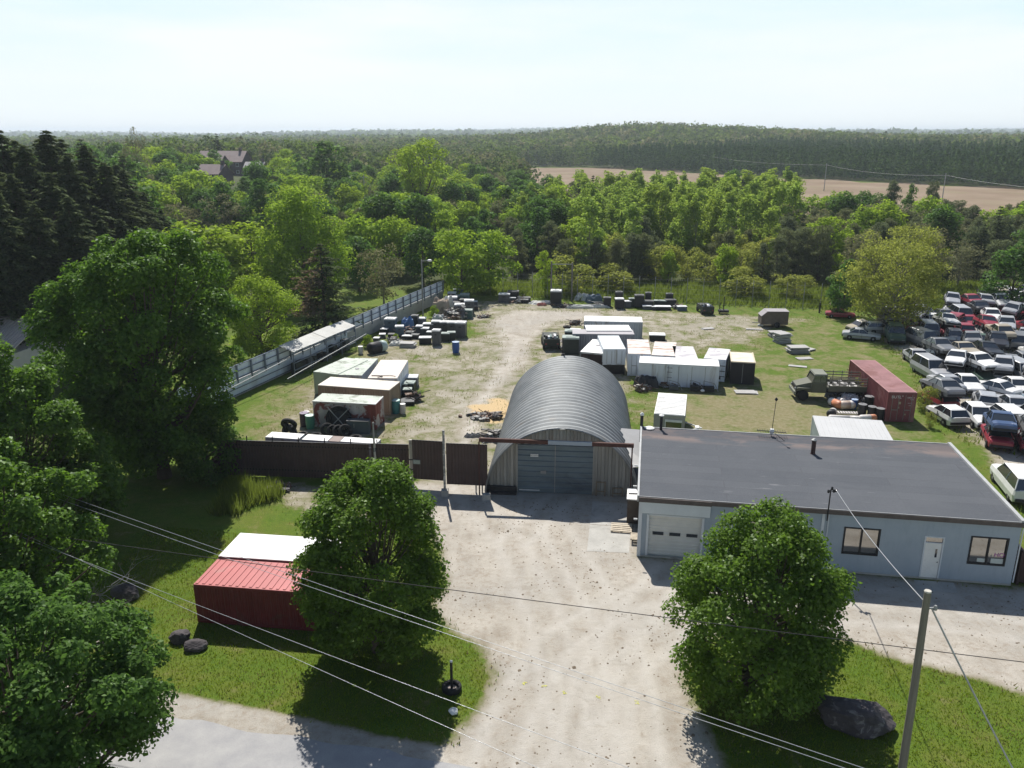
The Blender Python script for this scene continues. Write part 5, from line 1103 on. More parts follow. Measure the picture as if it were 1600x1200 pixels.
# ================================================================ YARD OBJECTS
def crate_mk(mat, lidm, name='storage_crate', style=0):
    def mk():
        t = thing(name, '', 'crate'); mb = MB(); mb.box(-.5, .5, -.5, .5, .04, .88)
        if style == 0:
            for s in (-1, 1):
                mb.box(-.5, .5, s*.5-.02, s*.5+.02, .40, .46)
                for q in (-.38, .34): mb.box(q, q+.05, s*.52-.012, s*.52+.012, .06, .87)
        else:
            for q in (-.45, -.2, .05, .3): mb.box(q, q+.12, -.525, .525, .0, .86)
        mb.build('body', mat, t); mb = MB(); mb.box(-.53, .53, -.53, .53, .885, .97, taper=.02); mb.box(-.3, .3, -.3, .3, .972, .995); mb.build('lid', lidm, t)
        mb = MB(); mb.box(-.12, .12, -.57, -.53, .66, .72); mb.build('handle', M_dark, t); return t
    return mk
LIDW = paint('pale_lid', (.74, .75, .75), .7, .25, 3, stain=(.3, .3, .3), sthr=(.55, .75)); LIDG = paint('grey_green_lid', (.34, .40, .37), .7, .25, 3); LIDD = paint('dark_lid', (.08, .085, .09), .6, .3, 3)  # LIDW lids are far paler than the box bodies below
CR = {'dk': crate_mk(M_junk[0], LIDG), 'bk': crate_mk(M_junk[1], LIDW, style=1), 'bd': crate_mk(M_junk[1], LIDD), 'gy': crate_mk(M_junk[2], LIDW, style=1), 'li': crate_mk(M_junk[3], LIDW), 'bl': crate_mk(M_junk[4], LIDW), 'te': crate_mk(M_junk[5], LIDG, style=1)}
CN = {'dk': 'dark green lidded crate', 'bk': 'black pale-topped box', 'bd': 'black dark-lidded box', 'gy': 'grey pale-topped box', 'li': 'lilac-grey case', 'bl': 'slate blue case', 'te': 'teal-grey case'}
rc = random.Random(8)
def crate(k, px, py, w, d, h, where, z=0, rz=None, grp='piles of boxes in the yard', pos=None):
    x, y = pos or G(px, py); return PR.put(('crate', k), CR[k], (x, y+d/2 if pos is None else y, z), rc.uniform(-.18, .1) if rz is None else rz, (w, d, h), CN[k]+' '+where, grp)
g1 = 'boxes piled near the left fence'
for k, px, py, w, d, h, wh in [('bl', 610, 519, 1.25, 1.1, 1.6, 'tall, against the concrete wall'), ('bl', 624, 527, .95, .8, 1.3, 'standing right of the tallest slate blue one'), ('bd', 648, 511, .8, .9, 1.4, 'beside the blue tarpaulin bundle'), ('li', 658, 510, 1.1, .9, 1.0, 'between blue bundle and white cloth heap'),
      ('bk', 600, 522, .8, .7, .6, 'left of the tall slate blue case'), ('bk', 606, 518, .8, .7, .8, 'close behind the low black boxes by the wall'), ('gy', 597, 529, .7, .7, .5, 'small, near the concrete wall'), ('gy', 588, 535, .65, .65, .5, 'small, leftmost by the concrete wall'), ('bd', 611, 529, .7, .7, .5, 'below the tall slate blue case'),
      ('gy', 655, 524, .75, .8, 1.1, 'in the middle of the yard piles'), ('gy', 669, 519, 1.2, .9, 1.0, 'with the brightest top amid the yard piles'), ('gy', 664, 525, .9, .8, .9, 'in front of the brightest topped one'), ('gy', 673, 528, .9, .7, .7, 'left of the tall dark grey one'), ('bk', 664, 538, 1.3, .9, .75, 'wide, at the front edge of the yard piles'),
      ('gy', 682, 540, .85, .8, 1.75, 'tall and narrow, front centre of the yard piles'), ('bd', 640, 527, .9, .8, .6, 'in the dark junk left of centre'), ('bd', 648, 530, .9, .8, .5, 'low, in the dark junk left of centre'), ('bk', 636, 531, 1.1, .7, .45, 'low, at the junk pile left edge'),
      ('gy', 681, 519, 1.0, .9, 1.3, 'first of the row of four tall ones'), ('gy', 694, 520, 1.0, .9, 1.3, 'second of the row of four tall ones'), ('gy', 706, 524, 1.0, 1.0, 1.55, 'third of the row of four tall ones'), ('gy', 720, 528, 1.15, 1.1, 1.8, 'fourth and largest of the row of four'),
      ('dk', 696, 534, .95, .8, .95, 'left of the low front pair'), ('dk', 705, 533, .9, .8, 1.0, 'right of the low front pair'),
      ('bk', 707, 497, 1.2, 1.0, .8, 'lower left in the rear heap'), ('li', 718, 499, 1.2, 1.1, 1.9, 'tall, in the rear heap'), ('te', 731, 498, 1.1, 1.0, 1.1, 'lower right of the rear heap'), ('gy', 733, 492, 1.2, 1.0, 1.9, 'upper right of the rear heap'), ('te', 717, 477, 1.2, 1.0, 1.3, 'at the back of the rear heap'), ('li', 707, 484, 1.2, 1.0, 1.7, 'behind the tan tarpaulin'),
      ('te', 726, 478, 1.2, 1.1, 1.6, 'at the rear right of the rear heap'), ('gy', 706, 474, 1.1, 1.0, 1.5, 'farthest left of the rear heap'), ('bd', 742, 486, .8, .8, .6, 'low, right of the rear heap'), ('gy', 741, 479, .8, .8, .7, 'low, far right of the rear heap'), ('bd', 712, 488, 1.1, 1, 1.3, 'in the middle of the rear heap'), ('bd', 725, 486, 1.1, 1, 1.5, 'in the middle right of the rear heap'), ('te', 716, 465, 1.4, 1.1, 1.2, 'under the tree at the fence end')]:
    crate(k, px, py, w, d, h, wh, grp=g1)
g2 = 'bins beside the pinkish white trailer'
for k, px, py, w, d, h, wh, z in [('dk', 629, 617, .95, .9, 1.05, 'left of the two beside the pinkish trailer', 0), ('dk', 640, 616, .9, .9, 1.05, 'right of the two beside the pinkish trailer', 0), ('dk', 636, 622, .8, .7, .8, 'in front of the pair beside the pinkish trailer', 0), ('li', 641, 606, 1.3, 1.1, 1.0, 'with white lid behind the dark green pair', 0), ('bd', 634, 606, .9, .9, .9, 'behind the dark green pair', 0)]: crate(k, px, py, w, d, h, wh, z, grp=g2)
crate('bd', 632, 634, 1.5, 1.0, .35, 'flat, low on the ground by the teal drum', grp=g2)
g3 = 'row of boxes along the rear fence'
for k, px, py, w, d, h, wh in [('gy', 788, 473, 1.5, 1.2, 1.2, 'at the left end of the rear row'), ('bd', 802, 471, 1.5, 1.2, 1.4, 'second in the rear row'), ('gy', 799, 473, 1.2, .6, .7, 'in front of the second one of the rear row'), ('bd', 817, 474, 1.5, 1.0, .5, 'low, third in the rear row'), ('bd', 822, 472, 1.2, 1.0, .6, 'low, behind the third of the rear row'),
      ('bd', 949, 480, 1.0, .9, 1.3, 'tall, below the middle rear fence'), ('bk', 968, 483, 1.1, 1.0, 1.4, 'tall and black left of the dark cabinet'), ('bd', 967, 479, .9, .8, 2.0, 'tallest, left of the dark cabinet'), ('gy', 981, 481, .8, .8, .9, 'small, left of the dark cabinet'), ('dk', 987, 480, .7, .7, 1.2, 'right beside the small grey one'), ('bd', 999, 481, 1.2, 1.0, 1.7, 'square dark cabinet of the rear row'),
      ('bd', 1014, 482, 1.3, 1.0, 1.0, 'right of the dark cabinet'), ('bd', 1013, 478, .8, .8, 1.8, 'tall, right of the dark cabinet'), ('gy', 1013, 484, 1.4, .8, .5, 'low rubble-topped, right of the dark cabinet'), ('bk', 1034, 485, 2.4, 1.0, .5, 'long and low, right part of the rear row'), ('dk', 1032, 479, 1.6, .8, .8, 'behind the long low one'), ('bd', 1048, 479, 1.4, 1.0, .9, 'right of the long low one'), ('bd', 1046, 476, .9, .8, 1.5, 'tall, at the right of the rear row'), ('bl', 1066, 486, 1.2, .8, .6, 'bright, low at the right end of the rear row'),
      ('bk', 869, 478, 1.4, 1.2, 2.1, 'tall brownish stack by the bar frame')]: crate(k, px, py, w, d, h, wh, grp=g3)
crate('bk', 1028, 533, 1.7, 1.3, .7, 'low black one on the gravel behind the rust-streaked containers', grp='lone boxes'); crate('bk', 899, 532, 1.2, 1, 1.2, 'beside the slate container left end', grp='lone boxes'); crate('dk', 892, 555, 1.7, 1.3, 1.9, 'dark, left of the small white-roofed shed', grp='lone boxes'); crate('dk', 893, 541, 1.4, 1.2, 1.7, 'dark, second left of the slate container', grp='lone boxes')

def tarp(name, px, py, w, d, h, mat, label, seed, cat='tarpaulin', fn=2.2):
    rng = np.random.default_rng(seed); n = 18; V = []; ph = rng.uniform(0, 6.28, 6)
    for j in range(n+1):
        v = j/n*2-1
        for i in range(n+1):
            u = i/n*2-1; e = max(abs(u), abs(v)); z = h*min(1, (1-e**6)*1.15)*(.82+.18*math.sin(fn*u*2+ph[0])*math.cos(fn*v*2+ph[1]))+.05*math.sin(9*u+ph[2]+4*v)+.04*math.sin(13*v+ph[3])
            r = 1+.12*e*math.sin(5*math.atan2(v, u)+ph[4]); V.append((u*w/2*r, v*d/2*r, max(0, z) if e < 1 else 0))
    F = [(j*(n+1)+i, j*(n+1)+i+1, (j+1)*(n+1)+i+1, (j+1)*(n+1)+i) for j in range(n) for i in range(n)]
    mb = MB(); mb.v = V; mb.f = F; mb.m = [0]*len(F); o = mb.build(name, mat); x, y = G(px, py); o.location = (x, y+d/2, 0); o.rotation_euler[2] = rng.uniform(-.2, .2); tag(o, label, cat); return o
T_white = paint('white_cloth', (.62, .62, .58), .8, .2, 3, stain=(.2, .2, .2), sthr=(.55, .7), sscale=2); T_tan = paint('tan_tarp', (.42, .34, .26), .8, .2, 2, stain=(.12, .08, .06), sthr=(.55, .68), sscale=1); T_blue = paint('blue_tarp', (.07, .16, .34), .5, .2, 2, stain=(.5, .55, .6), sthr=(.58, .7), sscale=1.5); T_dark = paint('dark_tarp', (.03, .032, .038), .6, .3, 2)
tarp('tarpaulin_bundle', 636, 517, 1.5, 1.4, 1.5, T_blue, 'blue tarpaulin bundle against the concrete wall', 1); tarp('cloth_heap', 684, 505, 1.5, 1.3, 1.0, T_white, 'crumpled white cloth heap between the two groups of piled boxes', 2)
tarp('tarpaulin_bundle', 688, 494, 2.2, 2.4, 2.1, T_tan, 'big tan tarpaulin over a pile at the left of the rear heap', 3); tarp('tarpaulin_bundle', 700, 489, 1.4, 1.4, 2.1, T_white, 'ragged white sheeting over the rear heap', 4)
tarp('scrap_heap', 620, 541, 1.7, 1.3, .4, T_white, 'low heap of pale scrap pieces near the weeds', 5, 'scrap heap', 5); tarp('covered_heap', 1011, 607, 2.0, 1.5, 1.15, T_dark, 'dark tarpaulin covered heap before the left end of the long white trailer', 6)
tarp('cloth_heap', 911, 470, 2, 1.6, .9, T_white, 'round whitish sack on the rear row', 7); tarp('covered_heap', 929, 474, 2.2, 1.6, 1.1, M_junk[4], 'dark teal covered shape right of the whitish sack', 8)
tarp('sheeting', 850, 476, 4.0, 2.0, .25, T_white, 'spread white sheeting on the ground left of the bar frame', 9); tarp('sheeting', 919, 482, 5.6, 1.0, .4, T_white, 'long low white and black strip in the rear row', 10); tarp('cushion', 847, 478, 1.2, .6, .35, paint('faded_pink', (.5, .2, .17), .8, .2), 'small reddish bundle on the spread white sheeting', 12, 'bundle')
tarp('rubbish_heap', 738, 684, 1.2, .5, .2, paint('scrap_mixed', (.3, .3, .3), .7, .5, 8), 'small pale scrap left of the shed beam post', 14, 'scrap heap', 5)
M_scr = [paint('mixed_scrap_dark', (.09, .08, .08), .7, .6, 9, stain=(.3, .28, .26), sthr=(.5, .6), sscale=4), paint('mixed_scrap_rust', (.16, .095, .065), .85, .5, 8, stain=(.35, .33, .3), sthr=(.55, .62), sscale=5), paint('mixed_scrap_pale', (.42, .41, .38), .7, .4, 8, stain=(.08, .08, .09), sthr=(.5, .58), sscale=4)]
def junk(px, py, w, h, mi, label, seed):
    r = random.Random(seed); x, y = G(px, py); mb = MB()
    for i in range(26):
        a, b_, c_ = r.uniform(.1, .45), r.uniform(.05, .3), r.uniform(.04, .22); M_ = Matrix.Translation((r.gauss(0, w*.24), r.gauss(0, w*.2)+w*.3, r.uniform(0, h)*r.random()+.08)) @ Matrix.Rotation(r.uniform(0, 3), 4, 'Z') @ Matrix.Rotation(r.gauss(0, .5), 4, 'X')
        mb.box(-a, a, -b_, b_, -c_/2, c_/2, i % 2, M=M_)
    for i in range(7):
        p = Vector((r.gauss(0, w*.25), r.gauss(0, w*.2)+w*.3, r.uniform(.1, h))); q = p+Vector((r.gauss(0, .7), r.gauss(0, .5), r.gauss(0, .3))); mb.tube([p, q], .03, 5, 0)
    o = mb.build('scrap_pile', [M_scr[mi], M_scr[(mi+1) % 3]]); o.location = (x, y, 0); tag(o, label, 'scrap pile')
for i, a in enumerate([(644, 524, 1.8, .9, 0, 'jumbled dark scrap left of the middle yard boxes'), (634, 527, 1.4, .6, 1, 'rusty scrap jumble at the left edge of the yard piles'), (616, 536, 1.6, .5, 2, 'pale scrap jumble before the slate blue cases'), (694, 505, 1.8, 1.0, 2, 'pale scrap jumble behind the row of four tall boxes'), (700, 497, 1.6, .9, 0, 'dark scrap jumble under the tan tarpaulin heap'), (716, 502, 2.0, 1.9, 2, 'scrap jumble leaning on the rear heap front'), (712, 509, 1.5, 1.7, 1, 'scrap piled on the tops behind the four tall boxes'), (755, 497, 1.2, .3, 1, 'small rusty scrap lump on the gravel right of the rear heap'),
    (810, 474, 1.6, .7, 1, 'rusty scrap in the left part of the rear row'), (880, 481, 2.0, .5, 0, 'low dark scrap right of the tall stack in the rear row'), (940, 481, 1.8, .6, 2, 'pale scrap left of the middle rear crates'), (1062, 483, 1.6, .8, 1, 'rusty scrap behind the bright low box of the rear row'), (888, 548, 1.8, 1.0, 2, 'pale scrap piled between small truck and slate container'), (900, 508, 1.6, .5, 0, 'dark scrap at the far left corner of the slate container'), (648, 628, 1.3, .7, 0, 'dark scrap by the bins beside the pinkish trailer'), (1318, 630, 1.8, .9, 2, 'grey scrap behind the tanks under the truck bed'), (1342, 634, 1.4, .8, 0, 'dark scrap between the truck tail and black drums'), (1040, 606, 1.6, .6, 1, 'rusty scrap before the long white trailer door'), (1095, 608, 1.3, .6, 0, 'dark scrap at the right part of the long white trailer'),
    (752, 657, 2.4, .12, 1, 'low rusty rubble strip at the front edge of the orange sand'), (766, 654, 1.6, .15, 0, 'dark debris on the front edge of the orange sand'), (772, 690, 1.3, .9, 2, 'pale scrap by the left post of the shed beam'), (1003, 612, .8, .5, 1, 'rusty scrap at the shed side near the long white trailer'), (430, 768, 1.4, .2, 0, 'low dark rubble before the dark brown fence')]): junk(*a, 60+i)
# flat stacks and boards
def boards(px, py, w, d, h, n, mat, label, rz=0, cat='boards', seed=1):
    r = random.Random(seed); x, y = G(px, py); t = thing('board_stack', label, cat, (x, y+d/2, 0), rz)
    for i in range(n): mb = MB(); z = h*i/n; a, b_ = r.uniform(-.08, .08)*w, r.uniform(-.1, .1)*d; mb.box(-w/2+a, w/2+a, -d/2+b_, d/2+b_, z+.02, z+h/n*.8, M=Matrix.Rotation(r.uniform(-.12, .12), 4, 'Z')); mb.build('board', mat, t)
    return t
M_gb = paint('grey_boards', (.42, .41, .40), .8, .25, 2, streak=(1, 5, 1)); boards(637, 544, 1.6, 1.1, .5, 4, M_gb, 'stack of weathered grey boards in front of the yard piles', -.1)
boards(1225, 537, 1.5, 1.3, 1.1, 6, M_gb, 'tall slumping stack of grey slabs on the right-hand grass', .3, seed=3); boards(1215, 527, 1.6, 1.0, .6, 4, M_gb, 'low stack of pale slabs behind the tall slumping one', .1, seed=4); boards(1249, 553, 2.0, 1.3, .7, 5, M_gb, 'wide stack of grey slabs, nearest of the three on the grass', .05, seed=5)
boards(1264, 549, 1.4, .9, .2, 2, M_gb, 'few pale slabs fallen beside the wide stack', .5, seed=6); boards(1260, 562, 1.6, .8, .08, 2, M_gb, 'flat pale boards on the grass in front of the slab stacks', .2, seed=7); boards(1248, 574, 1.6, .6, .08, 2, M_gb, 'grey boards lying in the rough grass above the truck', -.3, seed=8)
boards(1106, 515, 1.4, .8, .1, 3, M_gb, 'pale scrap boards on the bare yard behind the white containers', .3, seed=9); boards(1180, 516, 1.8, .5, .1, 2, M_gb, 'scrap boards beside the boxy weathered trailer', -.2, seed=10); boards(433, 771, 1.4, .7, .22, 2, paint('dark_slab', (.09, .085, .09), .8, .2), 'dark flat slab on the ground before the dark brown fence', .3, seed=11)
boards(1094, 690, 2.4, .8, .12, 2, M_white, 'white board lying on the grass behind the building roof edge', -.15, seed=12)
boards(1168, 616, 1.8, 1.0, .12, 3, M_gb, 'loose grey rubble strip in front of the dark-walled box', -.1, seed=13)
# drums, buckets, tanks
def drum_mk(mat, top, name='drum', rib=True):
    def mk():
        t = thing(name, '', 'drum'); mb = MB(); pr = [(.28, 0), (.29, .02), (.29, .29), (.305, .31), (.29, .33), (.29, .59), (.305, .61), (.29, .63), (.29, .88)] if rib else [(.25, 0), (.29, .3), (.30, .6), (.27, .86)]
        mb.lathe(pr, 18); mb.build('body', mat, t, False); mb = MB(); mb.lathe([(.295, .88), (.30, .9), (.26, .905)], 18); mb.lathe([(.03, .9), (.03, .93)], 8, (.12, .05, 0)); mb.build('lid', top, t); return t
    return mk
D_ = {'blue': drum_mk(paint('blue_plastic', (.03, .10, .33), .4, .1, 2), paint('blue_lid', (.35, .45, .62), .5, .1), rib=False), 'teal': drum_mk(paint('teal_plastic', (.05, .22, .22), .4, .15, 2), paint('teal_lid', (.45, .62, .6), .5, .1), rib=False), 'green': drum_mk(paint('green_plastic', (.06, .24, .16), .4, .15, 2), paint('green_lid', (.5, .66, .6), .5, .1), rib=False),
      'black': drum_mk(M_junk[1], paint('grey_lid', (.2, .2, .21), .6, .2)), 'white': drum_mk(paint('white_plastic', (.6, .58, .55), .5, .15, 2), M_white, rib=False), 'purple': drum_mk(paint('dark_purple_plastic', (.05, .035, .055), .5, .2), paint('purple_lid', (.22, .18, .26), .6, .2))}
def drum(k, px, py, s, label, grp=None, z=0, w=None):
    x, y = G(px, py); o = PR.put(('drum', k), D_[k], (x, y+.28, z), rc.uniform(0, 6), (w or s, w or s, s), label, grp); return o
drum('blue', 712, 552, 1.3, 'bright blue plastic drum standing alone on the gravel yard'); drum('teal', 618, 647, 1.25, 'teal plastic drum at the right end of the tan shed'); drum('teal', 613, 646, 1.15, 'second teal drum half hidden against the tan shed end'); drum('white', 629, 648, .95, 'white bucket drum right of the teal drums', w=.8)
drum('green', 484, 671, 1.2, 'green drum at the left end of the rust-flaked container'); drum('purple', 475, 667, 1.2, 'dark purple drum left of the green drum'); drum('white', 478, 660, .9, 'white-topped barrel behind the purple drum'); drum('white', 563, 554, .9, 'white pail by the front end of the lean-to shelter'); drum('white', 690, 534, .45, 'small white pail by the tall narrow grey box')
M_orange = paint('rusty_orange', (.55, .22, .12), .5, .2, 3)
for k, px, py, s, lb in [('black', 1348, 652, 1.15, 'black drum, left of the front row beside the maroon container'), ('black', 1363, 655, 1.1, 'black drum, middle of the front row beside the maroon container'), ('black', 1376, 658, 1.1, 'black drum touching the maroon container corner'), ('black', 1358, 640, 1.2, 'black drum, left of the rear pair by the maroon container'), ('black', 1368, 641, 1.25, 'black drum, middle of the rear pair by the maroon container'), ('black', 1378, 643, 1.2, 'black drum at the rear against the maroon container side'), ('blue', 1336, 640, .9, 'blue drum amid the tanks beside the truck')]: drum(k, px, py, s, lb, 'drums beside the maroon container')
def tank(px, py, L_, r, rz, matb, matc, label, tilt=0, name='gas_tank', cat='tank'):
    x, y = G(px, py); t = thing(name, label, cat, (x, y, r), rz); mb = MB(); mb.lathe([(r*.3, -L_/2), (r*.85, -L_/2+r*.25), (r, -L_/2+r*.6), (r, L_*.12)], 16, axis='x'); mb.build('body', matb, t, True); mb = MB(); mb.lathe([(r*1.002, L_*.12), (r, L_/2-r*.6), (r*.85, L_/2-r*.25), (r*.3, L_/2)], 16, axis='x'); mb.build('end_cap', matc, t, True)
    mb = MB(); mb.box(-L_*.3, L_*.3, -r*.7, r*.7, -r, -r*.72); mb.build('stand', M_dark, t); return t
M_tw = paint('tank_white', (.72, .68, .64), .45, .12, 2, stain=(.4, .25, .18), sthr=(.6, .75)); M_tc = paint('tank_cream', (.62, .5, .42), .5, .15, 2)
tank(1305, 636, 1.5, .34, 1.9, M_orange, M_tw, 'orange and white tank standing at the left of the tank pile'); tank(1323, 639, 1.35, .36, .1, M_tc, M_tw, 'cream tank lying in the middle of the tank pile'); tank(1299, 651, 1.1, .33, .9, M_dark, M_tw, 'white tank with a dark end above the roof aerial'); tank(1320, 658, 2.6, .24, -.12, M_tw, M_tw, 'long white cylinder lying at the front of the tank pile'); tank(1355, 659, 1.5, .30, .15, M_tw, M_orange, 'white and red tank at the right front of the tank pile'); tank(1314, 632, .9, .3, 2.2, M_tw, M_tw, 'small white tank behind the cream one')
tank(590, 551, 2.3, .6, .75, M_dark, paint('pale_green_tank', (.42, .52, .50), .5, .15, 2), 'pale green cylindrical tank lying with its dark end forward by the lean-to', name='steel_tank')
x, y = G(1325, 652); t = thing('striped_barrier', 'small black and white striped barrier board in the tank pile', 'barrier', (x, y+.3, .15), -.1); mb = MB(); mb.box(-1, 1, 0, .5, 0, .1); mb.build('board', M_tw, t); mb = MB()
for i in range(9): mb.box(-.95+i*.21, -.86+i*.21, .02, .48, .1, .108)
mb.build('stripe', M_dark, t)
x, y = G(1293, 656); mb = MB(); mb.tube([(-.4, 0, .1), (0, .1, .25), (.5, -.1, .1), (.9, -.3, .1)], .1, 6); o = mb.build('safety_hose', paint('safety_orange', (.75, .28, .08), .6, .1)); o.location = (x+.6, y, 0); tag(o, 'bright orange hose piece at the left of the tank pile', 'hose')
tarp('engine_block', 1330, 634, 1.4, 1.0, .9, paint('scrap_alloy', (.36, .37, .40), .45, .4, 5, .4), 'grey metal scrap machine part behind the cream tank', 21, 'machine part', 6); tarp('engine_block', 1308, 625, 1.4, 1.0, .7, paint('blue_scrap', (.14, .17, .24), .45, .4, 5, .4), 'bluish machine part under the truck tail', 22, 'machine part', 6)
# tyres and coil at the rust-flaked container
def tyre_mk():
    t = thing('tyre', '', 'tyre'); mb = MB(); n = 24
    prof = [(.30, -.10), (.44, -.12), (.52, -.09), (.53, 0), (.52, .09), (.44, .12), (.30, .10), (.29, 0)]; k0 = 0
    for (r, z) in prof:
        for j in range(n): a = 2*PI*j/n; mb.v.append((r*math.cos(a), r*math.sin(a), z))
    for i in range(len(prof)):
        for j in range(n): a = i*n+j; b_ = i*n+(j+1) % n; c_ = ((i+1) % len(prof))*n; mb.f.append((a, b_, c_+(j+1) % n, c_+j)); mb.m.append(0)
    mb.build('rubber', M_rubber, t, True); return t
def tyre(px, py, label, rx=0, rz=0, s=1, z=None, grp='tyres'):
    x, y = G(px, py); o = PR.put('tyre', tyre_mk, (x, y, (.12 if z is None else z)*s), rz, s, label, grp); o.rotation_euler = (rx, 0, rz); return o
for i, (px, py, rx, rz, s, z, lb) in enumerate([(512, 680, 1.0, .5, 1.0, .45, 'first leaning tyre in the row before the rust-flaked container'), (521, 681, 1.0, .6, .9, .45, 'second leaning tyre in the row before the rust-flaked container'), (530, 682, 1.0, .7, .95, .45, 'third leaning tyre in the row before the rust-flaked container'), (540, 682, 1.0, .7, 1, .45, 'fourth leaning tyre in the row before the rust-flaked container'),
      (494, 682, 0, 0, .85, None, 'grey flat tyre left of the leaning tyres'), (556, 686, 0, 0, .9, None, 'grey flat tyre right of the leaning tyres'), (473, 680, 0, 0, .8, None, 'flat tyre right of the dark tyre stack'), (919, 523, 0, 0, .01, None, '')]):
    if lb: tyre(px, py, lb, rx, rz, s, z)
tyre(890, 524, 'flat dark tyre on the gravel left of the slate container', s=1.0); tyre(886, 512, 'flat dark tyre farther left behind the slate container', s=.9)
for i in range(4): x, y = G(450, 688); o = PR.put('tyre', tyre_mk, (x, y+.6, .16+i*.3), i, (1.15, 1.15, 1.3), ['bottom', 'second', 'third', 'top'][i]+' tyre of the dark stack behind the brown fence', 'stacked tyres')
def coil():
    x, y = G(527, 679); t = thing('hose_coil', 'big black hose coil leaning on the rust-flaked container', 'coil', (x, y+.9, .95)); t.rotation_euler = (R_(76), 0, -.1)
    for r in (.95, .8, .65): mb = MB(); mb.tube([(r*math.cos(a), r*math.sin(a), .04*math.sin(3*a)) for a in np.linspace(0, 2*PI, 40)], .085, 6, cap=False); mb.build('loop', M_rubber, t, True)
    mb = MB(); mb.lathe([(.9, -.06), (.9, -.02)], 24); mb.build('disc', M_dark, t); mb = MB(); mb.box(-1.25, 1.25, -.03, .03, .1, .16, M=Matrix.Rotation(.8, 4, 'Z')); mb.box(-1.25, 1.25, -.03, .03, .17, .23, M=Matrix.Rotation(-.8, 4, 'Z')); mb.build('brace', M_steel, t)
coil()
x, y = G(559, 680); t = thing('metal_cabinet', 'dull blue-green cabinet lying before the rust-flaked container', 'cabinet', (x, y+.6, 0), -.1); mb = MB(); mb.box(-.85, .85, -.3, .3, 0, 1.0); mb.build('body', paint('petrol_case', (.075, .10, .115), .6, .2), t); mb = MB(); mb.box(-.88, .88, -.33, .33, 1.0, 1.04); mb.build('top', M_junk[2], t); mb = MB(); mb.box(-.3, -.26, -.34, -.31, .5, .8); mb.build('handle', M_steel, t)
# junk before the long trailer
for (x_, lb, m_, w_, h_) in ((5.0, 'dark metal frame chair before the long white trailer', M_dark, .8, .5), (3.15, 'small rusty cart under the long trailer door', M_junk[2], .8, .4), (6.2, 'dark low machine at the right part of the long white trailer', M_junk[1], .9, .5)):
    Mx = Matrix.Translation(LT.location) @ Matrix.Rotation(LT.rotation_euler[2], 4, 'Z'); p = Mx @ Vector((x_, -.8, 0)); t = thing('scrap_cart', lb, 'scrap', p, LT.rotation_euler[2]+.1)
    mb = MB(); mb.box(-w_/2, w_/2, -.25, .25, .1, h_); mb.build('body', m_, t); mb = MB(); mb.tube([(-w_/2, .2, .1), (-w_/2, .2, h_+.45), (w_*.5, -.1, h_+.3), (w_*.9, -.2, .1)], .03, 5); mb.tube([(w_/2, .2, .1), (w_/2, .2, h_+.2)], .03, 5); mb.build('frame', M_steel, t)
Mx = Matrix.Translation(LT.location) @ Matrix.Rotation(LT.rotation_euler[2], 4, 'Z'); p = Mx @ Vector((5.65, -1.2, .14)); mb = MB(); mb.lathe([(.12, 0), (.2, .05), (.16, .14), (.03, .2)], 10); o = mb.build('basin', M_white); o.location = p; tag(o, 'small whitish basin on the shaded ground before the long trailer', 'basin')
# rocks
def rock(px, py, w, d, h, label, seed, mat=None, rz=0, sink=.15):
    rng = np.random.default_rng(seed); import bmesh; bm = bmesh.new(); bmesh.ops.create_icosphere(bm, subdivisions=4, radius=1); K = nrm(rng.normal(size=(26, 3))); kk = rng.uniform(.70, .97, 26)
    for v in bm.verts:
        p = np.array(v.co); r = 1.0
        for a, b_ in zip(K, kk):
            dt = float(p@a)
            if dt > .01: r = min(r, b_/dt)
        p = p*r*(1+.03*math.sin(p[0]*11+seed)*math.sin(p[1]*9+p[2]*13)); v.co = (p[0]*w/2, p[1]*d/2, p[2]*h*.62+h*.38)
    me = bpy.data.meshes.new('boulder'); bm.to_mesh(me); bm.free(); me.materials.append(mat or M_rock); o = link('boulder', me); x, y = G(px, py); o.location = (x, y+d/2, -sink*h*.5); o.rotation_euler[2] = rz; tag(o, label, 'boulder'); return o
M_rock = paint('dark_rock', (.085, .075, .08), .9, .45, 2.2, stain=(.26, .25, .24), sthr=(.56, .7), sscale=2, bmp=.9); M_prock = paint('pale_rock', (.36, .32, .28), .9, .3, 2, bmp=.6)
rock(275, 1010, 1.0, .9, .6, 'left of the two dark boulders on the front left lawn', 3); rock(299, 1022, 1.15, .8, .45, 'right of the two dark boulders on the front left lawn', 5, rz=.2); rock(157, 1014, .9, .7, .35, 'pale brown boulder half hidden by the lower left maples', 7, M_prock)
rock(190, 942, 1.5, 1.0, .8, 'dark boulder beneath the dead branches on the left lawn', 8); rock(1350, 1160, 3.1, 2.0, 1.25, 'huge dark boulder behind the wooden service pole', 12, rz=-.25); rock(708, 1119, .42, .35, .25, 'small white stone on the grass below the tyre marker', 9, M_white); rock(318, 720, .7, .6, .5, 'pale boulder in the shade under the huge maple', 10, M_prock)
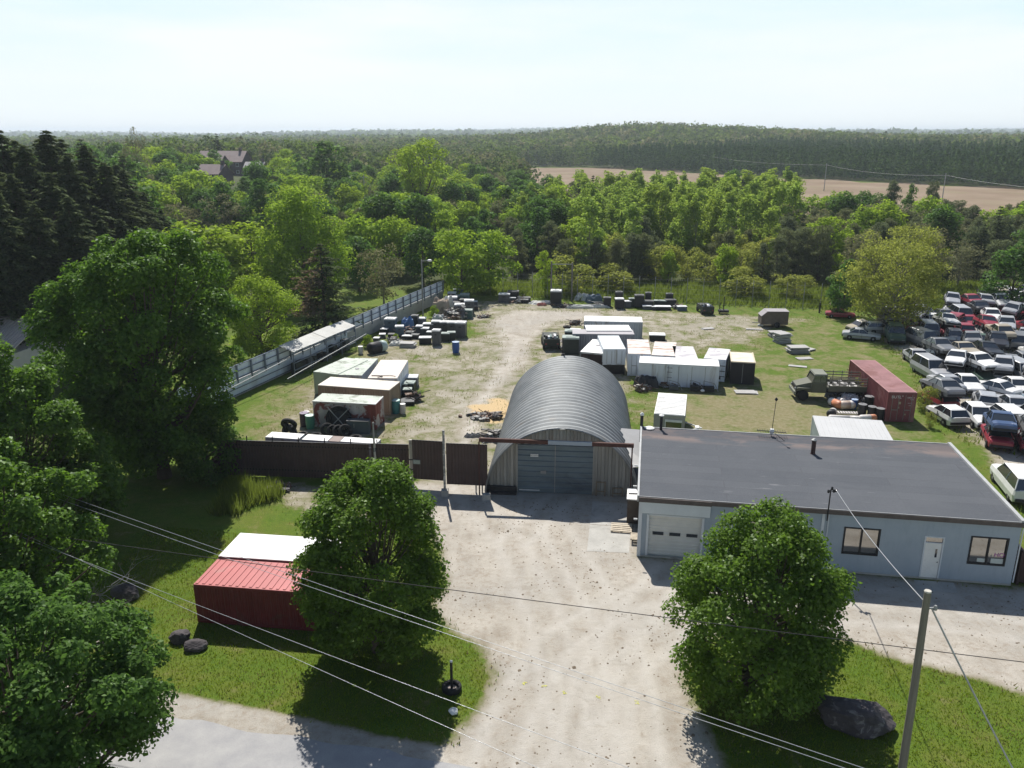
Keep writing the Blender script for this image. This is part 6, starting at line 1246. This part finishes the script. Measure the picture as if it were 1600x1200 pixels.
# marker post in a tyre
x, y = G(706, 1078); t = thing('marker_post', 'dark post standing in a concrete filled tyre on the lawn point', 'post', (x, y, 0)); mb = MB(); mb.tube([(0, 0, 0), (0, 0, 1.35)], .055, 8); mb.build('pole', M_dark, t); mb = MB(); mb.lathe([(.057, 1.35), (.06, 1.4)], 8); mb.build('cap', M_white, t)
mb = MB(); mb.lathe([(.28, .0), (.28, .10)], 18); mb.build('concrete_fill', paint('brown_concrete', (.3, .26, .24), .9, .2), t)
o = PR.put('tyre', tyre_mk, (x, y, .12), 0, (.78, .78, 1), 'tyre around the foot of the dark marker post on the lawn', None); o.rotation_euler = (0, 0, 0)
M_yel = paint('marking_yellow', (.62, .62, .14), .8, .25, 8)
for i, (px, py) in enumerate([(818, 1068), (850, 1072), (882, 1082), (935, 1090), (994, 1098)]):
    x, y = G(px, py); r = random.Random(i); mb = MB()
    for q in range(9): a, l = r.uniform(0, 6.28), r.uniform(.04, .10); dx, dy = r.uniform(-.08, .08), r.uniform(-.08, .08); mb.quad((dx, dy, .012+.001*q), (dx+l*math.cos(a), dy+l*math.sin(a), .012+.001*q), (dx+l*math.cos(a+.5), dy+l*math.sin(a+.5), .012+.001*q), (dx+.04*math.cos(a+1), dy+.04*math.sin(a+1), .012+.001*q))
    o = mb.build('paint_mark', M_yel); o.location = (x, y, 0); tag(o, ['first', 'second', 'third', 'fourth', 'fifth'][i]+' yellow paint splash from the left across the gravel drive', 'paint mark', 'yellow paint splashes on the drive')

# ================================================================ VEHICLES
def wheel(mb_t, mb_r, x, y, r, w=.2):
    mb_t.lathe([(r*.6, -w/2), (r*.95, -w/2), (r, -w/4), (r, w/4), (r*.95, w/2), (r*.6, w/2)], 14, (x, y, r), axis='x'); mb_r.lathe([(r*.15, -w/2-.01), (r*.58, -w/2+.01), (r*.58, w/2-.01), (r*.15, w/2+.01)], 12, (x, y, r), axis='x')
def car_mk(mat, kind):
    """length along local y, nose at -y"""
    def mk():
        t = thing('wrecked_car', '', 'car'); hw = .86
        if kind == 'sedan': st = [(-2.2, .42, .66, .70), (-2.1, .30, .74, .80), (-1.2, .24, .86, hw), (-.75, .24, .93, hw), (.9, .24, .96, hw), (1.35, .26, .95, hw), (2.05, .32, .90, .80), (2.2, .42, .78, .72)]; gh = (-.80, -.15, .75, 1.45, 1.40)
        elif kind == 'hatch': st = [(-1.95, .42, .68, .68), (-1.85, .3, .78, .78), (-1.05, .24, .92, .82), (-.6, .24, .98, .82), (1.5, .24, 1.0, .82), (1.85, .34, .94, .74)]; gh = (-.70, -.05, 1.35, 1.78, 1.47)
        else: st = [(-2.3, .42, .85, .76), (-2.2, .34, .98, .86), (-1.25, .3, 1.08, .92), (-.9, .3, 1.12, .92), (2.2, .3, 1.14, .92), (2.35, .4, 1.08, .86)]; gh = (-1.05, -.45, 2.0, 2.3, 1.82)
        mb = MB(); ring = []
        for (y, zb, zt, w_) in st:
            k = len(mb.v); mb.v += [(-w_*.94, y, zb), (-w_, y, (zb+zt)/2+.02), (-w_*.93, y, zt-.04), (-w_*.62, y, zt+.02), (w_*.62, y, zt+.02), (w_*.93, y, zt-.04), (w_, y, (zb+zt)/2+.02), (w_*.94, y, zb)]; ring.append(k)
        for a, b_ in zip(ring, ring[1:]):
            for j in range(8): mb.f.append((a+j, b_+j, b_+(j+1) % 8, a+(j+1) % 8)); mb.m.append(0)
        mb.f.append(tuple(ring[0]+j for j in range(8))); mb.f.append(tuple(ring[-1]+j for j in reversed(range(8)))); mb.m += [0, 0]; mb.build('body', mat, t, False)
        y0, y1, y2, y3, zt = gh; zb = st[3][2]; wb, wt = st[3][3]*.92, st[3][3]*.72; g = MB()
        P = [(-wb, y0, zb-.02), (wb, y0, zb-.02), (wb, y3, zb-.02), (-wb, y3, zb-.02), (-wt, y1, zt-.05), (wt, y1, zt-.05), (wt, y2, zt-.05), (-wt, y2, zt-.05)]; g.v = P; g.f = [(0, 1, 5, 4), (1, 2, 6, 5), (2, 3, 7, 6), (3, 0, 4, 7)]; g.m = [0]*4; g.build('window', M_glass, t)
        r = MB(); k = 0; r.v = [(-wt-.02, y1-.05, zt-.05), (wt+.02, y1-.05, zt-.05), (wt+.02, y2+.05, zt-.05), (-wt-.02, y2+.05, zt-.05), (-wt+.08, y1+.1, zt), (wt-.08, y1+.1, zt), (wt-.08, y2-.1, zt), (-wt+.08, y2-.1, zt)]; r.f = [(0, 3, 2, 1), (4, 5, 6, 7), (0, 1, 5, 4), (1, 2, 6, 5), (2, 3, 7, 6), (3, 0, 4, 7)]; r.m = [0]*6
        for s in (-1, 1):
            for (ya, yb) in ((y0, y1), (y3, y2), ((y0+y3)/2, (y1+y2)/2)):
                d = .04; r.tube([(s*(wb+.005), ya, zb), (s*(wt+.005), yb, zt-.04)], .035, 4)
        r.build('roof', mat, t)
        ly = st[0][0]; le = st[-1][0]
        for yy, hh_ in ((ly-.06, .46), (le-.06, .48)): q_ = MB(); q_.box(-.78, .78, yy, yy+.12, hh_-.08, hh_+.1, taper=.02); q_.build('bumper', M_dark, t)
        q_ = MB()
        for s in (-1, 1): q_.box(s*.86-.03, s*.86+.03, ly+.55, le-.55, .55, .60); q_.box(s*.84-.03, s*.84+.03, -.02, .0, .3, .93)
        q_.build('side_trim', M_dark, t)
        for s in (-1, 1):
            h = MB(); h.box(s*.55-.14, s*.55+.14, ly-.03, ly+.12, .56, .68); h.build('headlight', M_steel, t)
            for yy in (st[0][0]+.85, st[-1][0]-.85): a, b_ = MB(), MB(); wheel(a, b_, s*.78, yy, .31); wo_ = a.build('wheel', M_rubber, t, True); b_.build('rim', M_steel, wo_, False)
        return t
    return mk
CC = {'silver': (.42, .43, .45), 'white': (.74, .74, .73), 'grey': (.20, .205, .215), 'black': (.022, .022, .026), 'crimson': (.30, .03, .05), 'blue': (.05, .09, .19), 'pale blue': (.30, .40, .48), 'tan': (.38, .33, .25), 'green': (.06, .11, .08)}
CM = {k: paint('car_'+k.replace(' ', '_'), c, .35, .12, 1.2, .15 if k in ('silver', 'grey') else 0, stain=(.2, .13, .09) if k != 'white' else (.5, .47, .42), sthr=(.66, .8), spec=.6) for k, c in CC.items()}
def scrapyard():
    poly = gp([(1372, 520), (1420, 492), (1470, 478), (1560, 466), (1640, 455), (1800, 600), (1900, 1000), (1700, 900), (1614, 808), (1510, 684), (1455, 650), (1440, 590), (1400, 552)])
    P = np.array(poly); rg = random.Random(5); ca, sa = math.cos(R_(-12)), math.sin(R_(-12)); rows = {}
    spots = [(1500, 690, 'white'), (1533, 683, 'crimson'), (1538, 708, 'crimson'), (1497, 625, 'black'), (1440, 612, 'pale blue'), (1484, 600, 'silver'), (1530, 615, 'white'), (1500, 525, 'crimson'), (1535, 500, 'crimson'), (1490, 508, 'crimson'), (1440, 510, 'white'), (1550, 535, 'white'), (1580, 555, 'white'), (1590, 482, 'black'), (1575, 470, 'white'), (1560, 640, 'silver'), (1590, 680, 'crimson'), (1590, 720, 'white'), (1595, 510, 'crimson'), (1530, 660, 'white'), (1400, 560, 'silver'), (1470, 490, 'silver')]
    sw = [(*G(a, b_), c) for a, b_, c in spots]; base = G(1510, 690); names = ['first', 'second', 'third', 'fourth', 'fifth', 'sixth', 'seventh', 'eighth', 'ninth', 'tenth', 'eleventh', 'twelfth', 'thirteenth', 'fourteenth', 'fifteenth']
    for r in range(-6, 15):
        for c in range(-8, 22):
            u = c*2.0+rg.uniform(-.2, .2); v = r*4.5+rg.uniform(-.6, .6); x = base[0]+u*ca-v*sa; y = base[1]+u*sa+v*ca
            if inpoly(np.array([x]), np.array([y]), poly, .01)[0] < .5: continue
            if (x-800)/1 and (x/(math.cos(PITCH)*y+6.5)*FPX+800) > 1660: continue
            if rg.random() < .12: continue
            rows.setdefault(r, []).append((x, y, v))
    ri = 0; cnt = 0
    for r in sorted(rows):
        for ci, (x, y, v) in enumerate(sorted(rows[r])):
            col = None; best = 2.6
            for sx, sy, c in sw:
                d = math.hypot(sx-x, sy-y)
                if d < best: best = d; col = c
            col = col or rg.choices(list(CC), [26, 9, 24, 16, 5, 7, 6, 5, 5])[0]; kd = rg.choices(['sedan', 'hatch', 'van'], [5, 3, 2])[0]
            what = {'sedan': 'saloon car', 'hatch': 'hatchback', 'van': 'minivan'}[kd]
            rz = R_(-12)+rg.gauss(0, .24)+(PI if rg.random() < .5 else 0)
            lb = '%s wrecked %s, %s from the left in the %s scrapyard row from the front' % (col, what, names[min(ci, 14)], names[min(ri, 14)])
            o = PR.put(('car', col, kd), car_mk(CM[col], kd), (x, y, 0), rz, (1, rg.uniform(.95, 1.05), 1), lb, 'wrecked cars in the scrapyard'); cnt += 1
            if kd != 'van' and rg.random() < .42:
                col2 = rg.choices(list(CC), [26, 11, 22, 15, 6, 6, 6, 5, 4])[0]
                o2 = PR.put(('car', col2, 'sedan'), car_mk(CM[col2], 'sedan'), (x+rg.uniform(-.15, .15), y+rg.uniform(-.2, .2), 1.12), rz+rg.uniform(-.1, .1), 1, '%s wreck stacked on the %s car of the %s scrapyard row' % (col2, names[min(ci, 14)], names[min(ri, 14)]), 'wrecked cars in the scrapyard'); o2.rotation_euler[0] = rg.uniform(-.12, .12); o2.rotation_euler[1] = rg.uniform(-.1, .1); cnt += 1
        ri += 1
    print('cars', cnt)
scrapyard()
def carput(px, py, col, kd, rz, label, s=1):
    x, y = G(px, py); return PR.put(('car', col, kd), car_mk(CM[col], kd), (x, y, 0), rz, s, label, None)
for a in [(1312, 496, 'crimson', 'sedan', 1.3, 'faded dark red wreck with a tan cover left of the large pale tree', .78), (1345, 530, 'silver', 'sedan', 1.2, 'silver car under the left edge of the large pale tree', .9), (1350, 516, 'tan', 'sedan', 1.8, 'pale wreck beneath the large pale tree', .9), (1375, 521, 'silver', 'hatch', 1.4, 'silver hatchback right under the large pale tree', .9), (1408, 502, 'pale blue', 'sedan', 1.0, 'pale blue wreck at the right foot of the large pale tree', 1), (1425, 492, 'silver', 'sedan', 1.7, 'silver wreck behind the large pale tree', 1)]:
    o = carput(*a)
    if 'group' in o: del o['group']
x, y = G(1312, 490); mb = MB(); mb.box(-1.3, 1.3, -.5, .5, 0, .12); mb.box(-1, 1.1, -.4, .4, .12, .25, taper=.05); o = mb.build('cover_board', paint('tan_cover', (.42, .30, .24), .8, .2)); o.location = (x, y-.1, 1.14); o.rotation_euler[2] = -.15; tag(o, 'tan board lying on top of the faded dark red wreck', 'board')
M_olive = paint('olive_drab', (.105, .11, .075), .65, .2, 1.5, stain=(.2, .17, .12), sthr=(.62, .78)); M_olroof = paint('olive_pale', (.20, .21, .17), .7, .15, 1.5)
def army_truck():
    x, y = G(1290, 622); t = thing('army_truck', 'olive drab flatbed truck with stake sides parked on the grass', 'truck', (x, y, 0), R_(-6))   # nose towards -x
    mb = MB(); mb.box(-.95, .95, -2.7+2.7, 0, 0, 0) if False else None
    # hood, cowl
    mb = MB(); P = [(-2.75, -.85, .85), (-2.75, .85, .85), (-2.75, .72, 1.28), (-2.75, -.72, 1.28), (-1.55, -.95, .85), (-1.55, .95, .85), (-1.55, .82, 1.62), (-1.55, -.82, 1.62)]; k = 0; mb.v = P; mb.f = [(0, 3, 2, 1), (3, 7, 6, 2), (0, 4, 7, 3), (1, 2, 6, 5), (4, 5, 6, 7), (0, 1, 5, 4)]; mb.m = [0]*6; mb.build('hood', M_olive, t)
    mb = MB(); mb.box(-1.55, -.30, -.97, .97, .75, 1.62); mb.build('cab_body', M_olive, t)
    mb = MB(); mb.v = [(-1.50, -.93, 1.62), (-1.50, .93, 1.62), (-.32, .93, 1.62), (-.32, -.93, 1.62), (-1.28, -.85, 2.25), (-1.28, .85, 2.25), (-.36, .85, 2.25), (-.36, -.85, 2.25)]; mb.f = [(0, 1, 5, 4), (1, 2, 6, 5), (2, 3, 7, 6), (3, 0, 4, 7)]; mb.m = [0]*4; mb.build('window', M_glass, t)
    mb = MB()
    for s in (-1, 1):
        mb.tube([(-1.52, s*.94, 1.6), (-1.29, s*.86, 2.27)], .05, 5); mb.tube([(-.33, s*.94, 1.6), (-.35, s*.86, 2.27)], .08, 5); mb.tube([(-.85, s*.94, 1.6), (-.8, s*.86, 2.27)], .035, 5)
    mb.build('pillar', M_olive, t); mb = MB(); mb.box(-1.36, -.26, -.9, .9, 2.255, 2.36, taper=.05); mb.build('cab_roof', M_olroof, t)
    mb = MB(); mb.box(-2.95, -2.78, -1.0, 1.0, .55, .82); mb.build('bumper', M_olroof, t)
    mb = MB(); mb.box(-2.79, -2.755, -.55, .55, .88, 1.22); mb.build('grille', M_dark, t)
    for s in (-1, 1):
        mb = MB(); mb.lathe([(.05, -.08), (.13, 0), (.11, .06)], 10, (-2.80, s*.72, 1.02), axis='x'); mb.build('headlight', M_steel, t)
        mb = MB(); mb.v = []; mb.box(-2.72, -1.62, s*.98-.16, s*.98+.16, 1.08, 1.18, taper=.03); mb.build('fender', M_olive, t)
        mb = MB(); mb.box(-1.4, -.42, s*.985-.012, s*.985+.012, .82, 1.6); d = mb.build('door', M_olive, t); m2 = MB(); m2.box(-.62, -.5, s*1.01-.015, s*1.01+.015, 1.4, 1.44); m2.build('handle', M_dark, d)
    mb = MB(); mb.box(-2.6, 2.9, -.42, .42, .62, .82); mb.build('chassis', M_dark, t)
    mb = MB(); mb.box(-.15, 3.0, -1.05, 1.05, .92, 1.05); mb.box(-.15, 3.0, -1.06, -1.0, 1.05, 1.42); mb.box(-.15, 3.0, 1.0, 1.06, 1.05, 1.42); mb.build('cargo_bed', M_olive, t)
    for s in (-1, 1):
        mb = MB()
        for i in range(5): xx = -.1+i*.76; mb.box(xx, xx+.05, s*1.03-.025, s*1.03+.025, 1.42, 2.25)
        for z in (1.58, 1.82, 2.06): mb.box(-.15, 3.0, s*1.06-.015, s*1.06+.015, z, z+.08)
        mb.build('stake_side', paint('grey_slat', (.20, .19, .16), .8, .25), t)
    for i in range(5): mb = MB(); mb.box(.1+i*.5, .35+i*.5, -.7+.1*(i % 2), .75, 1.05, 1.25+.1*(i % 3)); mb.build('cargo', M_gb, t)
    for s in (-1, 1):
        for xx in (-2.15, 1.15, 2.15):
            a, b_ = MB(), MB(); r = .47; a.lathe([(r*.55, -.13), (r*.95, -.13), (r, -.06), (r, .06), (r*.95, .13), (r*.55, .13)], 16, (xx, s*.85, r), axis='y'); wo_ = a.build('wheel', M_rubber, t, True); b_.lathe([(r*.1, -.10), (r*.54, -.09), (r*.54, .09), (r*.1, .10)], 12, (xx, s*.85, r), axis='y'); b_.build('rim', M_olive, wo_)
army_truck()
def jeep(px, py, rz, label, load, s=1.0):
    x, y = G(px, py); t = thing('small_truck', label, 'truck', (x, y+1.4, 0), rz); t.scale = (s, s, s); m = M_junk[0]
    mb = MB(); mb.box(-.85, .85, -1.9, 1.7, .5, .95); mb.box(-.85, -.79, -1.9, .2, .95, 1.25); mb.box(.79, .85, -1.9, .2, .95, 1.25); mb.box(-.79, .79, -1.9, -1.84, .95, 1.25); mb.build('body', m, t)
    mb = MB(); mb.box(-.8, .8, .3, 1.7, .95, 1.15); mb.build('hood', m, t); mb = MB(); mb.tube([(-.8, .2, .95), (-.8, .2, 1.75), (.8, .2, 1.75), (.8, .2, .95)], .035, 5); mb.tube([(-.8, -1.0, .95), (-.8, -1.0, 1.7), (.8, -1.0, 1.7), (.8, -1.0, .95)], .035, 5); mb.build('roll_bar', M_dark, t)
    for i in range(6): r = random.Random(i+px); mb = MB(); xx = -.65+.22*i; mb.box(xx, xx+.3, r.uniform(-1.7, -1.2), r.uniform(-.9, 0), .95, r.uniform(1.2, 1.55), M=None, taper=.04); mb.build('load', load[i % len(load)], t)
    for sx in (-1, 1):
        mb = MB(); mb.box(sx*.62-.1, sx*.62+.1, -1.95, -1.9, .65, .8); mb.build('tail_light', paint('dull_red_lens', (.25, .05, .05), .4, .1), t)
        for yy in (-1.25, 1.15): a, b_ = MB(), MB(); wheel(a, b_, sx*.8, yy, .4, .24); wo_ = a.build('wheel', M_rubber, t, True); b_.build('rim', M_dark, wo_)
jeep(861, 546, .03, 'small dark open truck loaded with scrap on the gravel yard', [M_junk[1], LIDW, M_junk[5]]); jeep(1105, 492, .05, 'dark jeep with a white sack on top near the rear fence', [M_junk[4], M_junk[1], LIDW, LIDW], .85)
def trailer_small():
    x, y = G(1210, 512); t = thing('cargo_trailer', 'weathered brown boxy trailer with a sloping nose on the rear grass', 'trailer', (x, y+.8, 0), R_(-3)); M_ = paint('weathered_brown_wall', (.14, .115, .095), .8, .3, 2, stain=(.25, .16, .1), sthr=(.55, .7)); mb = MB()
    pr = [(-1.55, .35), (1.55, .35), (1.55, 1.85), (-.95, 1.9), (-1.55, 1.35)]; n = len(pr)
    for s in (-.85, .85): mb.v += [(p[0], s, p[1]) for p in pr]
    mb.f = [tuple(range(n)), tuple(reversed(range(n, 2*n)))]+[(i, i+n, (i+1) % n+n, (i+1) % n) for i in range(n)]; mb.m = [0]*len(mb.f); mb.build('body', M_, t)
    mb = MB(); mb.box(-.97, 1.6, -.9, .9, 1.91, 1.96); mb.quad((-1.6, -.88, 1.37), (-.96, -.88, 1.93), (-.96, .88, 1.93), (-1.6, .88, 1.37)); mb.build('roof', paint('lilac_roof', (.34, .32, .33), .7, .2, 2), t)
    for s in (-1, 1): mb = MB(); mb.lathe([(.1, -.09), (.34, -.09), (.34, .09), (.1, .09)], 14, (.3, s*.93, .34), axis='y'); mb.build('wheel', M_rubber, t, True)
    mb = MB(); mb.tube([(-1.5, 0, .4), (-2.4, 0, .4)], .05, 6); mb.build('drawbar', M_steel, t)
    rock(1189, 510, .8, .6, .3, 'small white lump at the nose of the boxy weathered trailer', 31, M_white)
trailer_small()
mb = MB(); x, y = G(1130, 490); mb.box(-.6, .6, -.4, .4, .2, .5); mb.box(-.05, .05, -.05, .05, .5, 2.2); mb.box(-.5, -.4, .1, .2, 0, 1.4); o = mb.build('rusty_implement', M_dark); o.location = (x, y, 0); tag(o, 'dark rusty implement with an upright bar right of the jeep', 'implement')
mb = MB(); x, y = G(1280, 489); mb.box(-.08, .08, -.08, .08, 0, 1.3); o = mb.build('short_post', M_dark); o.location = (x, y, 0); tag(o, 'short dark post on the grass left of the faded red wreck', 'post')
for i, (px, py, s_, lb) in enumerate([(1352, 620, 1.0, 'leafy bush growing against the maroon container side'), (1334, 600, .8, 'twiggy grey bush at the rear end of the maroon container'), (1443, 640, .85, 'bush at the right of the maroon container doors'), (1452, 668, .5, 'low bush on the grass right of the maroon container')]):
    x, y = G(px, py); o = put_tree('pale' if i != 1 else 'bare', x, y, 2.4*s_, lb, None, rg3, .8, 'shrub')
    o['category'] = 'shrub'
    if 'group' in o: del o['group']
for (px, py, s_, lb) in [(678, 497, .9, 'small bright weed bush between the concrete wall and the rear heap'), (619, 533, .5, 'small bright weed bush amid the piled boxes'), (574, 543, .8, 'dark weed bush at the end of the lean-to')]:
    x, y = G(px, py); o = put_tree('bright', x, y, 1.8*s_, lb, None, rg3, 1.0); o['category'] = 'shrub'
    if 'group' in o: del o['group']

# ---------------------------------------------------------------- distant houses
def house(px, D, w_, d_, hw, hr, rz, label, wallm, roofm, zz=None, wings=True):
    x = XD(px, D); z = float(hgt(x, D)) if zz is None else zz; t = thing('distant_house', label, 'house', (x, D, z), rz)
    mb = MB(); mb.box(-w_/2, w_/2, -d_/2, d_/2, 0, hw); 
    for s in (-1, 1): mb.tri((s*w_/2, -d_/2, hw), (s*w_/2, d_/2, hw), (s*w_/2*.98, 0, hw+hr*.96))
    if wings: mb.box(-w_*.42, -w_*.2, -d_/2-1.5, -d_/2-.01, 0, hw); mb.tri((-w_*.42, -d_/2-1.5, hw), (-w_*.2, -d_/2-1.5, hw), (-w_*.31, -d_/2-1.5, hw+hr*.7)); mb.box(w_*.1, w_*.26, -d_/2-1, -d_/2-.01, 0, hw); mb.tri((w_*.1, -d_/2-1, hw), (w_*.26, -d_/2-1, hw), (w_*.18, -d_/2-1, hw+hr*.6))
    mb.build('wall', wallm, t); o_ = .5; r = MB(); r.quad((-w_/2-o_, -d_/2-o_, hw-.2), (w_/2+o_, -d_/2-o_, hw-.2), (w_/2+o_, 0, hw+hr), (-w_/2-o_, 0, hw+hr)); r.quad((w_/2+o_, d_/2+o_, hw-.2), (-w_/2-o_, d_/2+o_, hw-.2), (-w_/2-o_, 0, hw+hr), (w_/2+o_, 0, hw+hr))
    if wings:
        for a, b_, f, q in ((-.44, -.18, .7, 1.9), (.08, .28, .6, 1.4)):
            c_ = (a+b_)/2*w_; yy = -d_/2-q; r.quad((a*w_, yy, hw-.15), (c_, yy, hw+hr*f+.1), (c_, -d_*.1, hw+hr*f+.1), (a*w_, -d_*.1, hw-.15)); r.quad((c_, yy, hw+hr*f+.1), (b_*w_, yy, hw-.15), (b_*w_, -d_*.1, hw-.15), (c_, -d_*.1, hw+hr*f+.1))
    ro = r.build('roof', roofm, t); c = MB(); c.box(w_*.35, w_*.35+.9, -.4, .5, hw+hr*.5, hw+hr+1.1); c.build('chimney', wallm, ro)
    for i in range(5):
        xx = -w_*.44+i*w_*.2+.2; yy = -d_/2-(1.5 if i == 0 and wings else 0)-.05
        for zf in (.25, .68): g = MB(); g.box(xx, xx+1.2, yy, yy+.04, hw*zf, hw*zf+1.3); fo = g.build('window', M_white, t); p_ = MB(); p_.box(xx+.12, xx+1.08, yy-.02, yy-.003, hw*zf+.12, hw*zf+1.18); p_.build('pane', M_glass, fo)
    return t
H_w = paint('dark_brick', (.14, .11, .11), .9, .2, .5); H_r = paint('brown_shingle', (.27, .21, .20), .8, .15, .5)
h1 = house(354, 330, 17.5, 11, 6.0, 3.8, R_(-4), 'large dark house with gabled brown roofs on the distant wooded rise', H_w, H_r, zz=5.4)
house(402, 300, 6, 6, 3.4, 1.8, R_(0), 'small pale roofed house right of the large distant house', H_w, paint('pale_shingle', (.36, .34, .34), .8, .1), zz=6.9, wings=False)
house(338, 262, 8.5, 7, 4, 2.6, R_(-20), 'lower brown roofed house in the trees below the large distant house', H_w, H_r, zz=6.0, wings=False)
def left_house():
    t = thing('bungalow', 'low house with a ribbed brown metal roof at the left border', 'house', (-48.3, 72, 0), R_(-8)); mb = MB(); mb.box(-7, 6.5, -5, 5, 0, 4.0); mb.build('wall', paint('pale_render', (.55, .52, .48), .8, .1), t)
    RM = paint('brown_metal_roof', (.50, .42, .37), .5, .15, 1); mb = MB(); n = 44
    for i in range(n):
        for f0, f1, d0, d1 in ((0, .75, 0, 0), (.75, .85, 0, .07), (.85, .92, .07, .07), (.92, 1, .07, 0)):
            xa, xb = -7.5+(i+f0)*14.5/n, -7.5+(i+f1)*14.5/n; mb.quad((xa, -5.5, 4.0+d0), (xb, -5.5, 4.0+d1), (xb, 0, 6.2+d1), (xa, 0, 6.2+d0)); mb.quad((xb, 5.5, 4.0+d1), (xa, 5.5, 4.0+d0), (xa, 0, 6.2+d0), (xb, 0, 6.2+d1))
    r = mb.build('roof', RM, t); mb = MB(); mb.box(-7.6, 7.1, -.15, .15, 6.22, 6.34); mb.build('ridge_cap', M_trim, r)
    for i in range(3): mb = MB(); mb.box(-5+i*3.6, -3.8+i*3.6, -5.06, -5.01, 1, 2.2); f = mb.build('window', M_white, t); mb = MB(); mb.box(-4.9+i*3.6, -3.9+i*3.6, -5.09, -5.065, 1.1, 2.1); mb.build('pane', M_glass, f)
left_house()
# poles of the line along the ploughed field
for (px, D, lb) in ((1289, 330, 'left thin pole of the line along the far side of the ploughed field'), (1473, 250, 'right thin pole of the line before the ploughed field'), (570, 230, 'thin pole rising among trees left of the elm-shaped tree')):
    x = XD(px, D); z = float(hgt(x, D)); t = thing('timber_pole', lb, 'pole', (x, D, z)); mb = MB(); mb.tube([(0, 0, 0), (0, 0, 10.5)], [.16, .11], 6); mb.build('pole', M_steel, t); mb = MB(); mb.box(-1, 1, -.06, .06, 9.8, 9.92); mb.build('crossbar', M_steel, t)
a = Vector((XD(1289, 330), 330, 9.9)); b = Vector((XD(1473, 250), 250, 9.9)); d = b-a
wire(a, b, .03, 1.2, M_steel, 'thin wire between the two field-side poles'); wire(b, b+d*.9, .03, 1.2, M_steel, 'thin wire running right from the right field-side pole'); wire(a-d*2.2+Vector((0, 0, 0)), a, .03, 1.6, M_steel, 'thin wire running left from the left field-side pole')

# ================================================================ AIR
def haze():
    m = bpy.data.materials.new('haze_air'); m.use_nodes = True; n = m.node_tree; n.nodes.clear(); o = n.nodes.new('ShaderNodeOutputMaterial'); v = n.nodes.new('ShaderNodeVolumePrincipled')
    v.inputs['Color'].default_value = (.80, .90, 1, 1); v.inputs['Density'].default_value = .00019; v.inputs['Anisotropy'].default_value = .25; n.links.new(v.outputs[0], o.inputs['Volume'])
    zt = float(GZ.max())+34; mb = MB(); mb.box(-7000, 7000, -60, 8000, min(-1.0, float(GZ.min()))-1, zt); ob = mb.build('haze', m); tag(ob, 'thin pale summer haze in the air', 'haze', kind='stuff')
haze()
